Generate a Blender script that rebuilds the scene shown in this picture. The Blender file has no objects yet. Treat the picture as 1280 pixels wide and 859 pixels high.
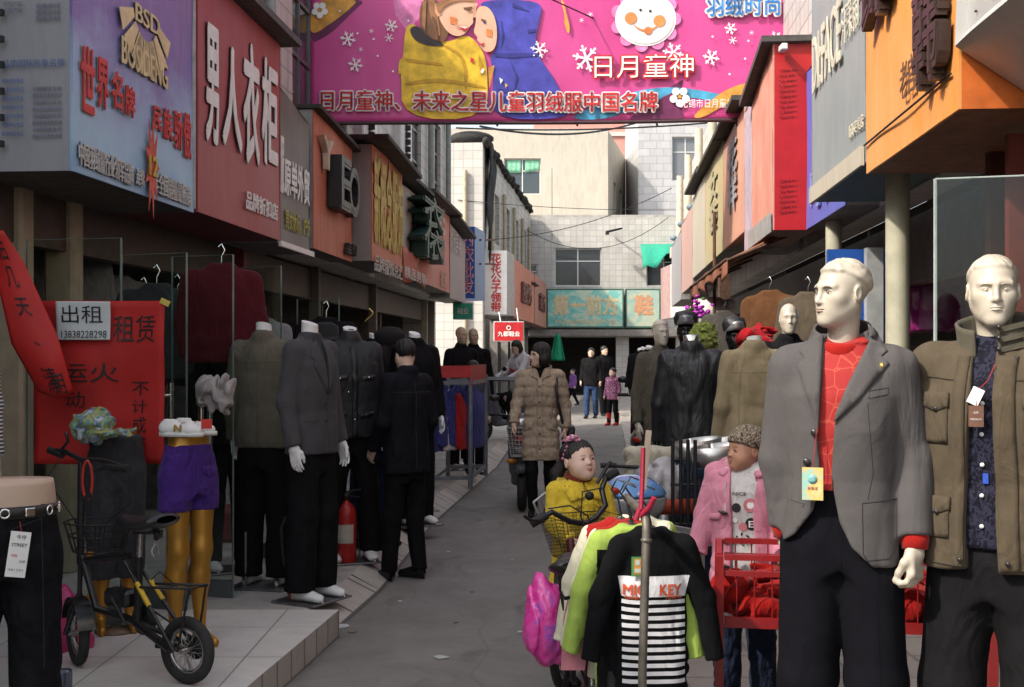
import bpy, bmesh, math, random
import numpy as np
from mathutils import Vector, Matrix, noise as mnoise
PI = math.pi
R = math.radians
SC = bpy.context.scene
COL = SC.collection
# ---------------------------------------------------------------- camera, sky, sun, exposure
FPX, EYE = 1500.0, 1.55            # focal length in photo pixels, eye height in metres
cam_d = bpy.data.cameras.new('camera'); cam = bpy.data.objects.new('camera', cam_d); COL.objects.link(cam)
cam.location = (0, 0, EYE); cam.rotation_euler = (R(90), 0, 0)
cam_d.sensor_width = 36; cam_d.lens = 36*FPX/1280; cam_d.shift_y = 15.5/1280
cam_d.clip_start = 0.1; cam_d.clip_end = 2000
SC.camera = cam
SUN_EL, SUN_AZ = 43.0, 60.0        # elevation; azimuth of travel measured from +Y (down the lane) towards +X
w = bpy.data.worlds.new('World'); SC.world = w; w.use_nodes = True
nt = w.node_tree; nt.nodes.clear()
wo = nt.nodes.new('ShaderNodeOutputWorld'); bg = nt.nodes.new('ShaderNodeBackground'); sk = nt.nodes.new('ShaderNodeTexSky')
sk.sky_type = 'NISHITA'; sk.sun_disc = False; sk.sun_elevation = R(SUN_EL); sk.sun_rotation = R(180+SUN_AZ)
sk.air_density = 1.0; sk.dust_density = 4.0; sk.ozone_density = 1.0
bg.inputs['Strength'].default_value = 0.15
hs = nt.nodes.new('ShaderNodeHueSaturation'); hs.inputs['Saturation'].default_value = .45   # pale hazy sky
nt.links.new(sk.outputs[0], hs.inputs['Color']); nt.links.new(hs.outputs[0], bg.inputs[0]); nt.links.new(bg.outputs[0], wo.inputs[0])
sd = bpy.data.lights.new('sun', 'SUN'); sd.energy = 2.3; sd.angle = R(1.5); sd.color = (1.0, .93, .82)
so = bpy.data.objects.new('sun', sd); COL.objects.link(so)
_d = Vector((math.sin(R(SUN_AZ))*math.cos(R(SUN_EL)), math.cos(R(SUN_AZ))*math.cos(R(SUN_EL)), -math.sin(R(SUN_EL))))
so.rotation_euler = _d.to_track_quat('-Z', 'Y').to_euler()
vs = SC.view_settings
vs.view_transform = 'Standard'; vs.look = 'None'; vs.exposure = 1.2; vs.gamma = 1.0; vs.use_curve_mapping = False
try:
    SC.cycles.max_bounces = 8; SC.cycles.diffuse_bounces = 4; SC.cycles.glossy_bounces = 3
    SC.cycles.transmission_bounces = 6; SC.cycles.transparent_max_bounces = 16
    SC.cycles.caustics_reflective = False; SC.cycles.caustics_refractive = False
    SC.cycles.use_denoising = True; SC.cycles.sample_clamp_indirect = 6
except Exception: pass

def P(px, py, Y):                   # photo pixel at a real depth -> world point
    return Vector(((px-640)/FPX*Y, Y, EYE-(py-445)/FPX*Y))
def GY(py, z=0.0): return FPX*(EYE-z)/(py-445)
def GP(px, py, z=0.0):              # photo pixel of a point standing at height z
    Y = GY(py, z); return Vector(((px-640)/FPX*Y, Y, z))

# ---------------------------------------------------------------- materials
MATS = {}
def lin(c):                          # sRGB 0-255 -> linear rgba
    f = lambda v: v/12.92 if v <= .04045 else ((v+.055)/1.055)**2.4
    return tuple(f(x/255.0) for x in c[:3])+(1,)
def rgb(c): return tuple(c[:3])+(1,)
def nmat(key):
    m = bpy.data.materials.new(key); m.use_nodes = True; MATS[key] = m
    t = m.node_tree; b = t.nodes['Principled BSDF']
    return m, t, b
def nnoise(t, vec, scale, detail=4, rough=.6, dist=0):
    n = t.nodes.new('ShaderNodeTexNoise'); n.inputs['Scale'].default_value = scale; n.inputs['Detail'].default_value = detail
    n.inputs['Roughness'].default_value = rough; n.inputs['Distortion'].default_value = dist
    t.links.new(vec, n.inputs['Vector']); return n.outputs['Fac']
def nramp(t, fac, stops):
    r = t.nodes.new('ShaderNodeValToRGB'); e = r.color_ramp.elements
    e[0].position, e[0].color = stops[0][0], stops[0][1]; e[1].position, e[1].color = stops[-1][0], stops[-1][1]
    for p, c in stops[1:-1]:
        x = e.new(p); x.color = c
    t.links.new(fac, r.inputs[0]); return r.outputs[0]
def nmix(t, fac, a, b, mode='MIX'):
    n = t.nodes.new('ShaderNodeMix'); n.data_type = 'RGBA'; n.blend_type = mode
    for k, v in ((0, fac), (6, a), (7, b)):
        if hasattr(v, 'is_linked') or isinstance(v, bpy.types.NodeSocket): t.links.new(v, n.inputs[k])
        elif k == 0: n.inputs[0].default_value = v
        else: n.inputs[k].default_value = v
    return n.outputs[2]
def nmath(t, op, a, b=0.0):
    n = t.nodes.new('ShaderNodeMath'); n.operation = op
    for k, v in ((0, a), (1, b)):
        if isinstance(v, bpy.types.NodeSocket): t.links.new(v, n.inputs[k])
        else: n.inputs[k].default_value = v
    return n.outputs[0]
def ncoord(t, scale=(1, 1, 1), rot=(0, 0, 0)):
    c = t.nodes.new('ShaderNodeTexCoord'); m = t.nodes.new('ShaderNodeMapping')
    m.inputs['Scale'].default_value = scale; m.inputs['Rotation'].default_value = rot
    t.links.new(c.outputs['Object'], m.inputs['Vector']); return m.outputs['Vector']
def nbump(t, b, h, strength=.3, dist=.01, prev=None):
    n = t.nodes.new('ShaderNodeBump'); n.inputs['Strength'].default_value = strength; n.inputs['Distance'].default_value = dist
    t.links.new(h, n.inputs['Height'])
    if prev is not None: t.links.new(prev, n.inputs['Normal'])
    t.links.new(n.outputs[0], b.inputs['Normal']); return n.outputs[0]
def plain(key, c, rough=.6, metal=0.0, var=.18, scale=9, bump=.08, bscale=60, spec=.4, coat=0.0, dirt=0.0):
    """one colour with uneven tone, a little grain; c is linear rgb"""
    if key in MATS: return MATS[key]
    m, t, b = nmat(key); v = ncoord(t)
    f = nnoise(t, v, scale, 5)
    lo = tuple(max(0, x*(1-var*1.3)) for x in c[:3])+(1,); hi = tuple(min(1, x*(1+var)) for x in c[:3])+(1,)
    colr = nramp(t, f, [(.3, lo), (.7, hi)])
    if dirt:
        f2 = nnoise(t, ncoord(t, (1, 1, .35)), 3.1, 8, .7)
        colr = nmix(t, nramp(t, f2, [(.48, (0, 0, 0, 1)), (.75, (dirt, dirt, dirt, 1))]), colr, (.07, .06, .05, 1))
    t.links.new(colr, b.inputs['Base Color'])
    b.inputs['Metallic'].default_value = metal; b.inputs['Specular IOR Level'].default_value = spec
    fr = nnoise(t, v, scale*2.3, 3)
    rr = t.nodes.new('ShaderNodeMapRange'); rr.inputs[3].default_value = max(.03, rough-.12); rr.inputs[4].default_value = min(1, rough+.12)
    t.links.new(fr, rr.inputs[0]); t.links.new(rr.outputs[0], b.inputs['Roughness'])
    b.inputs['Coat Weight'].default_value = coat
    if bump: nbump(t, b, nnoise(t, v, bscale, 4), bump, .01)
    return m
def cloth(key, c, rough=.85, var=.15, weave=700, wrinkle=.35, wscale=9, sheen=.15, fleck=0.0, wlin=(1, 1, .45)):
    """fabric: woven grain, soft folds in the normal, slight sheen"""
    if key in MATS: return MATS[key]
    m, t, b = nmat(key); v = ncoord(t)
    f = nnoise(t, v, 14, 6, .65)
    lo = tuple(x*(1-var) for x in c[:3])+(1,); hi = tuple(min(1, x*(1+var)) for x in c[:3])+(1,)
    colr = nramp(t, f, [(.3, lo), (.7, hi)])
    if fleck:
        f2 = nnoise(t, ncoord(t, (1, 1, .25)), 420, 2)
        colr = nmix(t, nramp(t, f2, [(.45, (0, 0, 0, 1)), (.62, (fleck, fleck, fleck, 1))]), colr, tuple(min(1, x*2.2+.02) for x in c[:3])+(1,))
    t.links.new(colr, b.inputs['Base Color']); b.inputs['Roughness'].default_value = rough
    b.inputs['Specular IOR Level'].default_value = .06 if rough > .6 else .35; b.inputs['Sheen Weight'].default_value = sheen*.5 if max(c[:3]) > .03 else 0
    h1 = nnoise(t, ncoord(t, wlin), wscale, 3, .5, 1.2)
    n1 = nbump(t, b, h1, wrinkle, .06)
    nbump(t, b, nnoise(t, v, weave, 1), .15, .002, n1)
    return m
def painted(key, c, fade, amt=.5, rough=.5, streak=22, dirt=.35, metal=0.0, plank=0.0, zs=.12):
    """sign paint gone chalky: vertical fade streaks, grime, optional plank joints"""
    if key in MATS: return MATS[key]
    m, t, b = nmat(key)
    vs_ = ncoord(t, (1, 1, zs)); v = ncoord(t)
    f = nnoise(t, vs_, streak, 6, .7, .3)
    colr = nmix(t, nramp(t, f, [(.5-.25*amt, (0, 0, 0, 1)), (.82-.1*amt, (amt, amt, amt, 1))]), rgb(c), rgb(fade))
    f3 = nnoise(t, v, 1.7, 4)
    colr = nmix(t, nramp(t, f3, [(.35, (0, 0, 0, 1)), (.75, (.5, .5, .5, 1))]), colr, rgb(fade))
    f2 = nnoise(t, ncoord(t, (1.5, 1.5, .22)), 6, 9, .78)
    colr = nmix(t, nramp(t, f2, [(.47, (0, 0, 0, 1)), (.8, (dirt, dirt, dirt, 1))]), colr, (.06, .05, .045, 1))
    hb = f
    if plank:
        c_ = t.nodes.new('ShaderNodeTexCoord'); s = t.nodes.new('ShaderNodeSeparateXYZ'); t.links.new(c_.outputs['Object'], s.inputs[0])
        pf = nmath(t, 'FRACT', nmath(t, 'MULTIPLY', s.outputs[1], plank))
        ln = nramp(t, pf, [(.0, (1, 1, 1, 1)), (.035, (0, 0, 0, 1))])
        colr = nmix(t, ln, colr, (.03, .02, .02, 1))
        pi_ = nmath(t, 'FLOOR', nmath(t, 'MULTIPLY', s.outputs[1], plank))
        wn = t.nodes.new('ShaderNodeTexWhiteNoise'); wn.noise_dimensions = '1D'; t.links.new(pi_, wn.inputs['W'])
        colr = nmix(t, nmath(t, 'MULTIPLY', wn.outputs['Value'], .35), colr, rgb(tuple(x*.55 for x in c[:3])))
    t.links.new(colr, b.inputs['Base Color']); b.inputs['Roughness'].default_value = rough; b.inputs['Metallic'].default_value = metal
    b.inputs['Specular IOR Level'].default_value = .3
    nbump(t, b, hb, .06, .01)
    return m
def tiles(key, c, grout, axis='y', w_=.3, h_=.15, off=.5, rough=.3, dirt=.45, mort=.012, bevel=.3, var=.12):
    """glazed wall or floor tiles; axis: which world axes run along the rows ('y': y,z  'x': x,z  'f': x,y)"""
    if key in MATS: return MATS[key]
    m, t, b = nmat(key)
    c_ = t.nodes.new('ShaderNodeTexCoord'); s = t.nodes.new('ShaderNodeSeparateXYZ'); t.links.new(c_.outputs['Object'], s.inputs[0])
    k = t.nodes.new('ShaderNodeCombineXYZ')
    a_, b_ = {'y': (1, 2), 'x': (0, 2), 'f': (0, 1)}[axis]
    t.links.new(s.outputs[a_], k.inputs[0]); t.links.new(s.outputs[b_], k.inputs[1])
    br = t.nodes.new('ShaderNodeTexBrick'); br.offset = off; br.inputs['Scale'].default_value = 1
    br.inputs['Brick Width'].default_value = w_; br.inputs['Row Height'].default_value = h_; br.inputs['Mortar Size'].default_value = mort
    br.inputs['Mortar Smooth'].default_value = .1
    br.inputs['Color1'].default_value = rgb(tuple(x*(1-var) for x in c[:3])); br.inputs['Color2'].default_value = rgb(tuple(min(1, x*(1+var*.5)) for x in c[:3]))
    br.inputs['Mortar'].default_value = rgb(grout); t.links.new(k.outputs[0], br.inputs['Vector'])
    v = ncoord(t, (1, 1, .3) if axis != 'f' else (1, 1, 1))
    f2 = nnoise(t, v, 2.3, 9, .75, .4)
    colr = nmix(t, nramp(t, f2, [(.45, (0, 0, 0, 1)), (.8, (dirt, dirt, dirt, 1))]), br.outputs['Color'], (.13, .115, .10, 1))
    t.links.new(colr, b.inputs['Base Color'])
    rr = nramp(t, f2, [(.35, (rough,)*3+(1,)), (.7, (min(1, rough+.4),)*3+(1,))]); t.links.new(rr, b.inputs['Roughness'])
    inv = nmath(t, 'SUBTRACT', 1.0, br.outputs['Fac']); nbump(t, b, inv, bevel, .006)
    return m
def glass(key, tint=(.9, .95, .93), rough=.02, alpha=.12):
    """thin shop glass: mostly clear, mirrors at a slant"""
    if key in MATS: return MATS[key]
    m, t, b = nmat(key); t.nodes.remove(b)
    o = t.nodes['Material Output']
    tr = t.nodes.new('ShaderNodeBsdfTransparent'); tr.inputs[0].default_value = rgb(tint)
    gl = t.nodes.new('ShaderNodeBsdfGlossy'); gl.inputs['Roughness'].default_value = rough; gl.inputs[0].default_value = (.9, .93, .95, 1)
    fr = t.nodes.new('ShaderNodeFresnel'); fr.inputs[0].default_value = 1.5
    mx = t.nodes.new('ShaderNodeMixShader')
    t.links.new(nmath(t, 'MULTIPLY', fr.outputs[0], .45), mx.inputs[0]); t.links.new(tr.outputs[0], mx.inputs[1]); t.links.new(gl.outputs[0], mx.inputs[2])
    t.links.new(mx.outputs[0], o.inputs[0]); return m
def windowpane(key, c=(.03, .035, .04)):
    if key in MATS: return MATS[key]
    m, t, b = nmat(key); b.inputs['Base Color'].default_value = rgb(c); b.inputs['Roughness'].default_value = .06
    b.inputs['Specular IOR Level'].default_value = .6
    nbump(t, b, nnoise(t, ncoord(t), 2.0, 2), .04, .05); return m

# ---------------------------------------------------------------- mesh builder
class MB:
    def __init__(s): s.v = []; s.f = []; s.m = []; s.sm = []; s.mi = 0
    def add(s, vs, fs, smooth=False, mi=None):
        o = len(s.v); s.v.extend([tuple(x) for x in vs])
        k = s.mi if mi is None else mi
        for f in fs: s.f.append(tuple(i+o for i in f)); s.m.append(k); s.sm.append(smooth)
        return s
    def box(s, c, d, M=None, mi=None, bev=0.0):
        x, y, z = (a/2 for a in d)
        if bev <= 0:
            vs = [Vector((sx*x, sy*y, sz*z)) for sz in (-1, 1) for sy in (-1, 1) for sx in (-1, 1)]
            fs = [(0, 2, 3, 1), (4, 5, 7, 6), (0, 1, 5, 4), (2, 6, 7, 3), (0, 4, 6, 2), (1, 3, 7, 5)]
        else:
            b = min(bev, x*.98, y*.98, z*.98); vs = []; ix = {}
            for sx in (-1, 1):
                for sy in (-1, 1):
                    for sz in (-1, 1):
                        for k in range(3):
                            q = [sx*x, sy*y, sz*z]
                            for j in range(3):
                                if j != k: q[j] -= (sx, sy, sz)[j]*b
                            ix[(sx, sy, sz, k)] = len(vs); vs.append(Vector(q))
            fs = []
            for k in range(3):
                o1, o2 = [(1, 2), (2, 0), (0, 1)][k]
                for sg in (-1, 1):
                    cs = []
                    for a, b2 in ((-1, -1), (1, -1), (1, 1), (-1, 1)):
                        q = [0, 0, 0]; q[k] = sg; q[o1] = a; q[o2] = b2; cs.append(ix[tuple(q)+(k,)])
                    fs.append(tuple(cs) if sg > 0 else tuple(reversed(cs)))
            for k in range(3):
                o1, o2 = [(1, 2), (2, 0), (0, 1)][k]
                for a in (-1, 1):
                    for b2 in (-1, 1):
                        q0 = [0, 0, 0]; q0[k] = -1; q0[o1] = a; q0[o2] = b2; q1 = list(q0); q1[k] = 1
                        f = (ix[tuple(q0)+(o1,)], ix[tuple(q1)+(o1,)], ix[tuple(q1)+(o2,)], ix[tuple(q0)+(o2,)])
                        fs.append(f if a*b2 < 0 else tuple(reversed(f)))
            for sx in (-1, 1):
                for sy in (-1, 1):
                    for sz in (-1, 1):
                        f = tuple(ix[(sx, sy, sz, k)] for k in range(3)); fs.append(f if sx*sy*sz > 0 else tuple(reversed(f)))
        if M is not None: vs = [M.to_3x3() @ p for p in vs]
        c = Vector(c); return s.add([p+c for p in vs], fs, False, mi)
    def bar(s, a, b, w_, h_, mi=None, up=(0, 0, 1)):      # rectangular bar from a to b
        a, b = Vector(a), Vector(b); d = b-a; L = d.length
        if L < 1e-6: return s
        d.normalize(); u = Vector(up)
        if abs(d.dot(u)) > .98: u = Vector((0, 1, 0))
        r = d.cross(u).normalized(); u = r.cross(d)
        M = Matrix((r, d, u)).transposed()
        return s.box((a+b)/2, (w_, L, h_), M, mi)
    def tube(s, pts, r, seg=8, mi=None, cap=True, closed=False):
        pts = [Vector(p) for p in pts]; n = len(pts)
        rs = r if isinstance(r, (list, tuple)) else [r]*n
        vs = []; prev = None
        for i in range(n):
            if closed: d = pts[(i+1) % n]-pts[i-1]
            else: d = pts[min(i+1, n-1)]-pts[max(i-1, 0)]
            if d.length < 1e-9: d = Vector((0, 0, 1))
            d.normalize()
            if prev is None:
                a = Vector((0, 0, 1)) if abs(d.z) < .9 else Vector((1, 0, 0))
                u = d.cross(a).normalized()
            else:
                u = prev-d*prev.dot(d)
                u = u.normalized() if u.length > 1e-6 else d.orthogonal().normalized()
            prev = u; w2 = d.cross(u)
            for k in range(seg):
                an = 2*PI*k/seg; vs.append(pts[i]+(u*math.cos(an)+w2*math.sin(an))*rs[i])
        fs = []
        for i in range(n if closed else n-1):
            j = (i+1) % n
            for k in range(seg):
                k2 = (k+1) % seg; fs.append((i*seg+k, i*seg+k2, j*seg+k2, j*seg+k))
        s.add(vs, fs, True, mi)
        if cap and not closed:
            s.add(vs[:seg], [tuple(reversed(range(seg)))], False, mi); s.add(vs[-seg:], [tuple(range(seg))], False, mi)
        return s
    def lathe(s, prof, c=(0, 0, 0), seg=20, M=None, mi=None, sx=1, sy=1):
        vs = []; n = len(prof)
        for r, z in prof:
            for k in range(seg):
                an = 2*PI*k/seg; vs.append(Vector((r*sx*math.cos(an), r*sy*math.sin(an), z)))
        fs = [(i*seg+k, i*seg+(k+1) % seg, (i+1)*seg+(k+1) % seg, (i+1)*seg+k) for i in range(n-1) for k in range(seg)]
        if M is not None: vs = [M.to_3x3() @ p for p in vs]
        c = Vector(c); return s.add([p+c for p in vs], fs, True, mi)
    def ell(s, c, r, M=None, seg=16, rings=10, mi=None):
        prof = [(max(1e-4, math.sin(PI*i/rings)), -math.cos(PI*i/rings)) for i in range(rings+1)]
        T = Matrix.Diagonal(Vector(r if hasattr(r, '__len__') else (r, r, r)))
        if M is not None: T = M.to_3x3() @ T
        return s.lathe(prof, c, seg, T, mi)
    def torus(s, c, R_, r, axis=(1, 0, 0), seg=32, seg2=8, mi=None):
        a = Vector(axis).normalized(); u = a.orthogonal().normalized(); v_ = a.cross(u)
        return s.tube([Vector(c)+(u*math.cos(2*PI*i/seg)+v_*math.sin(2*PI*i/seg))*R_ for i in range(seg)], r, seg2, mi, False, True)
    def prism(s, poly, o, u, v_, n, t, mi=None, smooth=False):      # 2-D outline, thickness t along n, centred on o
        o, u, v_, n = Vector(o), Vector(u), Vector(v_), Vector(n); k = len(poly)
        a = [o+u*x+v_*y for x, y in poly]; b = [p+n*t for p in a]
        fs = [tuple(reversed(range(k))), tuple(range(k, 2*k))]+[(i, (i+1) % k, k+(i+1) % k, k+i) for i in range(k)]
        return s.add(a+b, fs, smooth, mi)
    def grid(s, fn, nu, nv, mi=None, smooth=True, two=0.0):
        vs = [fn(i/nu, j/nv) for j in range(nv+1) for i in range(nu+1)]
        fs = [(j*(nu+1)+i, j*(nu+1)+i+1, (j+1)*(nu+1)+i+1, (j+1)*(nu+1)+i) for j in range(nv) for i in range(nu)]
        return s.add(vs, fs, smooth, mi)
    def build(s, name, mats, parent=None, loc=None):
        me = bpy.data.meshes.new(name); me.from_pydata(s.v, [], s.f)
        for m in (mats if isinstance(mats, (list, tuple)) else [mats]): me.materials.append(m)
        me.polygons.foreach_set('material_index', s.m); me.polygons.foreach_set('use_smooth', s.sm); me.update()
        return link(name, me, parent, loc)
def link(name, me, parent=None, loc=None):
    o = bpy.data.objects.new(name, me); COL.objects.link(o)
    if parent is not None: o.parent = parent
    if loc is not None: o.location = loc
    return o
def tag(o, label=None, cat=None, group=None, kind=None):
    for k, v in (('label', label), ('category', cat), ('group', group), ('kind', kind)):
        if v: o[k] = v
    return o
def empty(name, loc, label=None, cat=None, group=None, rz=0.0):
    o = bpy.data.objects.new(name, None); COL.objects.link(o); o.location = loc; o.rotation_euler = (0, 0, rz); o.empty_display_size = .1
    return tag(o, label, cat, group)
def solidify(o, t, off=-1):
    md = o.modifiers.new('s', 'SOLIDIFY'); md.thickness = t; md.offset = off; return o
def copy_tree(o, parent=None):
    c = o.copy(); COL.objects.link(c); c.parent = parent
    for ch in list(o.children): copy_tree(ch, c)
    return c
def TH(o): o['kind'] = 'thing'; return o
def rotz(a): return Matrix.Rotation(a, 3, 'Z')

# ---------------------------------------------------------------- lettering
_TC = {}
def text_geo(s, bold=0.0, ext=0.0, spacing=1.0, line=1.0, res=3):
    key = (s, bold, ext, spacing, line)
    if key in _TC: return _TC[key]
    cu = bpy.data.curves.new('text_tmp', 'FONT'); cu.body = s; cu.size = 1; cu.extrude = ext
    cu.align_x = 'CENTER'; cu.space_character = spacing; cu.space_line = line; cu.resolution_u = res
    ob = bpy.data.objects.new('text_tmp', cu); COL.objects.link(ob)
    dg = bpy.context.evaluated_depsgraph_get(); me = bpy.data.meshes.new_from_object(ob.evaluated_get(dg))
    n = len(me.vertices); co = np.empty(n*3, 'f'); me.vertices.foreach_get('co', co); co = co.reshape(-1, 3)
    fs = [tuple(p.vertices) for p in me.polygons]
    bpy.data.objects.remove(ob); bpy.data.curves.remove(cu); bpy.data.meshes.remove(me)
    lo, hi = co.min(0), co.max(0)
    co[:, 0] -= (lo[0]+hi[0])/2; co[:, 1] -= (lo[1]+hi[1])/2
    if bold > .004:                                   # heavier strokes: the outline laid over itself, each a hair prouder
        q = [co+np.array((dx*bold*.7, dy*bold*.7, .06*k if ext else .004*k), 'f') for k, (dx, dy) in enumerate(((0, 0), (1, .4), (-1, -.4), (.4, -1), (-.4, 1)))]
        co = np.concatenate(q); fs = [tuple(i+n*k for i in f) for k in range(5) for f in fs]
    _TC[key] = (co, fs, hi[0]-lo[0], hi[1]-lo[1]); return _TC[key]
def text_into(mb, s, c, right, up, w_=None, h_=None, bold=0.0, depth=.004, mi=None, warp=None, **kw):
    """lay lettering into a builder, fitted to w_ x h_, standing proud by depth"""
    co, fs, tw, th = text_geo(s, bold, .5 if depth > 0 else 0, **kw)
    c, right, up = Vector(c), Vector(right).normalized(), Vector(up).normalized(); n = right.cross(up)
    if w_ and h_: sx, sy = w_/tw, h_/th
    elif w_: sx = sy = w_/tw
    else: sx = sy = h_/th
    out = []
    for x, y, z in co:
        a, b = x*sx, y*sy
        d = (z+.5)*depth
        if warp: d += warp(a, b)
        out.append(c+right*a+up*b+n*d)
    return mb.add(out, fs, False, mi)
def lettering(name, s, m, parent, c, right, up, w_=None, h_=None, **kw):
    mb = MB(); text_into(mb, s, c, right, up, w_, h_, **kw); return mb.build(name, m, parent)
# ---------------------------------------------------------------- soft-shape modelling (distance fields -> mesh)
A = lambda *v: np.array(v, 'f')
def smin(a, b, k): 
    h = np.maximum(k-np.abs(a-b), 0)/k
    return np.minimum(a, b)-h*h*k*.25
def smax(a, b, k): return -smin(-a, -b, k)
def s_cap(p, a, b, ra, rb=None):
    rb = ra if rb is None else rb
    a = A(*a); b = A(*b); ab = b-a; q = p-a; L = float(ab@ab)
    t = np.clip((q@ab)/max(L, 1e-9), 0, 1)
    d = q-t[:, None]*ab
    return np.sqrt((d*d).sum(1))-(ra+(rb-ra)*t)
def s_ell(p, c, r, M=None):
    q = p-A(*c)
    if M is not None: q = q @ M
    r = A(*r); k0 = np.sqrt(((q/r)**2).sum(1)); k1 = np.sqrt(((q/(r*r))**2).sum(1))+1e-9
    return k0*(k0-1)/k1
def s_box(p, c, hf, rd=.01, M=None):
    q = p-A(*c)
    if M is not None: q = q @ M
    q = np.abs(q)-(A(*hf)-rd)
    return np.sqrt((np.maximum(q, 0)**2).sum(1))+np.minimum(q.max(1), 0)-rd
def s_loft(p, prof, pw=2.3, rd=.012):
    """stack of oval sections: rows of (z, half width, half depth, y centre, x centre)"""
    pr = np.array([tuple(r)+(0,)*(5-len(r)) for r in prof], 'f'); z = p[:, 2]
    a = np.interp(z, pr[:, 0], pr[:, 1]); b = np.interp(z, pr[:, 0], pr[:, 2]); cy = np.interp(z, pr[:, 0], pr[:, 3]); cx = np.interp(z, pr[:, 0], pr[:, 4])
    x = np.abs(p[:, 0]-cx)/a; y = np.abs(p[:, 1]-cy)/b
    k = (x**pw+y**pw)**(1/pw); d = (k-1)*np.minimum(a, b)
    dz = np.maximum(pr[0, 0]-z, z-pr[-1, 0])
    return smax(d, dz, rd).astype('f')
def s_chain(p, pts, k=.01):
    d = None
    for (a, ra), (b, rb) in zip(pts[:-1], pts[1:]):
        e = s_cap(p, a, b, ra, rb); d = e if d is None else smin(d, e, k)
    return d
def vnoise(p, seed=0):
    i = np.floor(p).astype(np.int64); f = (p-i); f = f*f*(3-2*f)
    def h(a, b, c):
        n = (a*374761393+b*668265263+c*2147483647+seed*144665) & 0x7fffffff
        n = (n ^ (n >> 13))*1274126177 & 0x7fffffff
        return ((n ^ (n >> 16)) & 0xffff)/32767.5-1
    x, y, z = i[:, 0], i[:, 1], i[:, 2]; o = 0
    for dx in (0, 1):
        for dy in (0, 1):
            for dz in (0, 1):
                o = o+h(x+dx, y+dy, z+dz)*(f[:, 0] if dx else 1-f[:, 0])*(f[:, 1] if dy else 1-f[:, 1])*(f[:, 2] if dz else 1-f[:, 2])
    return o
def folds(p, amp, sc=(9, 9, 5), seed=0):
    """soft cloth folds"""
    s = A(*sc); q = p*s
    wv = vnoise(q*.6, seed+7)[:, None]*A(.9, .6, .9)
    n = vnoise(q+wv, seed)
    return amp*((1-np.abs(n))**2*1.3-.75+.5*vnoise(q*2.1+wv, seed+3))
def sdf_arrays(f, lo, hi, h, B=8):
    lo = np.array(lo, 'f'); hi = np.array(hi, 'f')
    nb = np.ceil((hi-lo)/(h*B)).astype(int)+1; n = nb*B
    ci = np.stack(np.meshgrid(*[np.arange(k) for k in nb], indexing='ij'), -1).reshape(-1, 3)
    dc = f((lo+(ci*B+(B-1)/2)*h).astype('f'))
    act = np.abs(dc) < h*B*1.45+.012
    D = np.repeat(np.repeat(np.repeat(np.where(dc.reshape(nb) > 0, 1., -1.).astype('f'), B, 0), B, 1), B, 2)
    off = np.stack(np.meshgrid(*[np.arange(B)]*3, indexing='ij'), -1).reshape(-1, 3)
    ai = ci[act]
    for s in range(0, len(ai), 400):
        idx = (ai[s:s+400, None, :]*B+off[None]).reshape(-1, 3)
        d = f((lo+idx*h).astype('f')); D[idx[:, 0], idx[:, 1], idx[:, 2]] = d
    S = D < 0
    c = np.zeros(tuple(n-1), np.int8)
    for dx in (0, 1):
        for dy in (0, 1):
            for dz in (0, 1):
                c += S[dx:n[0]-1+dx, dy:n[1]-1+dy, dz:n[2]-1+dz]
    cells = np.argwhere((c > 0) & (c < 8))
    ids = np.full(tuple(n-1), -1, np.int32); ids[tuple(cells.T)] = np.arange(len(cells))
    acc = np.zeros((len(cells), 3)); cnt = np.zeros(len(cells))
    cor = [(a, b, e) for a in (0, 1) for b in (0, 1) for e in (0, 1)]
    for a in cor:
        for ax in range(3):
            if a[ax]: continue
            b = list(a); b[ax] = 1
            da = D[cells[:, 0]+a[0], cells[:, 1]+a[1], cells[:, 2]+a[2]]; db = D[cells[:, 0]+b[0], cells[:, 1]+b[1], cells[:, 2]+b[2]]
            m = (da < 0) != (db < 0)
            t = np.where(m, da/np.where(da == db, 1, da-db), 0)
            pt = np.array(a, float)[None]+0*acc; pt[:, ax] += t
            acc += pt*m[:, None]; cnt += m
    V = lo+(cells+acc/np.maximum(cnt, 1)[:, None])*h
    F = []
    for ax in range(3):
        sl0 = [slice(None)]*3; sl1 = [slice(None)]*3; sl0[ax] = slice(0, -1); sl1[ax] = slice(1, None)
        e = np.argwhere(S[tuple(sl0)] != S[tuple(sl1)])
        o1, o2 = [(1, 2), (2, 0), (0, 1)][ax]
        e = e[(e[:, o1] > 0) & (e[:, o2] > 0) & (e[:, o1] < n[o1]-1) & (e[:, o2] < n[o2]-1)]
        q = []
        for u, v_ in ((0, 0), (-1, 0), (-1, -1), (0, -1)):
            k = e.copy(); k[:, o1] += u; k[:, o2] += v_; q.append(ids[tuple(k.T)])
        q = np.stack(q, 1); fl = S[tuple(e.T)]
        q[~fl] = q[~fl][:, ::-1]; F.append(q[(q >= 0).all(1)])
    return V, np.concatenate(F)
def sdf_mesh(name, f, lo, hi, h, mats, parent=None, classify=None, loc=None):
    V, F = sdf_arrays(f, lo, hi, h)
    me = bpy.data.meshes.new(name); me.vertices.add(len(V)); me.vertices.foreach_set('co', V.astype('f').ravel())
    me.loops.add(F.size); me.loops.foreach_set('vertex_index', F.astype('i').ravel())
    me.polygons.add(len(F)); me.polygons.foreach_set('loop_start', np.arange(0, F.size, 4, dtype='i'))
    for m in (mats if isinstance(mats, (list, tuple)) else [mats]): me.materials.append(m)
    me.polygons.foreach_set('use_smooth', np.ones(len(F), bool))
    if classify is not None: me.polygons.foreach_set('material_index', classify(V[F].mean(1)).astype('i'))
    me.update(calc_edges=True); me.validate()
    return link(name, me, parent, loc)
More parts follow.
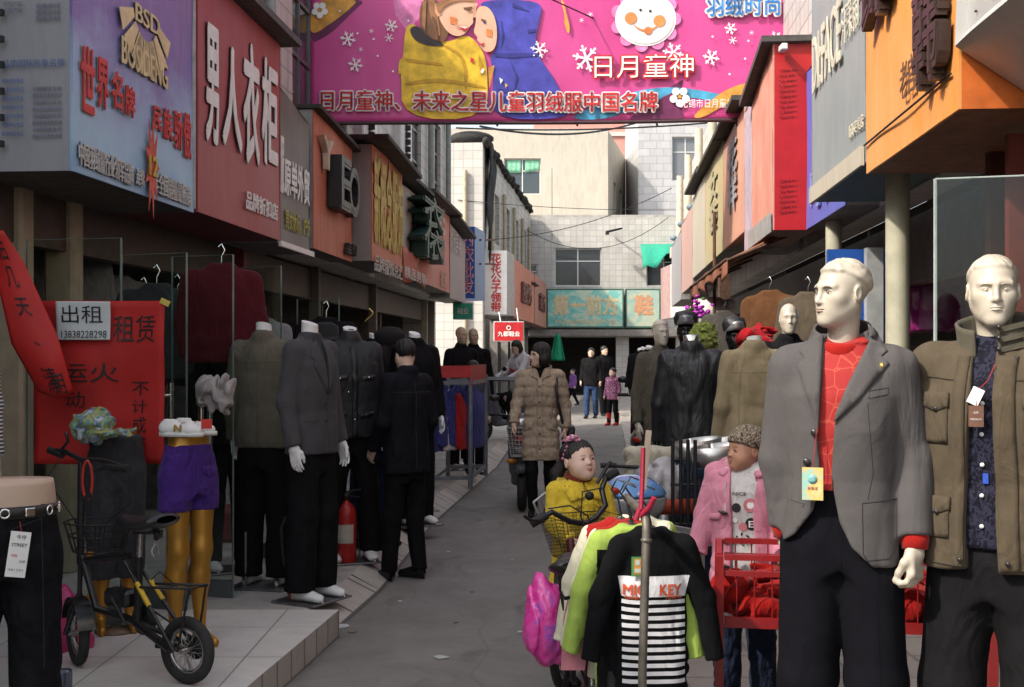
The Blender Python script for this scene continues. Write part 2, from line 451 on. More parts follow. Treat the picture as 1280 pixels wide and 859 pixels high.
def project(f, pts, d=(0, 1, 0), y0=-.7, off=0.0):
    """push points along d until they lie on the surface"""
    d = A(*d); p = np.array(pts, 'f')+d*y0
    t = np.zeros(len(p), 'f')
    for _ in range(60): t = np.clip(t+f(p+d*t[:, None])*.7, 0, 1.6)
    e = np.abs(f(p+d*t[:, None])); ok = e < .008
    if ok.any() and not ok.all():                      # a point off the edge takes the depth of the nearest good one
        g = p[ok]; tg = t[ok]; bad = np.where(~ok)[0]
        for i in bad: t[i] = tg[np.argmin(((g-p[i])**2).sum(1))]
    return p+d*(t-off)[:, None]
def patch(name, f, poly, m, parent, t=.004, res=.012, d=(0, 1, 0), off=.0, frame=None):
    """cloth panel laid on a soft shape: 2-D outline (x, z) pushed onto the surface, with thickness"""
    bm = bmesh.new(); n = len(poly); vs = []
    for i in range(n):
        a, b = Vector(poly[i]), Vector(poly[(i+1) % n]); k = max(1, int((b-a).length/res))
        for j in range(k):
            q = a+(b-a)*j/k; vs.append(bm.verts.new((q.x, 0, q.y)))
    es = [bm.edges.new((vs[i], vs[(i+1) % len(vs)])) for i in range(len(vs))]
    bmesh.ops.triangle_fill(bm, edges=es, use_beauty=True)
    for _ in range(6):
        lg = [e for e in bm.edges if e.calc_length() > res*1.8 and not e.is_boundary]
        if not lg: break
        bmesh.ops.subdivide_edges(bm, edges=lg, cuts=1)
        bmesh.ops.triangulate(bm, faces=bm.faces[:])
    bmesh.ops.recalc_face_normals(bm, faces=bm.faces[:])
    bm.verts.ensure_lookup_table()
    pts = np.array([v.co[:] for v in bm.verts], 'f')
    if frame is not None: pts = frame(pts)
    q = project(f, pts, d, off=off)
    for v, c in zip(bm.verts, q): v.co = c
    me = bpy.data.meshes.new(name); bm.to_mesh(me); bm.free(); me.materials.append(m)
    me.polygons.foreach_set('use_smooth', np.ones(len(me.polygons), bool))
    return solidify(link(name, me, parent), t, 0)
def seam(mb, f, pts, r=.0012, res=.012, d=(0, 1, 0), mi=None, off=0.0):
    out = []
    for a, b in zip(pts[:-1], pts[1:]):
        a, b = Vector((a[0], 0, a[1])), Vector((b[0], 0, b[1])); k = max(1, int((b-a).length/res))
        out += [tuple(a+(b-a)*j/k) for j in range(k)]
    out.append((pts[-1][0], 0, pts[-1][1]))
    mb.tube(project(f, out, d, off=off), r, 5, mi); return mb

# ---------------------------------------------------------------- heads and hands
def head_fn(c, yaw=0.0, pitch=0.0, s=1.0, kind='man', neck=.14, hair=0.0, nd=(0, .02), tilt=0.0):
    """a head with brow, sockets, nose, lips, chin and ears, face towards -Y before yaw"""
    M = (Matrix.Rotation(yaw, 3, 'Z') @ Matrix.Rotation(pitch, 3, 'X') @ Matrix.Rotation(tilt, 3, 'Y'))
    Mn = np.array(M, 'f'); c = A(*c); kid = kind == 'child'; wm = kind == 'woman'
    def loc(p): return ((p-c) @ Mn)/s
    def f(p):
        q0 = loc(p); q = q0.copy(); q[:, 0] = np.abs(q[:, 0])
        if kid:
            d = s_ell(q, (0, .015, .030), (.083, .096, .086)); d = smin(d, s_ell(q, (0, -.022, -.035), (.066, .062, .070)), .04)
            d = smin(d, s_ell(q, (.034, -.040, -.046), (.030, .032, .032)), .03); d = smin(d, s_ell(q, (0, -.056, -.088), (.030, .026, .022)), .035)
            nb, nt_, nr = (0, -.079, .0), (0, -.0905, -.026), .010
            my = -.0805; bz = -.001
        else:
            d = s_ell(q, (0, .020, .034), (.077, .097, .084)); d = smin(d, s_ell(q, (0, -.020, -.035), (.060, .062, .082)), .035)
            jw = .043 if not wm else .036
            d = smin(d, s_cap(q, (jw+.008, .012, -.045), (.012, -.058, -.098), .018, .018), .04)
            d = smin(d, s_ell(q, (0, -.056, -.058), (.036, .031, .034)), .03); d = smin(d, s_ell(q, (0, -.068, -.100), (.024, .020, .018)), .02)
            d = smin(d, s_ell(q, (.044, -.044, -.018), (.018, .018, .016)), .04)
            d = smin(d, s_cap(q, (.006, -.080, .022), (.046, -.066, .022), .011, .009), .018)
            nb, nt_, nr = (0, -.082, .014), (0, -.0985, -.031), .0105
            my = -.0865; bz = .002
        ex = .031
        d = smax(d, -s_ell(q, (ex, -.090 if not kid else -.088, bz+.002), (.020, .016, .011)), .014)
        d = smin(d, s_ell(q, (ex, -.0655 if not kid else -.068, bz), (.0155, .0135, .0105)), .004)
        d = smax(d, -s_ell(q, (ex+.001, -.082, bz-.0005 if kid else bz-.001), (.0145, .006, .0016)), .0025)
        d = smin(d, s_cap(q, nb, nt_, .0075, nr), .012)
        d = smin(d, s_ell(q, (.0105, nt_[1]+.012, nt_[2]-.004), (.0075, .010, .0075)), .007)
        d = smax(d, -s_ell(q, (.0055, nt_[1]+.004, nt_[2]-.0115), (.0038, .006, .004)), .003)
        lz = -.0605 if not kid else -.058
        d = smin(d, s_cap(q, (0, my-.003, lz+.0045), (.0235, my+.010, lz+.001), .0052, .0026), .006)
        d = smin(d, s_cap(q, (0, my-.002, lz-.0065), (.018, my+.007, lz-.0045), .0064, .0034), .006)
        d = smax(d, -s_cap(q, (0, my-.011, lz), (.022, my+.002, lz-.0005), .0028, .0015), .003)
        e = s_ell(q, (.079 if not kid else .083, .018, -.004), (.009, .021, .031), np.array(Matrix.Rotation(.35, 3, 'Z') @ Matrix.Rotation(-.15, 3, 'X'), 'f'))
        e = smax(e, -s_ell(q, (.089 if not kid else .093, .013, -.001), (.008, .012, .019)), .006)
        d = smin(d, e, .008)
        if hair > 0:
            hl = np.minimum(q[:, 2]-(.052+.25*np.maximum(0, -q[:, 1]-.05)-.55*np.clip(q[:, 1], -.03, .09)), .03)
            an = np.arctan2(q0[:, 1], q0[:, 0])
            wv = np.sin(an*9+q0[:, 2]*60+2.5*np.sin(an*3+q0[:, 2]*35))*.4+.6*vnoise(q0*A(46, 46, 60), 5)
            d = d-np.clip(hl*.9, 0, .0125)*hair*(1+.42*wv)
        d = d*s
        if neck > 0:
            nr2 = (.050 if kid else .046 if wm else .056)*s
            base = c+Mn @ (A(0, .022, -.06)*s)
            d = smin(d, s_chain(p, [(tuple(base), nr2), (tuple(c+A(nd[0], nd[1]+.012*s, -.115*s-neck*.55)), nr2*.98), (tuple(c+A(nd[0], nd[1]+.02*s, -.115*s-neck)), nr2*1.25)]), .03*s)
        return d
    f.loc = loc; f.c = c; f.M = M; f.s = s; f.kid = kid
    return f
def head_box(c, s, neck): return (c[0]-.16*s, c[1]-.17*s, c[2]-.135*s-neck), (c[0]+.16*s, c[1]+.17*s+.02, c[2]+.16*s)
def hand_fn(w0, sx, d=(0, 0, -1), fwd=(0, -1, 0), s=1.0, curl=.35, spread=.35, grip=0.0, thumb=.5):
    """wrist at w0, fingers along d, thumb on the fwd side; palm faces the body (-sx)"""
    dz = Vector(d).normalized(); fy = Vector(fwd); fy = (fy-dz*fy.dot(dz)).normalized(); px = Vector((-sx, 0, 0)); px = (px-dz*px.dot(dz)-fy*px.dot(fy)).normalized()
    w0 = Vector(w0)
    def W(x, y, z): return tuple(w0+(px*x+fy*y+dz*z)*s)
    ch = []
    for i, (y, L) in enumerate(((.031, .066), (.011, .076), (-.010, .071), (-.029, .056))):
        a = .12+curl*(1+.12*i); z = .088-abs(y)*.12; x = 0.0; p = [(W(x, y, z), .0095*s)]; an = a*.5+grip
        for k, sg in enumerate((.45, .31, .24)):
            x += math.sin(an)*L*sg; z += math.cos(an)*L*sg
            y += spread*y*.10; p.append((W(x, y, z), (.0088-.0012*k)*s)); an += a*.8+grip
        ch.append(p)
    tb = [(W(.006, .022, .025), .014*s), (W(.016, .044, .052), .0125*s), (W(.022+.012*thumb, .050-.01*thumb, .080), .0105*s), (W(.026+.02*thumb, .048-.015*thumb, .103), .0085*s)]
    M = np.array(Matrix((px, fy, dz)).transposed(), 'f')
    def f(p):
        e = s_box(p, W(.002, .001, .052), (.0135*s, .040*s, .046*s), .0125*s, M)
        e = smin(e, s_cap(p, W(0, 0, -.04), W(0, 0, .02), .026*s, .027*s), .02*s)
        for c in ch: e = smin(e, s_chain(p, c, .004), .007*s)
        return smin(e, s_chain(p, tb, .008), .012*s)
    f.lo = [min(w0[i], (w0+dz*.19*s)[i])-.08*s for i in range(3)]; f.hi = [max(w0[i], (w0+dz*.19*s)[i])+.08*s for i in range(3)]
    return f
# ================================================================ the setting
SLA, SRA, SLP = -2.95, 1.42, .08            # sign planes: x = a + .08 * y on either side of the lane
def SL(y): return SLA+SLP*y
def SR(y): return SRA+SLP*y
U = Vector((SLP, 1, 0)).normalized()         # along the lane
NL = Vector((1, -SLP, 0)).normalized()       # out of the left fronts
NR = -NL
UP = Vector((0, 0, 1))
random.seed(7)
def asphalt():
    m, t, b = nmat('asphalt'); v = ncoord(t)
    f = nnoise(t, v, 1.1, 9, .75, .6); c = nramp(t, f, [(.3, (.125, .115, .104, 1)), (.52, (.18, .166, .15, 1)), (.75, (.24, .222, .20, 1))])
    g = nnoise(t, v, 260, 2); c = nmix(t, nramp(t, g, [(.55, (0, 0, 0, 1)), (.72, (.5, .5, .5, 1))]), c, (.36, .33, .29, 1))
    st = nnoise(t, ncoord(t, (1.1, .5, 1)), 2.2, 6, .6, .8); c = nmix(t, nramp(t, st, [(.56, (0, 0, 0, 1)), (.74, (.8, .8, .8, 1))]), c, (.075, .067, .058, 1))
    vo = t.nodes.new('ShaderNodeTexVoronoi'); vo.feature = 'DISTANCE_TO_EDGE'; vo.inputs['Scale'].default_value = .42
    dn = t.nodes.new('ShaderNodeTexNoise'); dn.inputs['Scale'].default_value = 1.6; t.links.new(v, dn.inputs['Vector'])
    mv = nmix(t, .22, v, dn.outputs['Color'], 'ADD'); t.links.new(mv, vo.inputs['Vector'])
    c = nmix(t, nramp(t, vo.outputs['Distance'], [(.0, (.3, .3, .3, 1)), (.004, (0, 0, 0, 1))]), c, (.06, .053, .046, 1))
    t.links.new(c, b.inputs['Base Color']); b.inputs['Roughness'].default_value = .82
    nbump(t, b, nnoise(t, v, 180, 4), .35, .006); return m
road_m = asphalt()
tile_floor = tiles('floor_tile', (.56, .53, .49), (.27, .25, .23), 'f', .62, .62, 0, .35, .35, .005, .15, .05)
tile_pink = tiles('pink_floor_tile', (.34, .295, .26), (.20, .175, .15), 'f', .4, .4, 0, .4, .4, .012, .3, .08)
conc = plain('pavement_concrete', (.40, .375, .34), .8, var=.2, scale=3, bump=.15, bscale=120, dirt=.4)
kerb_m = tiles('kerb_slab', (.48, .435, .39), (.10, .09, .08), 'y', .6, 2.0, 0, .7, .5, .014, .3, .1)
tile_w = tiles('white_wall_tile', (.46, .44, .40), (.27, .25, .23), 'y', .25, .20, 0, .28, .5, .012, .15)
tile_wx = tiles('white_wall_tile_end', (.50, .475, .43), (.36, .34, .31), 'x', .25, .22, 0, .3, .35, .012, .12)
brick_wx = tiles('white_painted_brick', (.46, .455, .455), (.34, .33, .33), 'x', .62, .34, .5, .5, .35, .02, .3)
stucco = painted('cream_stucco', (.50, .46, .385), (.42, .375, .30), .35, .8, 3.5, .35, zs=.25)
pink_w = painted('pink_stucco', (.62, .27, .22), (.66, .34, .29), .3, .8, 4, .2)
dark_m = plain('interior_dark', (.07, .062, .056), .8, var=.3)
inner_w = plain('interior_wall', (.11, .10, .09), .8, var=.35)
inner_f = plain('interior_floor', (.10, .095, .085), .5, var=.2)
pane_m = windowpane('window_glass')
pane_b = windowpane('window_glass_blue', (.05, .065, .075))
alu = plain('aluminium', (.52, .52, .50), .4, .6, .1)
whitepaint = plain('white_paint', (.62, .61, .58), .5, var=.08)
steel = plain('steel_tube', (.45, .44, .42), .28, .9, .08)
rust = plain('rusty_iron', (.11, .06, .04), .85, .2, .4, 20, .2)
blackiron = plain('black_iron', (.02, .02, .02), .5, .3, .3)
tar = plain('tar_roofing', (.028, .027, .026), .9, var=.4, scale=20, bump=.5, bscale=25)
shopglass = glass('shop_glass')
chrome = plain('chrome', (.7, .7, .68), .15, 1.0, .05)

# ground, one sheet to the horizon
mb = MB(); mb.grid(lambda u, v: (-150+300*u, -40+260*v, 0), 60, 52)
tag(mb.build('ground', road_m), kind='structure')
# left pavement: tiled step in front, sloped kerb ramp beyond
def KL(y): return np.interp(y, [3, 5.19, 6.62], [-1.35, -1.107, -.953])
mb = MB(); h = .15
xs = [(-9, 3.9), (KL(3.9), 3.9), (KL(6.62), 6.62), (-9, 6.62)]
n = 4; top = [(x, y, h) for x, y in xs]; bot = [(x, y, -.05) for x, y in xs]
mb.add(top, [(0, 1, 2, 3)]); mb.mi = 1; mb.add([bot[0], bot[1], top[1], top[0]], [(0, 1, 2, 3)]); mb.add([bot[1], bot[2], top[2], top[1]], [(0, 1, 2, 3)]); mb.add([bot[2], bot[3], top[3], top[2]], [(0, 1, 2, 3)])
tag(mb.build('tiled_step', [tile_floor, tiles('step_riser_tile', (.46, .42, .37), (.2, .18, .165), 'y', .22, .4, 0, .4, .5, .012)]), kind='structure')
KY = [6.65, 7.9, 11.0, 14.5, 16.6, 20, 24, 30, 47]; KX = [-1.0, -.86, -.72, -.40, -.20, -.03, .22, .55, 1.2]
def KL2(y): return float(np.interp(y, KY, KX))
mb = MB()
for y0, y1 in zip(KY[:-1], KY[1:]):
    k = max(2, int((y1-y0)/.6))
    for i in range(k):
        a, b = y0+(y1-y0)*i/k, y0+(y1-y0)*(i+1)/k
        ka, kb = KL2(a), KL2(b); j = random.uniform(-.006, .006)
        g = .006
        mb.mi = 1; mb.add([(ka, a+g, .004), (kb, b, .004), (kb-.20, b, .112+j), (ka-.20, a+g, .112+j)], [(0, 1, 2, 3)])
        mb.mi = 0; mb.add([(ka-.20, a, .108), (kb-.20, b, .108), (-9, b, .108), (-9, a, .108)], [(0, 1, 2, 3)])
tag(mb.build('left_pavement', [conc, kerb_m]), kind='structure')
def KR(y): return .30+.08*y
mb = MB(); ys = [2.2, 8, 16, 24, 34, 47]
for a, b in zip(ys[:-1], ys[1:]):
    mb.mi = 0; mb.add([(KR(a), a, .05), (9, a, .05), (9, b, .05), (KR(b), b, .05)], [(0, 1, 2, 3)])
    mb.mi = 1; mb.add([(KR(a), a, -.02), (KR(a), a, .05), (KR(b), b, .05), (KR(b), b, -.02)], [(0, 1, 2, 3)])
tag(mb.build('right_pavement', [tile_pink, kerb_m]), kind='structure')

# ---------------------------------------------------------------- buildings
def wall_cells(mb, o, u, w_, h_, n, t, holes, mi=0):
    """a wall with real openings: holes are (u0, u1, z0, z1)"""
    us = sorted({0, w_}|{x for q in holes for x in q[:2]}); zs = sorted({0, h_}|{x for q in holes for x in q[2:]})
    o, u, n = Vector(o), Vector(u), Vector(n)
    for a, b in zip(us[:-1], us[1:]):
        for c, d in zip(zs[:-1], zs[1:]):
            if any(q[0] <= (a+b)/2 <= q[1] and q[2] <= (c+d)/2 <= q[3] for q in holes): continue
            mb.prism([(a, c), (b, c), (b, d), (a, d)], o, u, UP, -n, t, mi)
def window(parent, o, u, n, q, frame=alu, pane=pane_m, cols=2, rows=2, inset=.08, curtain=None, bars=None):
    u0, u1, z0, z1 = q; o, u, n = Vector(o), Vector(u), Vector(n); c0 = o-n*inset
    mb = MB(); fw = .05
    def seg(a, b, c, d): mb.prism([(a, c), (b, c), (b, d), (a, d)], c0, u, UP, -n, .05)
    seg(u0+.002, u0+fw, z0, z1); seg(u1-fw, u1-.002, z0, z1); seg(u0+fw, u1-fw, z0, z0+fw); seg(u0+fw, u1-fw, z1-fw, z1)
    for i in range(1, cols): x = u0+(u1-u0)*i/cols; seg(x-.022, x+.022, z0+fw, z1-fw)
    for i in range(1, rows):
        z = z0+(z1-z0)*i/rows if rows != 2 else z0+(z1-z0)*.66
        for j in range(cols): seg(u0+(u1-u0)*j/cols+.03, u0+(u1-u0)*(j+1)/cols-.03, z-.02, z+.02)
    f = mb.build('window', frame, parent)
    mb = MB(); mb.prism([(u0+.02, z0+.02), (u1-.02, z0+.02), (u1-.02, z1-.02), (u0+.02, z1-.02)], c0-n*.02, u, UP, -n, .008); mb.build('pane', pane, f)
    if curtain:
        m, za, zb = curtain; mb = MB()
        mb.grid(lambda a, b: c0-n*(.035+.012*math.sin(a*34))+u*(u0+.06+(u1-u0-.12)*a)+UP*(z0+(z1-z0)*(za+(zb-za)*b)), 60, 1); mb.build('curtain', m, f)
    return f
def room_box(mb, y0, y1, side, zt, depth, inset):
    """dark shop room behind the pillars: back, ends, ceiling"""
    pl = SL if side < 0 else SR; s = side
    x0 = lambda y: pl(y)+s*inset; x1 = lambda y: pl(y)+s*(inset+depth)
    a0, a1, b0, b1 = (x0(y0), y0), (x1(y0), y0), (x0(y1), y1), (x1(y1), y1)
    mb.add([(*a1, 0), (*b1, 0), (*b1, zt), (*a1, zt)], [(0, 1, 2, 3)])
    mb.add([(*a0, 0), (*a1, 0), (*a1, zt), (*a0, zt)], [(0, 1, 2, 3)])
    mb.add([(*b0, 0), (*b1, 0), (*b1, zt), (*b0, zt)], [(0, 1, 2, 3)])
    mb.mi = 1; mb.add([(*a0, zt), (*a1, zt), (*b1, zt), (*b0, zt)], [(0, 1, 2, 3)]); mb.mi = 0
LB = empty('shop_building', (SL(12)-.5, 12, 0), 'long white tiled building above the shop signs on the shaded side of the lane', 'building')
def child(o, par):
    o.parent = par; o.matrix_parent_inverse = par.matrix_basis.inverted(); return o
def pbuild(mb, name, m, par): return child(mb.build(name, m), par)
# left building: upper wall (plane .42 behind the signs)
o = Vector((SL(2)-.25, 2, 0)); LU = 22.0; 
def lwin(par, *a, **k):
    f = window(None, *a, **k); child(f, par); return f
holes = [(7.6, 8.7, 4.0, 5.9), (10.2, 11.2, 4.1, 5.9), (13.6, 14.5, 4.3, 5.6), (17.6, 18.6, 4.3, 5.9), (20.2, 21.0, 4.3, 5.9)]
mb = MB(); wall_cells(mb, o+UP*2.62, U, LU, 3.7, NL, .24, [(a, b, c-2.62, d-2.62) for a, b, c, d in holes]+[(0, 5.2, 0, 3.7)])
wend = o+U*LU
mb.prism([(0, 0), (1.5, 0), (1.5, 6.32), (0, 6.32)], wend-NL*.24, -NL, UP, -U, .2)
mb.prism([(0, 2.6), (LU, 2.6), (LU, 6.3), (0, 6.3)], o-NL*1.5, U, UP, -NL, .15); mb.prism([(0, 0), (LU, 0), (LU, .06), (0, .06)], o+UP*2.63-NL*.24, U, UP, -NL, .9)  # unseen back wall and ceiling strip, added to stop sun leaking onto the road
mb.prism([(-6, 0), (-.01, 0), (-.01, 6.0), (-6, 6.0)], o-NL*1.5, U, UP, -NL, .15)  # unseen wall stretch towards the camera, added to shade the large mannequins lower down
pbuild(mb, 'wall', tile_w, LB)
mb = MB(); mb.prism([(-.02, 0), (1.7, 0), (1.7, .12), (-.02, .12)], o+UP*6.33, -NL, UP, U, LU+.05); pbuild(mb, 'roof', conc, LB)
for q in holes:
    lwin(LB, o, U, NL, q, frame=plain('window_bronze', (.16, .15, .14), .4, .5), cols=2, rows=3, inset=.06)
for yy in (9.15, 12.2, 19.3, 21.6):
    mb = MB(); mb.tube([o+U*yy+NL*.07+UP*2.7, o+U*yy+NL*.07+UP*6.4], .055, 10); pbuild(mb, 'drainpipe', plain('drainpipe_grey', (.22, .24, .22), .6), LB)
mb = MB(); mb.mi = 0
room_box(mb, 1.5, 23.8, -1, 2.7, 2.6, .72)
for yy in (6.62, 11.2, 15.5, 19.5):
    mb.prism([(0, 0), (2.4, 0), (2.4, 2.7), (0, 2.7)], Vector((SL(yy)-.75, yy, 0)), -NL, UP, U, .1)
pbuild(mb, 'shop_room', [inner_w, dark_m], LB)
cream = plain('cream_pillar', (.36, .30, .21), .5, var=.12, dirt=.35)
for yy in (7.35, 8.05):
    mb = MB(); mb.box(Vector((SL(yy)-.70, yy, 1.4)), (.20, .20, 2.6), None, None, .02); pbuild(mb, 'pillar', cream, LB)
for yy, c in ((11.6, (.22, .02, .018)), (14.6, (.12, .11, .10)), (18.2, (.2, .19, .17)), (23.3, (.4, .37, .32))):
    mb = MB(); mb.box(Vector((SL(yy)-.62, yy, 1.4)), (.13, .14, 2.6), None, None, .01); pbuild(mb, 'pillar', plain('pillar_%d' % int(yy), c, .6, dirt=.3), LB)
mb = MB()
for a, b in ((1.8, 23.7),): mb.bar(Vector((SL(a)-.70, a, 2.42)), Vector((SL(b)-.70, b, 2.42)), .12, .36)
pbuild(mb, 'lintel', plain('lintel_brown', (.07, .05, .04), .6, dirt=.3), LB)

# air conditioners on the left wall behind the yellow sign
for px, Yc, lb in ((470, 15.6, 'black grilled white air conditioner above the sign with yellow characters'), (505, 18.4, 'black grilled white air conditioner, the higher and farther of the pair')):
    c = Vector((SL(Yc)-.30, Yc, 4.55+.3*(Yc > 17)))
    e = empty('air_conditioner', c, lb, 'air conditioner', 'air conditioners on the left wall')
    mb = MB(); mb.box((0, 0, 0), (.34, .95, .75), rotz(-math.atan(SLP)), None, .02)
    mb.build('casing', whitepaint, e)
    mb = MB()
    for i in range(5):
        for j in range(6): mb.box((-.33+.13*i, -.172, -.27+.108*j), (.10, .012, .08))
    mb.box((.175, .1, 0), (.012, .5, .5)); mb.build('grille', blackiron, e)
    mb = MB(); mb.bar((-.3, -.3, -.40), (.17, -.3, -.40), .04, .04); mb.bar((-.3, .3, -.40), (.17, .3, -.40), .04, .04); mb.build('bracket', rust, e)

# second left building beyond the gap
B2 = empty('tiled_building', (-1.6, 36, 0), 'white tiled building beyond the gap with black tarpaulin hanging from its roof corner', 'building')
p0, p1 = Vector((-.72, 31, 0)), Vector((.72, 46, 0)); u2 = (p1-p0).normalized(); n2 = Vector((u2.y, -u2.x, 0)); L2 = (p1-p0).length
holes2 = [(2.5+3.1*i, 3.7+3.1*i, 4.7, 6.1) for i in range(4)]
mb = MB(); wall_cells(mb, p0+UP*2.6, u2, L2, 4.42, n2, .25, [(a, b, c-2.6, d-2.6) for a, b, c, d in holes2]); pbuild(mb, 'wall', tile_w, B2)
mb = MB(); mb.prism([(0, 0), (3, 0), (3, 7.02), (0, 7.02)], p0, -n2, UP, -u2, .25); pbuild(mb, 'end_wall', tile_wx, B2)
mb = MB(); mb.prism([(.26, 0), (3, 0), (3, 6.9), (.26, 6.9)], p1, -n2, UP, -u2, .2)
mb.prism([(-.1, 0), (3.1, 0), (3.1, .1), (-.1, .1)], p0+UP*7.03, -n2, UP, u2, L2); pbuild(mb, 'roof', tar, B2)
mb = MB()
for i in range(20):
    a = p0+u2*(i*.75)+n2*.05; mb.ell(a+UP*(7.04+random.uniform(-.04, .05)), (random.uniform(.08, .16), .5, random.uniform(.06, .15)), None, 10, 6)
mb.ell(p0+UP*7.18-n2*.35+u2*.1, (.6, .35, .2), None, 12, 7)
pbuild(mb, 'roof_edge', tar, B2)
for q in holes2: child(window(None, p0, u2, n2, q, cols=2, rows=2, inset=.1), B2)
for k, yy in enumerate((1.2, 4.4, 7.5, 10.6, 13.4, 0)):
    mb = MB(); q = p0+u2*yy+n2*.08 if k < 5 else p0-n2*.45-u2*.34
    mb.tube([q+UP*(2.8 if k < 5 else 0), q+UP*6.3], .06, 8); pbuild(mb, 'drainpipe', plain('drainpipe_cream', (.40, .34, .24), .6), B2)
# ground floor of second building: shuttered dark shops
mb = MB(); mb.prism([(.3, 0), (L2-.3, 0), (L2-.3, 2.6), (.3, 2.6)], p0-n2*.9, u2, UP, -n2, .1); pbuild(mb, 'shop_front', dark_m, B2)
for k in range(5):
    mb = MB(); mb.box(p0+u2*(.3+k*3)-n2*.12+UP*1.3, (.22, .3, 2.6)); pbuild(mb, 'pillar', plain('pillar_pale', (.33, .31, .28), .6, dirt=.4), B2)
for k, yy in enumerate((1.6, 2.4, 5, 8)):
    mb = MB(); mb.box(p0+u2*yy-n2*.35+UP*1.2, (.06, .7, 2.3)); pbuild(mb, 'door', plain('door_grey', (.22, .22, .22), .5) if k % 2 else plain('door_blue', (.05, .11, .26), .5), B2)
# tarpaulin hanging from the corner
mb = MB()
def tarp(u, v): 
    c = p0+n2*(.10+.05*math.sin(v*9+u*5))+u2*(.1+u*1.6*(1-.5*v)); return c+UP*(7.05-v*3.1*(1-.45*u)+.06*math.sin(u*13))
mb.grid(tarp, 14, 24); o_ = mb.build('tarpaulin', tar); solidify(o_, .03); child(o_, B2)
# iron brackets on the corner wall
bk = MB(); q = p0+u2*7+n2*.1+UP*3.75
for k in range(3): bk.bar(q+u2*(k*.7), q+u2*(k*.7)+n2*.7+UP*.1, .05, .05); bk.bar(q+u2*(k*.7)+UP*.5, q+u2*(k*.7)+n2*.6+UP*.12, .04, .04)
bk.bar(q+n2*.65+UP*.1, q+n2*.65+UP*.1+u2*1.4, .06, .05); bk.bar(q+n2*.1+UP*.5, q+n2*.1+UP*.5+u2*1.4, .05, .05)
tag(bk.build('wall_bracket', blackiron), 'black iron bracket frame sticking out of the white tiled wall above the lane', 'bracket')

# end building across the lane
EY = 46.2
EB = empty('end_building', (3.5, EY+2, 0), 'white tiled two storey building closing the end of the lane with a sunlit front', 'building')
X = lambda px, Y=EY: (px-640)/FPX*Y
Z = lambda py, Y=EY: EYE-(py-445)/FPX*Y
eo = Vector((X(560), EY, 0)); ew = X(960)-X(560); ux = Vector((1, 0, 0)); nf = Vector((0, -1, 0))
q1 = (X(693)-eo.x, X(752)-eo.x, Z(358), Z(310)); q2 = (X(808)-eo.x, X(852)-eo.x, Z(358), Z(312)); q3 = (X(655)-eo.x, X(672)-eo.x, Z(358), Z(330))
dz = Z(412); d1 = (X(660)-eo.x, X(770)-eo.x, .0, dz-.3); d2 = (X(786)-eo.x, X(845)-eo.x, 0, dz-.3)
eh = Z(272)
mb = MB(); wall_cells(mb, eo, ux, ew, eh, nf, .3, [q1, q2, q3, d1, d2]); pbuild(mb, 'wall', tile_wx, EB)
for q, k in ((q1, 2), (q2, 2), (q3, 1)): child(window(None, eo, ux, nf, q, cols=k, rows=2, inset=.12, pane=pane_m), EB)
mb = MB(); mb.prism([(0, 0), (ew, 0), (ew, .1), (0, .1)], eo+UP*(eh+.002), ux, UP, Vector((0, 1, 0)), 5.6); pbuild(mb, 'roof', conc, EB)
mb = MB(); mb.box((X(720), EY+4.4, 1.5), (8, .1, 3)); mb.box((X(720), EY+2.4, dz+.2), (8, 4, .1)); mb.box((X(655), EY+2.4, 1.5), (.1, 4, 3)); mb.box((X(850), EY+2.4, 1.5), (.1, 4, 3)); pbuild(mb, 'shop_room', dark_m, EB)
mb = MB(); mb.bar((X(660), EY-.25, dz-.13), (X(850), EY-.25, dz-.13), .5, .24); pbuild(mb, 'lintel', plain('lintel_grey', (.2, .18, .16), .7), EB)
mb = MB(); mb.tube([(X(762), EY-.12, Z(290)), (X(775), EY-.7, Z(288)), (X(757), EY-.75, Z(292))], .035, 6); mb.box((X(757), EY-.8, Z(294)), (.12, .3, .12))
tag(mb.build('wall_lamp', blackiron), 'small dark lamp on a curved arm high on the white tiled end wall', 'lamp')
gm = cloth('green_awning', (.03, .26, .17), wrinkle=.5)
mb = MB(); xa, xb = X(800), X(868)
def aw(u, v): return (xa+(xb-xa)*u, EY-.1-1.1*v, Z(302)-.12-.85*v*v*(.5+.5*math.sin(u*7)**2) - (.6*(1-u)**6)*v)
mb.grid(aw, 24, 8); o_ = mb.build('awning', gm); solidify(o_, .02); tag(o_, 'ragged green awning over the window at the end of the lane', 'awning')
# buildings behind: cream block, pink one, white painted brick one
BY = 52.5; X2 = lambda px: X(px, BY); Z2 = lambda py: Z(py, BY)
CB = empty('concrete_building', (X2(660), BY+3, 0), 'cream concrete block rising behind the end building with one green curtained window', 'building')
co = Vector((X2(560), BY, 5.5)); cw = X2(760)-X2(560); qh = (X2(630)-co.x, X2(676)-co.x, Z2(243)-5.5, Z2(198)-5.5)
mb = MB(); wall_cells(mb, co, ux, cw, Z2(163)-5.5, nf, .3, [qh])
side_u = Vector((X(782, 60)-X2(760), 7.5, 0)).normalized(); sn = Vector((side_u.y, -side_u.x, 0))
wall_cells(mb, Vector((X2(760), BY, 5.5)), side_u, 7.6, Z2(163)-5.5, sn, .28, [(2.2, 3.2, 1.5, 4.0), (4.8, 5.8, 1.5, 4.0)])
pbuild(mb, 'wall', stucco, CB)
mb = MB(); mb.box(((X2(560)+X2(760))/2-.2, BY+3.7, Z2(163)+.06), (cw-.1, 7, .12)); pbuild(mb, 'roof', conc, CB)
grc = cloth('green_curtain', (.22, .50, .33), wrinkle=.5)
child(window(None, co, ux, nf, qh, cols=2, rows=2, inset=.14, pane=pane_b, frame=whitepaint), CB)
mb = MB()
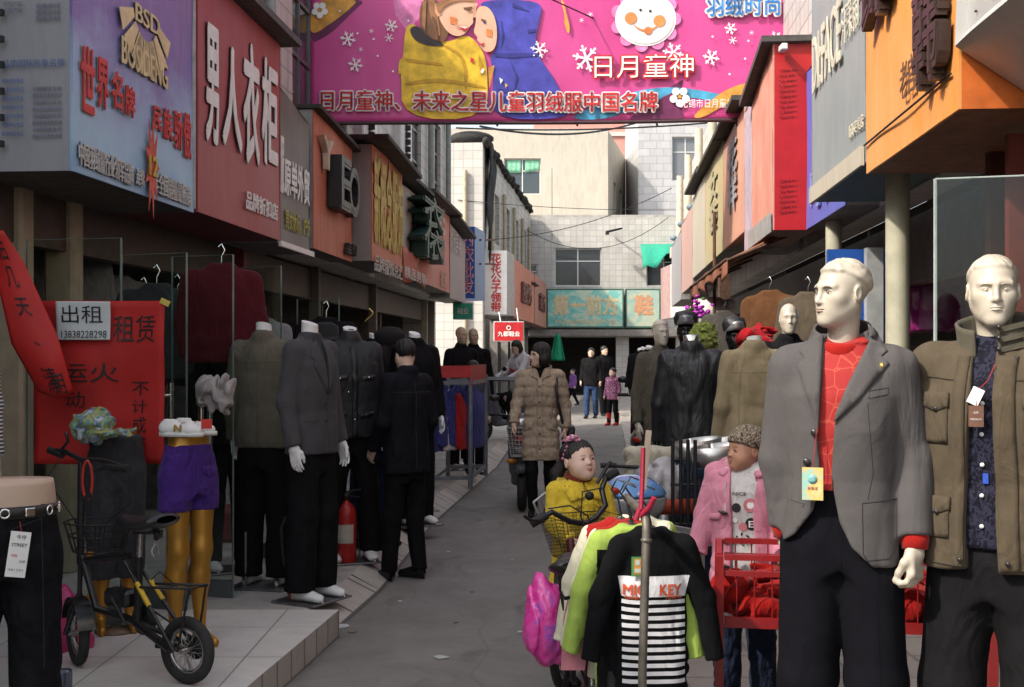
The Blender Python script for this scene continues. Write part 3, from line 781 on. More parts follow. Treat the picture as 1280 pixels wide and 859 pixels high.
for k in (0, 1):
    a = X2(632)+k*(X2(676)-X2(630))/2; mb.grid(lambda u, v: (a+.05+.62*u, BY+.12+.008*math.sin(u*19), Z2(200)-(.55-.12*k*u)*v), 20, 3)
o_ = mb.build('curtain', grc); solidify(o_, .012); child(o_, CB)
for q in ((2.2, 3.2, 1.5, 4.0), (4.8, 5.8, 1.5, 4.0)): child(window(None, Vector((X2(760), BY, 5.5)), side_u, sn, q, cols=1, rows=2, inset=.12), CB)
PB = empty('pink_building', (X(790, 66), 67, 0), 'pink building showing as a strip between cream block and white brick building', 'building')
mb = MB(); mb.box((X(770, 66), 68, 8), (9, 4, 16)); pbuild(mb, 'wall', pink_w, PB)
mb = MB(); 
for py in (168, 240): mb.box((X(770, 66), 65.97, Z(py, 66)), (9.1, .14, .22))
pbuild(mb, 'ledge', plain('pale_ledge', (.6, .52, .47), .7), PB)
mb = MB(); mb.box((X(794, 66), 65.8, Z(250, 66)), (.5, .4, 1.1)); pbuild(mb, 'wall_box', blackiron, PB)
WB = empty('brick_building', (X(850, 55), 56, 0), 'white painted brick building with a tall window rising behind the right end of the lane', 'building')
wo_ = Vector((X(798, 54), 54, 4)); ww = X(1000, 54)-wo_.x; qw = (X(840, 54)-wo_.x, X(874, 54)-wo_.x, Z(226, 54)-4, Z(171, 54)-4)
mb = MB(); wall_cells(mb, wo_, ux, ww, Z(90, 54)-4, nf, .3, [qw]); mb.prism([(0, 0), (0, Z(90, 54)-4), (6, Z(90, 54)-4), (6, 0)], wo_+Vector((0, .3, 0)), Vector((0, 1, 0)), UP, ux, .25)
pbuild(mb, 'wall', brick_wx, WB)
child(window(None, wo_, ux, nf, qw, cols=2, rows=2, inset=.12, pane=windowpane('window_pale', (.16, .17, .18)), frame=whitepaint), WB)
# cables slung across the lane
def cable(a, b, sag, r, lb):
    mb = MB(); a, b = Vector(a), Vector(b)
    mb.tube([a+(b-a)*(i/24)-UP*sag*4*(i/24)*(1-i/24) for i in range(25)], r, 5)
    tag(mb.build('cable', blackiron), lb, 'cable', 'cables slung across the lane')
cable(P(570, 160, 30.8), P(905, 152, 30.8), .12, .022, 'taut black cable slung across the lane just below the pink banner')
cable(P(600, 158, 30.7), P(812, 148, 40), .35, .03, 'thick sagging black cable looping under the pink banner')
cable((SL(9)-.1, 9, 5.6), (SR(16)+.3, 16, 5.3), .15, .008, 'thin wire running up from the left wall behind the banner')
cable(P(606, 300, 31), P(840, 235, 33), .3, .01, 'slack wire from the tarpaulin building to the right hand pipes')
cable(P(690, 300, 45.5), P(690, 210, 52), .3, .012, 'short wire dropping from the cream block to the end wall')
cable(P(572, 250, 30.8), P(880, 262, 30), .1, .008, 'thin cable crossing in front of the cream block window')
cable(P(640, 275, 44), P(835, 272, 44), 1.1, .012, 'thin sagging cable across the white tiled end wall')

# right-hand building
RB = empty('tiled_shop_building', (SR(14)+.6, 14, 0), 'white tiled building with pipes above the signs on the sunny side', 'building')
ro = Vector((SR(1)+.5, 1, 0)); RL = 32.0
mb = MB(); wall_cells(mb, ro+UP*2.6, U, RL, 3.4, NR, .24, [(18, 19, 1.5, 2.8), (23, 24, 1.5, 2.8)])
mb.prism([(0, 0), (5, 0), (5, 6), (0, 6)], ro+U*RL-NR*.24, -NR, UP, -U, .2); pbuild(mb, 'wall', tile_w, RB)
for q in ((18, 19, 4.1, 5.4), (23, 24, 4.1, 5.4)): child(window(None, ro, U, NR, q, cols=2, rows=2, inset=.08), RB)
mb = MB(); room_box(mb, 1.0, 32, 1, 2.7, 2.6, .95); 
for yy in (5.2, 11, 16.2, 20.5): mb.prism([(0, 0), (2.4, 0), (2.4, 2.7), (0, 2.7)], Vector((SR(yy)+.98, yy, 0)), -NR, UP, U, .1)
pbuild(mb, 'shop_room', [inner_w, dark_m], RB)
mb = MB(); mb.bar(Vector((SR(1.2)+.95, 1.2, 2.35)), Vector((SR(31)+.95, 31, 2.35)), .14, .5); pbuild(mb, 'lintel', plain('lintel_right', (.10, .08, .065), .6, dirt=.3), RB)
olive_p = plain('olive_pillar', (.40, .38, .28), .5, var=.12, dirt=.25)
for px, Yc, wd, m in ((1122, 7.0, .11, olive_p), (1042, 9.5, .10, olive_p), (905, 16, .14, rust), (1244, 5.9, .07, plain('pillar_redbrown', (.10, .028, .016), .6)), (880, 21, .16, conc)):
    mb = MB()
    if wd < .15 and m is olive_p: mb.tube([((px-640)/FPX*Yc, Yc, .05), ((px-640)/FPX*Yc, Yc, 2.62)], wd/1.6, 16)
    else: mb.box(((px-640)/FPX*Yc, Yc, 1.33), (wd, wd, 2.6))
    pbuild(mb, 'pillar', m, RB)
mb = MB(); bx = P(1075, 330, 9.0)
mb.prism([(-.22, .1), (.22, .1), (.22, 2.35), (-.22, 2.35)], (bx.x-.02, 9.0, 0), ux, UP, Vector((0, 1, 0)), .05)
pbuild(mb, 'blue_panel', plain('blue_panel', (.02, .09, .36), .45), RB)
mb = MB(); bx = P(1092, 330, 8.9); mb.box((bx.x, 8.9, 1.2), (.12, .08, 2.3)); pbuild(mb, 'door_frame', plain('frame_pale', (.34, .35, .35), .4), RB)
# wall pipes and small fittings, right far
for px, Yc in ((862, 20), (852, 23), (846, 26), (838, 29)):
    mb = MB(); b_ = Vector((SR(Yc)+.32, Yc, 0)); mb.tube([b_+UP*3.4, b_+UP*5.9], .08, 8); mb.tube([b_+UP*3.9+U*.5, b_+UP*5.2+U*.5], .06, 8)
    mb.ell(b_+UP*(4.4)+NR*.15, (.09, .09, .07), None, 10, 6, 1); mb.box(b_+UP*4.05+NR*.1, (.25, .3, .25)); mb.bar(b_+UP*4.2, b_+UP*4.2+U*.5, .03, .05)
    pbuild(mb, 'pipes', [plain('pipe_cream', (.50, .44, .33), .6), plain('fitting_blue', (.12, .17, .21), .5)], RB)
# ================================================================ shop signs
def YP(px, a): return a*FPX/(px-760)                 # depth at which the plane x = a + .08 y shows at column px
def LPt(px, py, a): return P(px, py, YP(px, a))
BLACKM = plain('sign_black', (.015, .015, .016), .45)
WHITEM = plain('letter_white', (.72, .70, .66), .55, var=.08)
WHITEG = plain('letter_white_worn', (.50, .48, .45), .6, var=.2)
REDM = plain('letter_red', (.50, .03, .03), .5)
GOLDM = plain('letter_gold', (.62, .50, .26), .45)
NAVY = plain('letter_navy', (.03, .03, .10), .5)
YELM = plain('letter_yellow', (.50, .36, .05), .5)
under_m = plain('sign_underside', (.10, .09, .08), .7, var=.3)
def sign(side, name, label, ya, yb, z0, z1, a, depth, front, body=None, under=None, z1b=None, z0b=None, group='shop signs along the lane'):
    """box sign: front on the plane x = a + .08 y, from depth ya to yb"""
    s = -1 if side < 0 else 1; z1b = z1 if z1b is None else z1b; z0b = z0 if z0b is None else z0b
    e = empty(name, (a+SLP*ya, ya, z0), label, 'sign', group)
    out = NL if side < 0 else NR
    pa, pb = Vector((a+SLP*ya, ya, 0)), Vector((a+SLP*yb, yb, 0)); qa, qb = pa-out*depth, pb-out*depth
    mb = MB(); V = [pa+UP*z0, pb+UP*z0b, pb+UP*z1b, pa+UP*z1, qa+UP*z0, qb+UP*z0b, qb+UP*z1b, qa+UP*z1]
    g = .012
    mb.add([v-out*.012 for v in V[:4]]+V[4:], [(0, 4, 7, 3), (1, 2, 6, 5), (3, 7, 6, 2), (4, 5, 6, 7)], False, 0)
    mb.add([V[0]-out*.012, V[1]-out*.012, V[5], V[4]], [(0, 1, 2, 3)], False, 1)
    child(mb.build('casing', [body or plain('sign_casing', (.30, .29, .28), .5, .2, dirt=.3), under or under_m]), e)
    mb = MB(); nx = 10
    V0 = [V[0], V[1], V[2], V[3]]
    mb.grid(lambda u, v: (V0[0]*(1-u)+V0[1]*u)*(1-v)+(V0[3]*(1-u)+V0[2]*u)*v + out*(.006*math.sin(u*9+v*4)-.004), 12, 8)
    mb.add([V0[0], V0[1], V0[2], V0[3]]+[p-out*.014 for p in V0], [(0, 1, 5, 4), (1, 2, 6, 5), (2, 3, 7, 6), (3, 0, 4, 7)])
    child(mb.build('panel', front), e)
    e['plane'] = a; return e
def px_text(mb, s, x0, x1, yt, yb, a, side=-1, back=None, mi=None, depth=.006, off=.010, bold=0.0, bb=.035, slope=0.0, **kw):
    """lettering fitted into a pixel box of the sign plane; back adds a darker outline behind it"""
    Y0, Y1 = YP(x0, a), YP(x1, a); Yc = (Y0+Y1)/2; xm = 760+a*FPX/Yc
    k = (xm-x0)/(x1-x0)
    c = Vector((a+SLP*Yc, Yc, EYE-((yt+yb)/2-445)/FPX*Yc)); out = NL if side < 0 else NR
    right = U if side < 0 else -U; w_ = abs(Y1-Y0)*1.003; h_ = (yb-yt)/FPX*Yc
    up = UP
    right = (right+UP*slope).normalized()
    if back is not None:
        rr = bb*.5*min(h_, .5)
        for k8 in range(8): text_into(mb, s, c+out*(off-.006+.0004*k8)+right*rr*math.cos(k8*PI/4)+up*rr*math.sin(k8*PI/4), right, up, w_, h_, bold=bold, depth=0, mi=back, **kw)
    text_into(mb, s, c+out*off, right, up, w_, h_, bold=bold, depth=depth, mi=mi, **kw)
def into(mb, name, mats, par): return child(mb.build(name, mats), par)

# --- left row
def blueprint():
    m, t, b = nmat('blue_print'); c_ = t.nodes.new('ShaderNodeTexCoord'); s = t.nodes.new('ShaderNodeSeparateXYZ'); t.links.new(c_.outputs['Object'], s.inputs[0])
    z = nmath(t, 'ADD', s.outputs[2], nmath(t, 'MULTIPLY', nnoise(t, ncoord(t, (1, 1, 1.4)), 1.7, 6, .6), 1.0))
    r = t.nodes.new('ShaderNodeMapRange'); r.inputs[1].default_value = 2.9; r.inputs[2].default_value = 4.7; t.links.new(z, r.inputs[0])
    c = nramp(t, r.outputs[0], [(0, (.15, .30, .52, 1)), (.22, (.30, .50, .66, 1)), (.42, (.27, .38, .58, 1)), (.62, (.16, .13, .36, 1)), (1, (.17, .11, .27, 1))])
    f = nnoise(t, ncoord(t, (1, 1, .1)), 20, 5, .7); c = nmix(t, nramp(t, f, [(.5, (0, 0, 0, 1)), (.8, (.35, .35, .35, 1))]), c, (.38, .40, .45, 1))
    t.links.new(c, b.inputs['Base Color']); b.inputs['Roughness'].default_value = .45; nbump(t, b, nnoise(t, ncoord(t), 3, 3), .1, .03); return m
a = SLA
e = sign(-1, 'shop_sign', 'blue and purple printed billboard with red characters, gold lettering and a gold fan emblem', YP(90, a), YP(243, a)-.01, 2.57, 4.4, a, .95,
         blueprint(), painted('pale_board', (.33, .34, .37), (.26, .26, .28), .3, .5, 4, .25))
mb = MB()
for ch, x, y, h_, w_ in (('世', 107, 100, 79, 17), ('界', 126, 105, 60, 14), ('名', 144, 113, 45, 13), ('牌', 160, 127, 36, 12), ('民', 194.5, 149, 29, 10), ('族', 207.5, 156, 37, 11), ('骄', 220.5, 163, 46, 10), ('傲', 232, 170, 54, 9)):
    px_text(mb, ch, x-w_/2, x+w_/2, y-h_/2, y+h_/2, a, mi=0, back=1, bold=.03)
px_text(mb, '中国羽绒服行业领军品牌', 96, 164, 192, 220, a, mi=1, back=2, bold=.01, slope=-.02)
px_text(mb, '连续', 168, 178, 212, 232, a, mi=1, back=2, bold=.01)
px_text(mb, '年全国销量最畅销', 190, 236, 224, 250, a, mi=1, back=2, bold=.01, slope=-.02)
into(mb, 'lettering', [REDM, WHITEG, NAVY], e)
mb = MB(); px_text(mb, 'BOSIDENG', 150, 207, 64, 96, a, mi=0, back=1, bold=.015, bb=.015)
px_text(mb, 'BSD', 167, 197, 14, 36, a, mi=0, back=1, bold=.015, bb=.02)
c = LPt(180, 8, a)+NL*.012
for side in (-1, 1):
    for k in range(5):
        an = R(-25-22*k); r0, r1 = .22, .44
        p = [(side*r0*math.cos(an-.13), r0*math.sin(an-.13)), (side*r1*math.cos(an-.16), r1*math.sin(an-.16)), (side*r1*math.cos(an+.15), r1*math.sin(an+.15)), (side*r0*math.cos(an+.12), r0*math.sin(an+.12))]
        mb.prism(p if side > 0 else p[::-1], c, U, UP, NL, .004, 0)
        if k == 0: continue
into(mb, 'emblem', [GOLDM, plain('letter_bronze', (.16, .10, .05), .5)], e)
mb = MB(); c = LPt(187, 208, a)+NL*.016
mb.prism([((.17 if k % 2 == 0 else .085)*math.cos(2*PI*k/18)*.7, (.34 if k % 2 == 0 else .15)*math.sin(2*PI*k/18)) for k in range(18)], c, U, UP, NL, .004, 0)
px_text(mb, '12', 182, 192, 196, 220, a, mi=1, off=.024, bold=.03); into(mb, 'starburst', [plain('burst_red', (.50, .06, .03), .5), YELM], e)
# small blue notices printed on the end board facing the lane mouth
mb = MB(); y0 = YP(90, a)
def end_text(s, x0, x1, yt, yb, mi):
    c = P((x0+x1)/2, (yt+yb)/2, y0-.006); text_into(mb, s, c, (NL).normalized(), UP, (x1-x0)/FPX*y0, (yb-yt)/FPX*y0, depth=.002, mi=mi)
end_text('品质国际形象名牌', 2, 82, 74, 84, 0)
for r_ in range(8): end_text('服装批发零售货源' if r_ % 2 else '羽绒服饰专卖', 40, 78, 108+8.5*r_, 113+8.5*r_, 1)
for r_ in range(7): end_text('商场地址电话', 2, 30, 98+11*r_, 104+11*r_, 0)
for r_ in range(3): end_text('销售热线', 44, 76, 4+8*r_, 10+8*r_, 1)
for r_ in range(2): end_text('名优产品', 4, 28, 2+8*r_, 8+8*r_, 1)
into(mb, 'notice_lettering', [plain('ink_blue', (.10, .16, .34), .6), plain('ink_grey', (.17, .18, .24), .6)], e)
mb = MB()
for py in (16, 49, 81, 114, 147, 180): mb.box(P(1, py, y0-.02), (.03, .03, .035))
into(mb, 'clip', BLACKM, e)

redfade = painted('red_board', (.33, .055, .06), (.34, .13, .13), .4, .5, 9, .15)
redside = plain('red_side', (.33, .012, .015), .5)
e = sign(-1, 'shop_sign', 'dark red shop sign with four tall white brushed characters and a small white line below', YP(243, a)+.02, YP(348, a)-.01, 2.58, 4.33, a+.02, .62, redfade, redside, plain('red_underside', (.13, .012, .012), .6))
mb = MB()
for ch, x0, x1, yt, yb in (('男', 256, 271, 36, 176), ('人', 277, 300, 63, 184), ('衣', 303, 322, 58, 204), ('柜', 326, 345, 80, 205)):
    px_text(mb, ch, x0, x1, yt, yb, a+.02, mi=0, back=1, bold=.035, bb=.03)
px_text(mb, '品牌折扣店', 306, 345, 247, 269, a+.02, mi=0, bold=.02)
into(mb, 'lettering', [WHITEM, plain('letter_outline', (.05, .012, .015), .6)], e)  # white letters with a dark printed outline
mb = MB(); ya, yb = YP(245, a), YP(349, a); oo = Vector((a+SLP*ya, ya, 4.34))
mb.prism([(0, 0), (yb-ya+.1, 0), (yb-ya+.1, .06), (0, .06)], oo+NL*.18, U, UP, -NL, .9); into(mb, 'rain_board', plain('weathered_board', (.09, .08, .075), .8), e)
mb = MB(); pp = Vector((a+.02+SLP*(YP(243, a)+.02), YP(243, a)-.004, 0)); mb.prism([(-.05, 2.6), (-.012, 2.6), (-.012, 4.33), (-.05, 4.33)], pp, NL, UP, -U, .012); into(mb, 'edge_strip', WHITEG, e)

greyp = painted('grey_sign_print', (.13, .12, .115), (.20, .18, .16), .4, .5, 7, .2)
e = sign(-1, 'shop_sign', 'dark grey shop sign beside the red one with white characters and a small yellow line', YP(348, a)+.02, YP(390, a)-.01, 2.56, 4.0, a-.02, .5, greyp, z1b=3.85)
mb = MB(); px_text(mb, '原单外贸', 354, 385, 206, 250, a-.02, mi=0, bold=.03); px_text(mb, '男女休闲、户外', 355, 386, 268, 292, a-.02, mi=1, bold=.01); px_text(mb, '服', 349, 353, 172, 240, a-.02, mi=0, bold=.03)
into(mb, 'lettering', [WHITEM, plain('letter_olive', (.34, .29, .04), .5)], e)
mb = MB(); q0, q1 = Vector((a+.0+SLP*YP(348, a), YP(348, a)+.02, 2.56)), Vector((a+SLP*YP(390, a), YP(390, a), 2.56)); mb.bar(q0+NL*.01, q1+NL*.01, .03, .05); into(mb, 'bottom_trim', WHITEM, e)

wood = painted('orange_boards', (.50, .12, .065), (.55, .25, .17), .5, .6, 16, .3, plank=2.6)
e = sign(-1, 'shop_sign', 'orange plank sign with bulky black raised letters and a pale letter Y above them', YP(391, a)+.03, YP(441, a)-.02, 2.63, 4.02, a, .4, wood, z1b=3.93)
mb = MB(); px_text(mb, 'E', 409, 422, 200, 262, a, depth=.12, off=.01, bold=.03); px_text(mb, 'O', 424, 437, 212, 270, a, depth=.09, off=.01, bold=.04); px_text(mb, '品', 429, 433, 304, 318, a, depth=.05); px_text(mb, '牌', 435, 440, 306, 320, a, depth=.05)
into(mb, 'raised_lettering', BLACKM, e)
mb = MB(); px_text(mb, 'Y', 397, 409, 174, 212, a, depth=.05, bold=.02); into(mb, 'letter', plain('letter_bone', (.45, .36, .26), .6), e)
mb = MB(); ya, yb = YP(391, a), YP(441, a); oo = Vector((a+SLP*ya, ya, 4.03)); d_ = Vector((SLP, 1, -.055)).normalized()
mb.prism([(0, 0), (yb-ya+.1, 0), (yb-ya+.1, .04), (0, .04)], oo+NL*.08, d_, UP, -NL, .55); into(mb, 'rain_board', plain('dark_board', (.05, .045, .04), .8), e)

a2 = -2.75
yprint = painted('red_yellow_print', (.52, .10, .055), (.50, .24, .13), .6, .55, 12, .25)
e = sign(-1, 'shop_sign', 'salmon red sign with tall faded yellow characters, its grey end board facing the lane mouth', YP(465, a2), YP(503, a2), 2.66, 4.02, a2, .5, yprint, painted('taupe_board', (.30, .26, .24), (.26, .23, .21), .3, .6, 8, .25))
mb = MB(); px_text(mb, '新概念服饰', 466.5, 502, 206, 312, a2, mi=0, bold=.04); px_text(mb, '品牌服饰总汇', 467, 502, 326, 345, a2, mi=1, bold=.01)
into(mb, 'lettering', [plain('letter_mustard', (.50, .37, .06), .6), WHITEG], e)
tarboard = plain('tar_board', (.07, .063, .058), .9, var=.3)
mb = MB(); ya, yb = YP(462, a2), YP(508, a2)
mb.prism([(0, 0), (yb-ya, -.10), (yb-ya, -.05), (0, .05)], Vector((a2+SLP*ya, ya, 4.06))+NL*.22, U, UP, -NL, .8); into(mb, 'rain_board', tarboard, e)

e = sign(-1, 'shop_sign', 'pale grey sign with stacked dark green raised lettering and a torn pink cloth strip below', 16.3, 18.7, 3.05, 3.95, a2-.12, .35, painted('pale_panel', (.42, .39, .36), (.34, .31, .28), .4, .6, 6, .3))
pl = a2-.12
mb = MB(); px_text(mb, '衣\n依', 509, 536, 250, 325, pl, depth=.20, off=.01, bold=.05, line=.95); into(mb, 'raised_lettering', plain('letter_dark_green', (.02, .06, .05), .5), e)
mb = MB(); q0 = Vector((pl+SLP*16.35, 16.35, 3.04))
mb.grid(lambda u, v: q0+U*(2.3*u)+NL*(.05+.03*math.sin(u*14+v*3))+UP*(-.42*v*(1+.12*math.sin(u*9))), 24, 5); solidify(into(mb, 'cloth_strip', painted('pink_cloth', (.50, .13, .10), (.5, .25, .2), .4, .8, 10, .2), e), .008)
mb = MB(); px_text(mb, '精品男装', 505, 532, 338, 352, pl+.10, mi=0, bold=.02, depth=.004); into(mb, 'lettering', [WHITEG], e)
e = sign(-1, 'shop_sign', 'pink panelled sign with tall washed out white characters under a tar board', 18.8, 21.6, 2.68, 4.05, a2-.1, .4, painted('pink_sign', (.55, .16, .12), (.5, .26, .22), .5, .6, 10, .25))
mb = MB(); px_text(mb, '男装世界', 535.5, 556, 250, 328, a2-.1, bold=.02); px_text(mb, '批发', 550, 557, 340, 360, a2-.1); into(mb, 'lettering', plain('letter_pinkish', (.52, .33, .27), .6), e)
mb = MB(); mb.prism([(0, 0), (3.4, 0), (3.4, .05), (0, .05)], Vector((a2-.1+SLP*18.5, 18.5, 4.08))+NL*.2, U, UP, -NL, .8); mb.prism([(0, 0), (2.1, 0), (2.1, .05), (0, .05)], Vector((a2-.12+SLP*16.4, 16.4, 4.0))+NL*.2, U, UP, -NL, .7)
into(mb, 'rain_board', tarboard, e)
e = sign(-1, 'shop_sign', 'greyish pink weathered sign, last in the left row before the blue box sign', 21.65, 24.0, 2.6, 3.95, a2-.1, .4, painted('grey_pink_sign', (.36, .27, .26), (.34, .32, .33), .6, .6, 9, .25), z1b=3.8)
mb = MB(); px_text(mb, '时尚男装', 562, 575, 290, 318, a2-.1, bold=.0); into(mb, 'lettering', plain('letter_faint', (.5, .42, .4), .6), e)
mb = MB(); mb.prism([(0, 0), (2.6, -.12), (2.6, -.07), (0, .05)], Vector((a2-.1+SLP*21.6, 21.6, 4.02))+NL*.2, U, UP, -NL, .7); into(mb, 'rain_board', tarboard, e)

def box_sign(name, label, foot, z0, z1, mats, face_mi, group=None):
    """free footprint box sign; foot = [(px, Y) ...]"""
    pts = [Vector(((px-640)/FPX*Y, Y, 0)) for px, Y in foot]; n = len(pts)
    e = empty(name, pts[0]+UP*z0, label, 'sign', group or 'shop signs along the lane')
    mb = MB(); vv = [p+UP*z0 for p in pts]+[p+UP*z1 for p in pts]
    mb.add(vv, [tuple(reversed(range(n)))], False, 0); mb.add(vv, [tuple(range(n, 2*n))], False, 0)
    for i in range(n): mb.add([vv[i], vv[(i+1) % n], vv[n+(i+1) % n], vv[n+i]], [(0, 1, 2, 3)], False, face_mi[i])
    into(mb, 'casing', mats, e); return e, pts
blue_b = painted('blue_box', (.02, .06, .33), (.06, .14, .38), .35, .5, 6, .15); blue_l = painted('blue_box_side', (.16, .24, .42), (.25, .31, .45), .35, .5, 6, .2)
e, pp = box_sign('box_sign', 'blue upright box sign with a column of white bordered pink characters', [(556, 24.4), (593.5, 24.4), (606, 25.5), (590, 25.6)], 2.72, 4.18, [blue_b, blue_b, blue_l], [1, 2, 1, 1])
mb = MB(); text_into(mb, '内\n衣\n批\n发', P(584.5, 328, 24.39), (1, 0, 0), UP, .24, 1.28, bold=.03, depth=.004, mi=1, line=.95); text_into(mb, '内\n衣\n批\n发', P(584.5, 328, 24.384), (1, 0, 0), UP, .215, 1.25, bold=-.005, depth=.006, mi=0, line=.95)
into(mb, 'lettering', [plain('letter_crimson', (.48, .05, .12), .5), WHITEM], e)
mb = MB(); mb.tube([P(600, 330, 24.9), P(618, 330, 31.2)], .025, 6); mb.tube([P(600, 300, 24.9), P(618, 300, 31.2)], .025, 6); into(mb, 'bracket', rust, e)
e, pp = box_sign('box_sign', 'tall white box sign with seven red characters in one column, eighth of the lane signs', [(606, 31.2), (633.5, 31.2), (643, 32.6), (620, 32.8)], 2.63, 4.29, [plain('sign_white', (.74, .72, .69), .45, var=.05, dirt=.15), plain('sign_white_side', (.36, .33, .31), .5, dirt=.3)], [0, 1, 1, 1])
e['label'] = 'tall white box sign with a single column of red characters beside the blue box sign'
mb = MB(); text_into(mb, '花\n花\n公\n子\n领\n带', P(620, 353.5, 31.19), (1, 0, 0), UP, .26, 1.52, bold=.035, depth=.005, line=.95); into(mb, 'lettering', REDM, e)
for lb, foot, z0, z1, c, s in (('faded orange red sign on the far left building beside the white box sign', [(643, 32.7), (668, 39), (662, 39.4), (636, 33)], 2.6, 4.2, (.50, .16, .09), '服饰'),
                               ('brown red sign, last of the left row, beside the turquoise end sign', [(668.5, 39.2), (683, 45.6), (676, 46), (662, 39.5)], 2.6, 4.25, (.40, .17, .12), '商行')):
    m = painted('far_sign_%d' % int(foot[0][0]), c, tuple(min(1, x*1.1+.05) for x in c), .5, .6, 5, .3)
    e, pp = box_sign('shop_sign', lb, foot, z0, z1, [m, plain('sign_casing_far', (.30, .26, .24), .6)], [0, 1, 1, 1])
    u_ = (pp[1]-pp[0]).normalized(); n_ = Vector((u_.y, -u_.x, 0)); mid = (pp[0]+pp[1])/2+UP*(z0+z1)/2+n_*.01
    mb = MB(); text_into(mb, s, mid, u_, UP, (pp[1]-pp[0]).length*.45, .6, bold=.03, depth=.06); into(mb, 'lettering', plain('letter_maroon', (.16, .05, .04), .5), e)
e = empty('hanging_sign', P(636, 414, 30.6), 'small red sign with one white line in a silver frame over the pavement', 'sign', 'shop signs along the lane')
mb = MB(); c = P(636, 414.5, 30.6); mb.box(c, (.78, .10, .52), None, None, .02); into(mb, 'casing', alu, e)
mb = MB(); mb.box(c+Vector((0, -.054, 0)), (.73, .012, .47)); into(mb, 'panel', plain('sign_red', (.42, .02, .025), .4), e)
mb = MB(); text_into(mb, '九都鞋业', c+Vector((0, -.062, -.06)), (1, 0, 0), UP, .56, .13, bold=.03); mb.tube([c+Vector((math.cos(2*PI*i/12)*.05, -.064, .09+math.sin(2*PI*i/12)*.05)) for i in range(12)], .012, 4, None, False, True); into(mb, 'lettering', WHITEM, e)
mb = MB(); mb.tube([c+Vector((-.2, 0, .2)), c+Vector((-.25, .1, .5))], .02, 6); mb.tube([c+Vector((.25, 0, .2)), c+Vector((.2, .1, .6))], .02, 6); into(mb, 'hanger', alu, e)
e = empty('light_box', P(579, 388, 23.6), 'small green light box sign under the blue box sign', 'sign', 'shop signs along the lane')
c = P(579, 389, 23.6); mb = MB(); mb.box(c, (.40, .14, .34), None, None, .015); into(mb, 'casing', alu, e)
mb = MB(); mb.box(c+Vector((0, -.074, 0)), (.37, .012, .30)); into(mb, 'panel', plain('sign_green', (.02, .30, .19), .4), e)
mb = MB(); text_into(mb, '鞋业', c+Vector((0, -.082, 0)), (1, 0, 0), UP, .24, .12, bold=.03); into(mb, 'lettering', WHITEG, e)

# --- end of the lane
def endprint(key, c1, c2, c3):
    m, t, b = nmat(key); v = ncoord(t, (1, 1, 1.2)); f = nnoise(t, v, 1.6, 7, .65, 1.0)
    c = nramp(t, f, [(.3, c1+(1,)), (.48, c2+(1,)), (.58, c3+(1,)), (.72, c2+(1,))]); t.links.new(c, b.inputs['Base Color']); b.inputs['Roughness'].default_value = .6; return m
for px0, px1, lb, pm, txt, tm in ((683, 780, 'wide faded turquoise sign with pale yellow characters across the end of the lane', endprint('turquoise_print', (.10, .38, .36), (.20, .52, .46), (.52, .60, .44)), '第一前方', plain('letter_cream', (.62, .52, .30), .6)),
                                  (782, 826, 'smaller pale turquoise sign with a faded orange character at the right end of the lane', endprint('pale_turquoise_print', (.22, .42, .38), (.34, .46, .38), (.48, .50, .36)), '鞋', plain('letter_orange_faded', (.60, .30, .16), .6))):
    e = empty('shop_sign', P((px0+px1)/2, 410, 45.7), lb, 'sign', 'shop signs along the lane')
    x0, x1 = X(px0, 45.7), X(px1, 45.7); z0, z1 = Z(410, 45.7), Z(361, 45.7)
    mb = MB(); mb.box(((x0+x1)/2, 45.9, (z0+z1)/2), (x1-x0-.02, .4, z1-z0)); into(mb, 'casing', plain('sign_green_frame', (.05, .12, .09), .5), e)
    mb = MB(); mb.box(((x0+x1)/2, 45.695, (z0+z1)/2), (x1-x0-.12, .012, z1-z0-.12)); into(mb, 'panel', pm, e)
    mb = MB(); text_into(mb, txt, ((x0+x1)/2+.02, 45.688, (z0+z1)/2+.12), (1, 0, 0), UP, (x1-x0)*(.82 if len(txt) > 1 else .5), (z1-z0)*.48, bold=.06, depth=.01)
    if len(txt) > 1: text_into(mb, 'YIQIANFANG SHOES', ((x0+x1)/2-.0, 45.688, z0+.22), (1, 0, 0), UP, (x1-x0)*.8, .2, bold=.02, depth=.01)
    into(mb, 'lettering', tm, e)

# --- right row (read from the far end towards us)
ar = SRA
orange = painted('orange_boards_right', (.70, .24, .04), (.60, .36, .16), .6, .5, 6, .22, zs=.3)
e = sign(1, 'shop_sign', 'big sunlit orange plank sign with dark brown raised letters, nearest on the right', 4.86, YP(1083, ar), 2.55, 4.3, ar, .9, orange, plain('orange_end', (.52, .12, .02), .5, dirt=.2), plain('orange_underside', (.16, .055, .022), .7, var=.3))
mb = MB(); px_text(mb, '韩', 1160, 1192, -26, 102, ar, 1, depth=.05, off=.01, bold=.05); px_text(mb, '饰', 1090, 1124, -62, 24, ar, 1, depth=.05, off=.01, bold=.05)
into(mb, 'raised_lettering', plain('letter_dark_brown', (.035, .02, .015), .4), e)
mb = MB(); px_text(mb, '老宫', 1128, 1147, 72, 120, ar, 1, depth=.004, bold=-.01); into(mb, 'lettering', plain('letter_brown', (.12, .06, .03), .6), e)
mb = MB(); seamp = [LPt(1083, 182, ar), LPt(1192, 92, ar)]; mb.tube([p+NR*.012 for p in seamp], .006, 5); into(mb, 'joint', BLACKM, e)
grey = painted('blue_grey_sign', (.21, .24, .25), (.32, .32, .30), .45, .5, 14, .2)
e = sign(1, 'shop_sign', 'blue grey sign with cream latin letters beside the orange plank sign', YP(1083, ar)+.03, YP(1015, ar), 2.62, 4.4, ar, .8, grey, plain('grey_sign_casing', (.25, .25, .24), .5), plain('green_underside', (.025, .06, .045), .6))
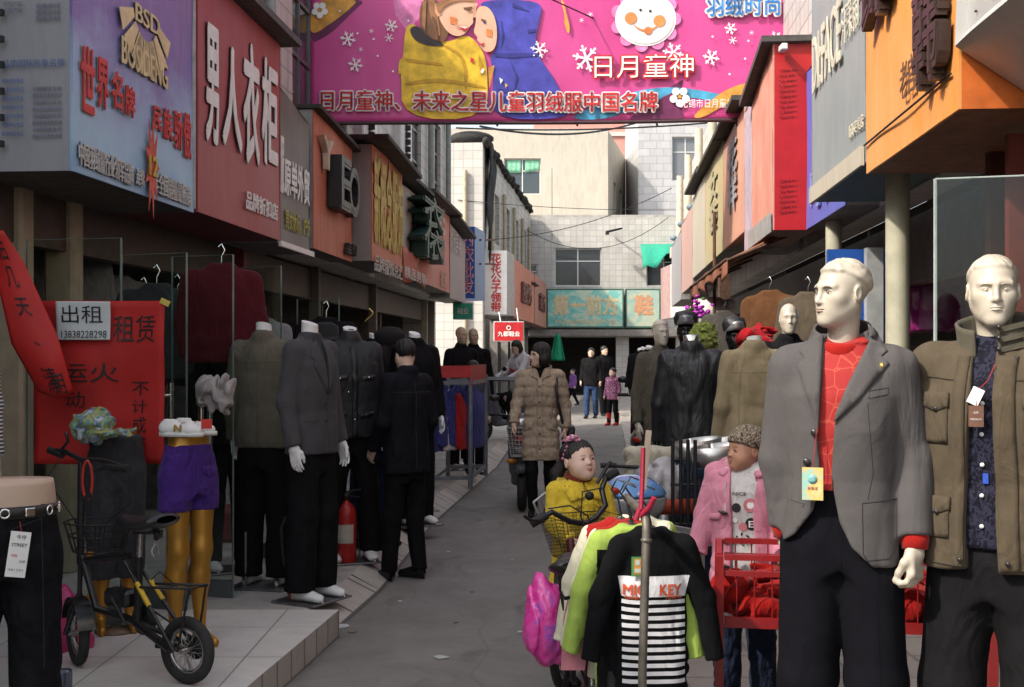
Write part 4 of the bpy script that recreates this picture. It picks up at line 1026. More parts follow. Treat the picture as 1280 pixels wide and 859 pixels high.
mb = MB(); px_text(mb, 'DI:FACE', 1018, 1053, 24, 98, ar, 1, bold=.01, slope=0); px_text(mb, '汗茉雨', 1054.5, 1076, -4, 46, ar, 1, bold=.0); px_text(mb, '新郑专卖店', 1064, 1082, 150, 167, ar, 1)
into(mb, 'lettering', [plain('letter_sand', (.52, .48, .38), .6)], e)
mb = MB(); q0, q1 = Vector((ar+SLP*6.64, 6.64, 2.66)), Vector((ar+SLP*YP(1015, ar), YP(1015, ar), 2.66)); mb.bar(q0+NR*.012, q1+NR*.012, .02, .11); into(mb, 'bottom_trim', painted('sand_trim', (.46, .41, .32), (.4, .36, .3), .4, .6, 9, .3), e)
e = sign(1, 'shop_sign', 'blue violet sign set back between the grey sign and the red box sign', 8.5, 10.2, 2.62, 3.95, 1.68, .5, painted('violet_sign', (.07, .10, .42), (.17, .19, .46), .5, .45, 8, .2))
mb = MB(); px_text(mb, '时装', 1015, 1045, 200, 255, 1.68, 1); into(mb, 'lettering', plain('letter_sky', (.25, .30, .60), .5), e)
redf = painted('faded_red_front', (.62, .33, .24), (.44, .05, .04), .42, .6, 15, .3)
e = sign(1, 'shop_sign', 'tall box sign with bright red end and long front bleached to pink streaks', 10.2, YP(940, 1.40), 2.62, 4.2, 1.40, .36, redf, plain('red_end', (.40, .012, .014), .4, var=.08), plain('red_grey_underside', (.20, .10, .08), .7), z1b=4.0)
mb = MB()
for r_ in range(17):
    py = 88+6.5*r_ if r_ < 10 else 226+6.5*(r_-10)
    text_into(mb, 'ABKE RSNTO BHXA'[r_ % 5:r_ % 5+9], P(989, py, 10.185), (1, 0, 0), UP, .20, .016, depth=.002)
into(mb, 'lettering', plain('letter_darkred', (.13, .008, .008), .6), e)
mb = MB(); c0 = Vector((1.40+SLP*10.2, 10.2, 2.62)); mb.prism([(0, 0), (1.6, 0), (1.6, .17), (0, .17)], c0-UP*.02+NR*.012, U, UP, NR, .012); into(mb, 'bottom_trim', plain('zinc_trim', (.38, .37, .35), .5, .3), e)
mb = MB(); mb.prism([(-.06, 0), (1.7, -.19), (1.7, -.14), (-.06, .05)], Vector((1.40+SLP*10.2, 10.2, 4.21))+NR*.1, U, UP, -NR, .55); into(mb, 'rain_board', tarboard, e)
mb = MB(); mb.box(P(979, 60, 10.1), (.055, .12, .055), None, None, .008); into(mb, 'floodlight', whitepaint, e)
rows = (('lilac grey narrow sign panel next to the red box sign', 11.75, 12.5, 2.60, 4.1, plain('lilac_panel', (.42, .33, .38), .6, dirt=.25), None),
        ('salmon sign with grey flower like characters and yellow specks', 12.5, 14.75, 2.85, 4.15, painted('salmon_sign', (.56, .24, .17), (.55, .36, .24), .6, .6, 9, .25), ('花样', (.27, .25, .26))),
        ('mustard yellow weathered blank sign beside the salmon one', 14.75, 17.5, 2.85, 4.2, painted('mustard_sign', (.44, .36, .17), (.42, .37, .26), .5, .6, 9, .25), ('女装', (.37, .33, .20))),
        ('beige blank sign panel beyond the mustard sign', 17.5, 20.2, 2.85, 4.2, painted('beige_sign', (.46, .41, .32), (.4, .36, .3), .5, .6, 7, .3), None),
        ('dusty pink sign panel with torn cloth at its edge on the right', 20.2, 23.2, 2.75, 4.1, painted('dusty_pink_sign', (.48, .27, .23), (.42, .34, .30), .5, .6, 7, .3), None),
        ('slate grey sign panel far along the right row', 23.3, 26.8, 2.65, 4.0, painted('slate_sign', (.27, .26, .27), (.33, .31, .30), .5, .6, 7, .3), None))
for k, (lb, ya, yb, z0, z1, m, tx) in enumerate(rows):
    e = sign(1, 'shop_sign', lb, ya+.01, yb-.01, z0, z1, ar, .45, m, z1b=z1-.02)
    if tx:
        mb = MB(); ym = (ya+yb)/2; text_into(mb, tx[0].replace('', '\n').strip(), Vector((ar+SLP*ym, ym, (z0+z1)/2+.1))+NR*.012, -U, UP, (yb-ya)*.4, (z1-z0)*.6, bold=.05, depth=.004)
        into(mb, 'lettering', plain('letter_row_%d' % k, tx[1], .6), e)
    if 12 < ya < 20:
        mb = MB(); mb.prism([(0, .0), (yb-ya+.1, .0), (yb-ya+.1, .05), (0, .05)], Vector((ar+SLP*ya, ya, z1+.02+.05*(k % 2)))+NR*.13, U, UP, -NR, .6); into(mb, 'rain_board', tarboard, e)
e, pp = box_sign('box_sign', 'white and grey box sign jutting out low at the far right above the lane end', [(826, 33), (838, 31.5), (868, 27.3), (872, 33)], 2.55, 3.95, [plain('sign_offwhite', (.58, .57, .55), .5, dirt=.2), plain('sign_pinkish', (.45, .30, .28), .5, dirt=.2)], [1, 0, 0, 0])
# silver sheet metal sign box, top right corner
e = empty('metal_sign', (SR(4.3)-.05, 4.3, 2.6), 'silver sheet metal sign casing with a folded lower edge in the top right corner', 'sign', 'shop signs along the lane')
silver = painted('silver_sheet', (.50, .49, .47), (.40, .39, .37), .3, .42, 3, .2, .35)
mb = MB(); s0 = P(1212, 60, 4.83); s1 = Vector((SR(2.6)-.02, 2.6, s0.z))
zz = (2.58, 2.80, 2.86, 4.2); oo = (.30, -.02, .03, .03)
for k in range(3):
    mb.grid(lambda u, v: Vector((SR(4.84-2.3*u), 4.84-2.3*u, zz[k]+(zz[k+1]-zz[k])*v))-NR*(oo[k]+(oo[k+1]-oo[k])*v)+NR*.004*math.sin(u*17), 20, 3)
mb.add([Vector((SR(4.84), 4.84, 2.58))-NR*.30, Vector((SR(4.84), 4.84, 2.8))+NR*.02, Vector((SR(4.84), 4.84, 4.2))-NR*.03, Vector((SR(4.84), 4.84, 4.2))-NR*.9, Vector((SR(4.84), 4.84, 2.58))-NR*.9], [(0, 1, 2, 3, 4)])
mb.add([Vector((SR(4.84), 4.84, 2.58))-NR*.30, Vector((SR(2.54), 2.54, 2.58))-NR*.30, Vector((SR(2.54), 2.54, 2.58))-NR*.9, Vector((SR(4.84), 4.84, 2.58))-NR*.9], [(0, 1, 2, 3)])
into(mb, 'casing', silver, e)
mb = MB()
for k in range(9): mb.ell(Vector((SR(4.7-.2*k), 4.7-.2*k, 2.9+.0))+NR*(-.02), (.006, .006, .006), None, 6, 4); mb.ell(Vector((SR(4.7-.2*k), 4.7-.2*k, 2.70))+NR*(-.135), (.006, .006, .006), None, 6, 4)
into(mb, 'rivets', BLACKM, e)

# ================================================================ the pink banner across the lane
BNY = 13.2; bsc = BNY/FPX
e = empty('banner', P(690, 155, BNY), 'large magenta advertising banner with two children in winter jackets stretched across the lane', 'banner')
def bw(x, z): return .04*math.sin(x*1.3+.6)+.010*math.sin(x*4.3+z*2.2)*max(0, min(1, (x-.6)/2))
def B(px, py): q = P(px, py, BNY); return (q.x, q.z)
def bput(mb, poly, mi, lay):
    """printed shape on the banner: outline in photo pixels"""
    if len(poly) < 3: return
    for _ in range(2 if 5 < len(poly) < 20 and lay < 11 else 0):      # soften drawn outlines
        poly = [((1-t)*a[0]+t*b[0], (1-t)*a[1]+t*b[1]) for a, b in zip(poly, poly[1:]+poly[:1]) for t in (.25, .75)]
    n = len(poly); dense = []
    for i in range(n):
        p, q = poly[i], poly[(i+1) % n]; k = max(1, int(math.hypot(q[0]-p[0], q[1]-p[1])/10))
        dense += [(p[0]+(q[0]-p[0])*j/k, p[1]+(q[1]-p[1])*j/k) for j in range(k)]
    bm = bmesh.new(); vs = [bm.verts.new((B(*p)[0], 0, B(*p)[1])) for p in dense]
    es = [bm.edges.new((vs[i], vs[(i+1) % len(vs)])) for i in range(len(vs))]
    bmesh.ops.triangle_fill(bm, edges=es, use_beauty=True, normal=(0, -1, 0)); 
    for _ in range(4):
        lg = [x for x in bm.edges if x.calc_length() > .2 and not x.is_boundary]
        if not lg: break
        bmesh.ops.subdivide_edges(bm, edges=lg, cuts=1); bmesh.ops.triangulate(bm, faces=bm.faces[:])
    bm.verts.index_update()
    mb.add([(v.co.x, BNY+bw(v.co.x, v.co.z)-.0055*lay, v.co.z) for v in bm.verts], [tuple(v.index for v in f.verts) for f in bm.faces], False, mi); bm.free()
def circ(x, y, r, n=20, ry=None): return [(x+r*math.cos(2*PI*i/n), y+(ry or r)*math.sin(2*PI*i/n)) for i in range(n)]
mag = nmat('magenta_print'); m_, t_, b_ = mag
f_ = nnoise(t_, ncoord(t_, (.6, 1, .6)), 1.1, 3); t_.links.new(nramp(t_, f_, [(.3, (.48, .035, .19, 1)), (.7, (.60, .075, .28, 1))]), b_.inputs['Base Color']); b_.inputs['Roughness'].default_value = .45
nbump(t_, b_, nnoise(t_, ncoord(t_, (1, 1, .45)), 1.6, 3, .5, .6), .35, .06); mag = m_
mb = MB(); 
def bsheet(u, v):
    x0, z0 = B(388, 156-5.5*u); x1, z1 = B(989-4*(1-v)*0, 150); top = B(0, -75)[1]
    x = x0+(x1-x0)*u; zb = B(0, 156-5.5*u)[1]; z = zb+(top-zb)*v
    return (x, BNY+bw(x, z), z)
mb.grid(bsheet, 90, 26); solidify(into(mb, 'sheet', mag, e), .004, 1)
mb = MB(); mb.tube([(B(388+6.01*i, 0)[0], BNY+bw(B(388+6.01*i, 0)[0], 4.1), B(0, 155.5-.055*i)[1]) for i in range(101)], .022, 6); into(mb, 'hem', plain('hem_brown', (.06, .03, .035), .6), e)
pal = dict(burg=(.14, .02, .08), orange=(.62, .30, .05), blue=(.06, .30, .48), yellow=(.72, .46, .03), dyel=(.50, .28, .015), skin=(.72, .42, .28), skin2=(.60, .30, .19), hair=(.16, .07, .03), hair2=(.30, .14, .06), navy=(.06, .06, .36), navy2=(.03, .03, .20), dark=(.04, .03, .03), white=(.78, .76, .74), red=(.55, .03, .03), lt=(.35, .10, .30), cheek=(.75, .22, .06), pinkl=(.68, .20, .42), skyb=(.03, .20, .55))
keys = list(pal); pm = [plain('print_'+k, c, .5, var=.10 if k in ('white', 'skin', 'red') else .32, scale=6, bump=0) for k, c in pal.items()]; I = {k: i for i, k in enumerate(keys)}
C2 = lambda pts: [(380+x/2.685, y/2.685) for x, y in pts]; C3 = lambda pts: [(640+x/2.685, y/2.685) for x, y in pts]
mb = MB()
bput(mb, C2([(22, 0), (215, 0), (170, 40), (100, 110), (60, 135), (22, 150)]), I['burg'], 1)
bput(mb, C2([(22, 40), (60, 0), (190, 0), (150, 40), (90, 85), (22, 128)]), I['orange'], 2)
bput(mb, C2([(300, 0), (420, 0), (390, 60), (350, 110), (310, 60)]), I['pinkl'], 1)
bput(mb, C3([(395, 400), (460, 330), (575, 268), (560, 340), (545, 400)]), I['burg'], 1)
bput(mb, C3([(185, 400), (260, 360), (420, 300), (560, 290), (760, 330), (700, 345), (560, 322), (420, 350), (330, 400)]), I['blue'], 2)
bput(mb, C3([(600, 398), (650, 350), (720, 300), (800, 275), (800, 310), (720, 350), (640, 398)]), I['orange'], 3)
bput(mb, C3([(470, 400), (500, 330), (560, 300), (575, 400)]), I['burg'], 3)
# girl in the yellow jacket
bput(mb, C2([(345, 90), (370, 82), (400, 118), (480, 150), (550, 112), (600, 168), (616, 225), (616, 402), (330, 402), (328, 240), (318, 262), (320, 205), (334, 200), (336, 150)]), I['yellow'], 4)
bput(mb, C2([(352, 100), (385, 88), (425, 132), (485, 158), (425, 160), (372, 142)]), I['dark'], 5)
for q in ([(340, 200), (460, 215), (470, 225), (345, 212)], [(340, 280), (455, 262), (610, 290), (608, 300), (455, 275), (342, 292)], [(470, 150), (545, 190), (548, 300), (540, 300), (535, 195), (468, 158)], [(345, 350), (600, 362), (600, 370), (345, 360)], [(585, 180), (600, 215), (595, 260), (588, 220)]): bput(mb, C2(q), I['dyel'], 5)
bput(mb, C2([(395, 0), (455, 0), (470, 60), (490, 110), (470, 150), (440, 140), (405, 120), (386, 80)]), I['hair'], 6)
bput(mb, C2([(415, 0), (440, 0), (450, 60), (462, 130), (445, 120), (425, 60)]), I['hair2'], 7)
bput(mb, C2([(455, 0), (586, 0), (578, 40), (566, 62), (570, 80), (556, 92), (548, 112), (520, 128), (488, 118), (462, 85), (446, 40)]), I['skin'], 7)
bput(mb, C2([(440, 18), (458, 22), (464, 52), (450, 62), (440, 45)]), I['skin2'], 8); bput(mb, C2([(505, 85), (552, 92), (540, 104), (515, 100)]), I['skin2'], 8); bput(mb, C2([(522, 93), (552, 95), (540, 101)]), I['white'], 9); bput(mb, C2([(535, 30), (565, 26), (566, 32), (538, 37)]), I['hair'], 8)
bput(mb, C2([(440, 0), (590, 0), (575, 10), (520, 6), (470, 26), (452, 60)]), I['hair2'], 9)
# child in the blue hooded jacket
bput(mb, C2([(590, 0), (800, 0), (792, 60), (775, 130), (785, 190), (840, 260), (880, 350), (890, 400), (620, 400), (640, 250), (622, 195), (646, 170), (652, 120), (640, 60), (600, 40)]), I['navy'], 5)
for q in ([(640, 180), (790, 178), (785, 188), (700, 196), (640, 192)], [(690, 200), (720, 260), (700, 330), (712, 262)], [(660, 60), (672, 120), (660, 170), (664, 120)], [(700, 10), (760, 40), (700, 25)], [(650, 300), (860, 310), (858, 320), (650, 312)], [(750, 100), (778, 96), (776, 108), (752, 112)]): bput(mb, C2(q), I['navy2'], 6)
bput(mb, C2([(586, 24), (618, 24), (642, 60), (650, 120), (640, 172), (610, 180), (590, 158), (596, 150), (580, 140), (584, 128), (568, 112), (578, 80), (576, 50)]), I['skin'], 8)
bput(mb, C2([(595, 66), (612, 72), (610, 78), (594, 72)]), I['hair'], 9); bput(mb, C2([(588, 150), (606, 146), (600, 158)]), I['skin2'], 9)
for q, k_, l_ in (([(546, 38), (556, 34), (566, 37), (558, 43), (548, 43)], 'hair', 9), ([(568, 20), (580, 22), (576, 62), (569, 64)], 'skin2', 8), ([(524, 94), (540, 100), (556, 94), (548, 106), (534, 108)], 'red', 9), ([(600, 76), (606, 84), (612, 80), (606, 74)], 'navy2', 9), ([(590, 152), (606, 148), (598, 160)], 'red', 10), ([(490, 60), (515, 66), (512, 88), (492, 84)], 'cheek', 8), ([(612, 100), (632, 104), (630, 128), (612, 124)], 'cheek', 9), ([(400, 10), (412, 8), (408, 110), (398, 90)], 'hair2', 8), ([(430, 60), (440, 64), (452, 140), (442, 138)], 'hair', 9), ([(600, 230), (606, 236), (600, 250), (592, 244)], 'white', 6), ([(560, 196), (572, 200), (568, 214), (558, 210)], 'red', 6), ([(655, 262), (668, 270), (660, 284)], 'white', 7), ([(675, 280), (684, 288), (676, 296)], 'yellow', 7)): bput(mb, C2(q), I[k_], l_)
bput(mb, C2([(618, 230), (640, 220), (632, 260), (622, 300)]), I['orange'], 7)
def flake(x, y, r, mi='white', lay=6):
    for k in range(6):
        an = PI*k/3+.2; dx, dy = math.cos(an), math.sin(an); w_ = r*.09
        bput(mb, [(x-dy*w_, y+dx*w_), (x+dx*r-dy*w_, y+dy*r+dx*w_), (x+dx*r+dy*w_, y+dy*r-dx*w_), (x+dy*w_, y-dx*w_)], I[mi], lay)
        if r > 6:
            cx, cy = x+dx*r*.6, y+dy*r*.6
            for sg in (-1, 1):
                a3 = an+sg*.9; ex, ey = math.cos(a3)*r*.34, math.sin(a3)*r*.34
                bput(mb, [(cx-ey*.18, cy+ex*.18), (cx+ex-ey*.18, cy+ey+ex*.18), (cx+ex+ey*.18, cy+ey-ex*.18), (cx+ey*.18, cy-ex*.18)], I[mi], lay)
            bput(mb, circ(x+dx*r, y+dy*r, r*.11, 8), I[mi], lay+1)
for x, y, r in ((436, 51, 9), (445.5, 83, 8.5), (490, 34.5, 7.5), (487, 49.5, 5.5), (465, 41, 3), (452, 64, 3), (674, 62, 10), (733, 73, 16), (888, 73, 9.5), (912, 37.5, 7), (915, 52, 5), (967, 50, 8), (841, 67, 12), (738, 18, 3.5), (727, 25, 3), (951, 65.5, 4), (938, 43, 3)): flake(x, y, r)
for x, y in ((426, 16), (511, 28), (473, 72), (492, 91), (448, 44), (468, 51), (911, 94), (890, 47), (930, 75), (934, 53), (766, 98), (940, 16)): bput(mb, circ(x, y, 1.4, 8), I['white'], 6)
for fx, fy, r in ((401, 15, 6.5), (849, 122, 8)):
    for k in range(5): bput(mb, circ(fx+r*math.cos(2*PI*k/5+.3), fy+r*math.sin(2*PI*k/5+.3), r*.62, 12), I['white'], 7)
    bput(mb, circ(fx, fy, r*.3, 8), I['orange'], 8)
bput(mb, C3([(163, 0), (172, 0), (182, 45), (195, 90), (190, 118), (176, 85), (176, 45)]), I['orange'], 6)
into(mb, 'printed_picture', pm, e)
mb = MB()
for k in range(11): bput(mb, circ(807+36*math.cos(2*PI*k/11), 24+33*math.sin(2*PI*k/11), 8.5, 12), 0, 4)
bput(mb, circ(807, 24, 38, 28, 34), 1, 5); bput(mb, circ(807, 24, 35, 28, 31.5), 2, 6)
for x, y, r in ((788.5, 23, 7.5), (824, 27, 7.5), (810, 39, 5)): bput(mb, circ(x, y, r, 16), 3, 7)
for x, y in ((800.5, 13), (812.5, 14.5)): bput(mb, circ(x, y, 1.8, 8), 4, 7)
bput(mb, [(790, 29), (798, 36), (808, 38), (818, 35), (824, 30), (818, 38), (808, 41), (797, 38)], 3, 7)
into(mb, 'smiling_face_emblem', [pm[I['pinkl']], pm[I['white']], plain('print_pearl', (.62, .60, .60), .5, var=.1, bump=0), pm[I['cheek']], pm[I['dark']]], e)
mb = MB()
def btext(s, x0, x1, yt, yb, mi, lay, bold=.0, **kw):
    q = P((x0+x1)/2, (yt+yb)/2, BNY)
    co, fs, tw, th = text_geo(s, bold, 0, **kw); sx, sz = (x1-x0)*bsc/tw, (yb-yt)*bsc/th
    mb.add([(q.x+x*sx, BNY+bw(q.x+x*sx, q.z+y*sz)-.0055*lay, q.z+y*sz) for x, y, z in co], fs, False, mi)
def ring(s, x0, x1, yt, yb, mi, lay, bold, r):
    for k in range(8): dx, dy = r*math.cos(k*PI/4), r*math.sin(k*PI/4); btext(s, x0+dx, x1+dx, yt+dy, yb+dy, mi, lay+.08*k, bold)
T_ = '日月童神、未来之星儿童羽绒服中国名牌'
ring(T_, 403, 821, 115.5, 140, 0, 9, .02, 1.7); btext(T_, 403, 821, 115.5, 140, 1, 11, .02)
ring('日月童神', 743, 866, 69, 98, 1, 9, .0, 2.2); btext('日月童神', 743, 866, 69, 98, 0, 11, .0)
btext('无锡市日月童神', 850, 916, 125, 136, 0, 9, .0)
ring('羽绒时尚', 882, 972, -4, 22, 0, 8, .02, 2); btext('羽绒时尚', 882, 972, -4, 22, 2, 10, .02)
into(mb, 'lettering', [pm[I['white']], pm[I['red']], pm[I['skyb']]], e)
mb = MB()
for px in (420, 520, 620, 720, 820, 920): mb.tube([P(px, 153, BNY), P(px+2, 158, BNY)], .012, 5)
mb.tube([P(370, 148, BNY+.1), P(396, 158, BNY)], .015, 5); mb.tube([P(985, 150, BNY), P(1000, 150, BNY)], .015, 5)
into(mb, 'tie_cord', blackiron, e)
# ================================================================ display figures and people
ivory = plain('mannequin_ivory', (.46, .405, .325), .27, var=.04, scale=4, bump=.03, bscale=30, dirt=.10)
plaster = plain('mannequin_white', (.70, .69, .66), .38, var=.04, bump=.02, dirt=.08)
goldskin = plain('mannequin_gold', (.42, .21, .035), .36, .55, .12, 5, .03, 25)
blackgloss = plain('mannequin_black', (.012, .012, .013), .18, 0, .1, bump=0)
suitgrey = cloth('grey_wool', (.078, .072, .071), .85, .08, 500, .30, 6, .05, fleck=.06)
olive = cloth('olive_cotton', (.072, .056, .037), .8, .14, 600, .35, 10, .1)
olive2 = cloth('olive_cotton_dark', (.085, .075, .055), .8, .14, 600, .35, 10, .1)
khaki = cloth('khaki_cotton', (.27, .215, .13), .8, .12, 600, .35, 9, .1)
blackcloth = cloth('black_cloth', (.009, .0085, .0095), .85, .2, 500, .4, 9, .04)
blackcoat = cloth('black_coat', (.010, .010, .013), .75, .2, 500, .35, 8, .1)
charcoal = cloth('charcoal_trousers', (.006, .0058, .008), .95, .15, 500, .3, 7, .03)
leather = cloth('black_leather', (.018, .018, .020), .42, .2, 200, .4, 9, .0)
denim = cloth('denim_blue', (.025, .045, .10), .85, .35, 450, .45, 14, .1)
denim_d = cloth('denim_dark', (.012, .018, .038), .85, .3, 450, .5, 14, .1)
denim_g = cloth('denim_grey', (.04, .041, .045), .85, .25, 450, .4, 12, .1)
redknit = cloth('red_knit', (.29, .012, .009), .8, .12, 260, .25, 8, .2)
skin = plain('skin', (.60, .40, .30), .5, var=.06, scale=12, bump=.04, bscale=120)
skin_k = plain('skin_child', (.64, .43, .335), .48, var=.06, scale=10, bump=.03, bscale=120)
hairm = plain('black_hair', (.012, .010, .009), .45, var=.4, scale=60, bump=.5, bscale=160)
lip_m = plain('lips', (.36, .11, .09), .45, var=.05, bump=0)
eye_m = plain('eye_dark', (.015, .010, .008), .15, bump=0)
eye_w = plain('eye_white', (.60, .57, .54), .3, bump=0)
thread = plain('thread_dark', (.02, .02, .022), .8, bump=0)
thread_o = plain('thread_olive', (.05, .042, .028), .8, bump=0)
button_m = plain('button_dark', (.02, .018, .018), .3, bump=0)
paper_m = plain('paper_white', (.72, .70, .66), .7, var=.05)

def arm(sx, el=(.245, .02, 1.17), wr=(.262, -.05, .92), sh=(.185, .01, 1.465), r=(.072, .060, .050)):
    return [((sx*sh[0], sh[1], sh[2]), r[0]), ((sx*el[0], el[1], el[2]), r[1]), ((sx*wr[0], wr[1], wr[2]), r[2])]
def top_fn(hem=.86, w_=1.0, d_=1.0, arms=None, fold=.006, fsc=(9, 9, 5), seed=1, neck=1.575, collar=.0, waist=1.0, hemw=1.0, arms_on=True, sq=2.5, quilt=0.0):
    """coat, jacket or jumper body with sleeves"""
    prof = [(hem, .208*w_*hemw, .135*d_*hemw, .0), (hem+.16, .204*w_, .132*d_, 0), (1.12, .194*w_*waist, .122*d_*waist, 0), (1.27, .202*w_, .130*d_, -.004), (1.38, .205*w_, .126*d_, 0), (1.45, .188*w_, .108*d_, .008), (1.50, .140*w_, .088*d_, .014), (1.54, .085, .070, .018), (neck, .068, .064, .02)]
    prof = sorted(prof); arms = arms or [arm(-1), arm(1)]
    def f(p):
        d = s_loft(p, prof, sq)
        for sx in (-1, 1): d = smin(d, s_cap(p, (sx*.06, .016, 1.515), (sx*.172*w_, .012, 1.462), .045, .060*d_), .04)
        if collar: d = smin(d, smax(s_ell(p, (0, .018, neck-.02), (.088, .082, collar+.03)), p[:, 2]-(neck+collar), .008), .018)
        if arms_on:
            for ch in arms:
                e = s_chain(p, ch, .02)
                (ax, ay, az), (bx, by, bz) = ch[-2][0], ch[-1][0]
                n = A(bx-ax, by-ay, bz-az); n = n/np.linalg.norm(n); e = smax(e, ((p-A(bx, by, bz))@n), .006)
                d = smin(d, e, .032)
        if quilt: d = d-quilt*(np.abs(np.sin(p[:, 2]*PI/.075))-.6)
        return d+folds(p, fold, fsc, seed)
    f.lo = (-.42, -.42, hem-.06); f.hi = (.42, .30, neck+collar+.05); f.arms = arms
    return f
def legs_fn(waist=1.02, hem=.07, r=(.105, .084, .080), gap=.10, fold=.006, seed=4, kneey=-.01, stance=.02, hipw=.172, hipd=.118, fsc=(10, 10, 4), cut=True, skirt=None):
    def f(p):
        d = s_loft(p, [(waist-.34, hipw*.9, hipd*.95, .01), (waist-.16, hipw, hipd, .01), (waist-.05, hipw*.90, hipd*.90, .0), (waist, hipw*.86, hipd*.86, 0)], 2.3)
        d = smax(d, (waist-.27-np.abs(p[:, 0])*.6)-p[:, 2], .03)
        for sx in (-1, 1):
            d = smin(d, s_chain(p, [((sx*gap*.88, .005, waist-.20), r[0]), ((sx*(gap+stance*.5), kneey, .50), r[1]), ((sx*(gap+stance), .01, hem-.02), r[2])], .03), .02)
        d = d+folds(p, fold, fsc, seed)
        return smax(smax(d, hem-p[:, 2], .004), p[:, 2]-waist, .004)
    f.lo = (-.30, -.22, hem-.04); f.hi = (.30, .22, waist+.04)
    return f
def foot_mb(mb, x, y, z, L=.25, mi=None, w_=.088, h_=.085, rz=0.0):
    M = Matrix.Rotation(rz, 3, 'Z'); c = Vector((x, y, z))
    prof = []
    n = 14
    pts = []
    for i in range(n+1):
        t = i/n; yy = .07-t*L; wd = w_*.5*(.75+.35*math.sin(min(1, t*1.25)*PI*.62))*(1 if t < .82 else math.sqrt(max(.02, 1-((t-.82)/.18)**2))); hh = h_*(1-.72*min(1, t*1.15)) + .026*(1 if t < .9 else math.sqrt(max(.02, 1-((t-.9)/.1)**2))); 
        if i == 0: wd *= .5; hh *= .6
        pts.append([c+M @ Vector((math.cos(a)*wd, yy, max(0, (.5+.5*math.sin(a)))*hh)) for a in [2*PI*k/14 for k in range(14)]])
    vs = [q for r_ in pts for q in r_]; fs = [(i*14+k, i*14+(k+1) % 14, (i+1)*14+(k+1) % 14, (i+1)*14+k) for i in range(n) for k in range(14)]
    fs += [tuple(range(14)), tuple(reversed(range(n*14, n*14+14)))]
    return mb.add(vs, fs, True, mi)
def neck_mb(mb, c, r=.056, h_=.085, tilt=.25, mi=None, mi2=None):
    c = Vector(c); rings = [(r*1.25, 0), (r*1.02, h_*.35), (r*.98, h_)]; sg = 24; vs = []
    for k, (rr, z) in enumerate(rings):
        for i in range(sg):
            a = 2*PI*i/sg; zz = z+(math.sin(a)*r*tilt if k == 2 else 0); vs.append(c+Vector((rr*math.cos(a), rr*1.0*math.sin(a), zz)))
    mb.add(vs, [(j*sg+i, j*sg+(i+1) % sg, (j+1)*sg+(i+1) % sg, (j+1)*sg+i) for j in range(2) for i in range(sg)], True, mi)
    mb.add(vs[2*sg:], [tuple(range(sg))], False, mi2)
def put_hand(e, ch, sx, m, s=1.0, h_=.0045, name='hand', **kw):
    (ax, ay, az), (bx, by, bz) = ch[-2][0], ch[-1][0]; d = Vector((bx-ax, by-ay, bz-az)).normalized()
    kw.setdefault('d', tuple(d)); w0 = Vector((bx, by, bz))-d*.005
    f = hand_fn(w0, sx, s=s, **kw); return sdf_mesh(name, f, f.lo, f.hi, h_, m, e)
def base_plate(e, m=None, c=(0, 0), d=(.42, .36)):
    mb = MB(); mb.box((c[0], c[1], .006), (d[0], d[1], .012), None, None, .003); mb.tube([(c[0]+.1, c[1]+.1, .012), (c[0]+.1, c[1]+.1, .35)], .010, 8)
    return mb.build('base_plate', m or plain('steel_plate', (.22, .22, .22), .35, .8), e)

# ---------------------------------------------------------------- the two big mannequins on the right
def jacket_open(f, polys, depth=.25):
    """cut openings through the front of a coat: each 2-D outline (x, z) tested as an inside distance"""
    def inside(p, poly):
        x, z = p[:, 0], p[:, 2]; n = len(poly); d = np.full(len(p), 1e9, 'f'); s = np.ones(len(p), bool); ins = np.zeros(len(p), bool)
        for i in range(n):
            ax, az = poly[i]; bx, bz = poly[(i+1) % n]; ex, ez = bx-ax, bz-az; wx, wz = x-ax, z-az
            t = np.clip((wx*ex+wz*ez)/(ex*ex+ez*ez+1e-12), 0, 1); d = np.minimum(d, (wx-ex*t)**2+(wz-ez*t)**2)
            c = ((az <= z) & (bz > z)) | ((bz <= z) & (az > z)); xx = ax+(z-az)/(bz-az if bz != az else 1e-9)*(bx-ax); ins ^= c & (x < xx)
        d = np.sqrt(d); return np.where(ins, -d, d)
    def g(p):
        d = f(p)
        for poly in polys:
            q = smax(inside(p, poly), p[:, 1]-.0, .004); d = smax(d, -q, .006)
        return d
    g.lo, g.hi, g.arms = f.lo, f.hi, f.arms
    return g
def tag_card(name, label, c, w_, h_, m, rz, lines=(), cord=None, group=None, art=None):
    e = empty(name, c, label, 'tag', group, rz)
    mb = MB(); mb.box((0, 0, -h_/2), (w_, .003, h_)); mb.build('card', m, e)
    for k, (s, x, z, wd, mm) in enumerate(lines):
        mb = MB(); text_into(mb, s, (x, -.0022, z), (1, 0, 0), UP, wd, depth=.0008); mb.build('lettering', mm, e)
    if art: art(e)
    if cord:
        mb = MB(); mb.tube([Vector(q) for q in cord], .0012, 5); mb.build('cord', plain('cord_red', (.4, .02, .02), .7, bump=0), e)
    return e
FY = 3.72
e = empty('mannequin', ((1052-640)/FPX*FY, FY, .05), 'ivory mannequin in an open grey suit jacket over a red patterned sweater', 'mannequin', 'dressed mannequins', R(-20))
suit = e
armsL = [arm(-1, (.195, .02, 1.17), (.175, .02, .965), sh=(.155, .01, 1.462), r=(.066, .058, .050)), arm(1, (.205, .03, 1.19), (.215, -.03, .955), sh=(.158, .01, 1.462), r=(.068, .060, .053))]
zo = -.05
base = top_fn(hem=.865, w_=.85, fold=.0055, fsc=(7, 7, 3), arms=armsL, seed=11, neck=1.55, sq=2.6)
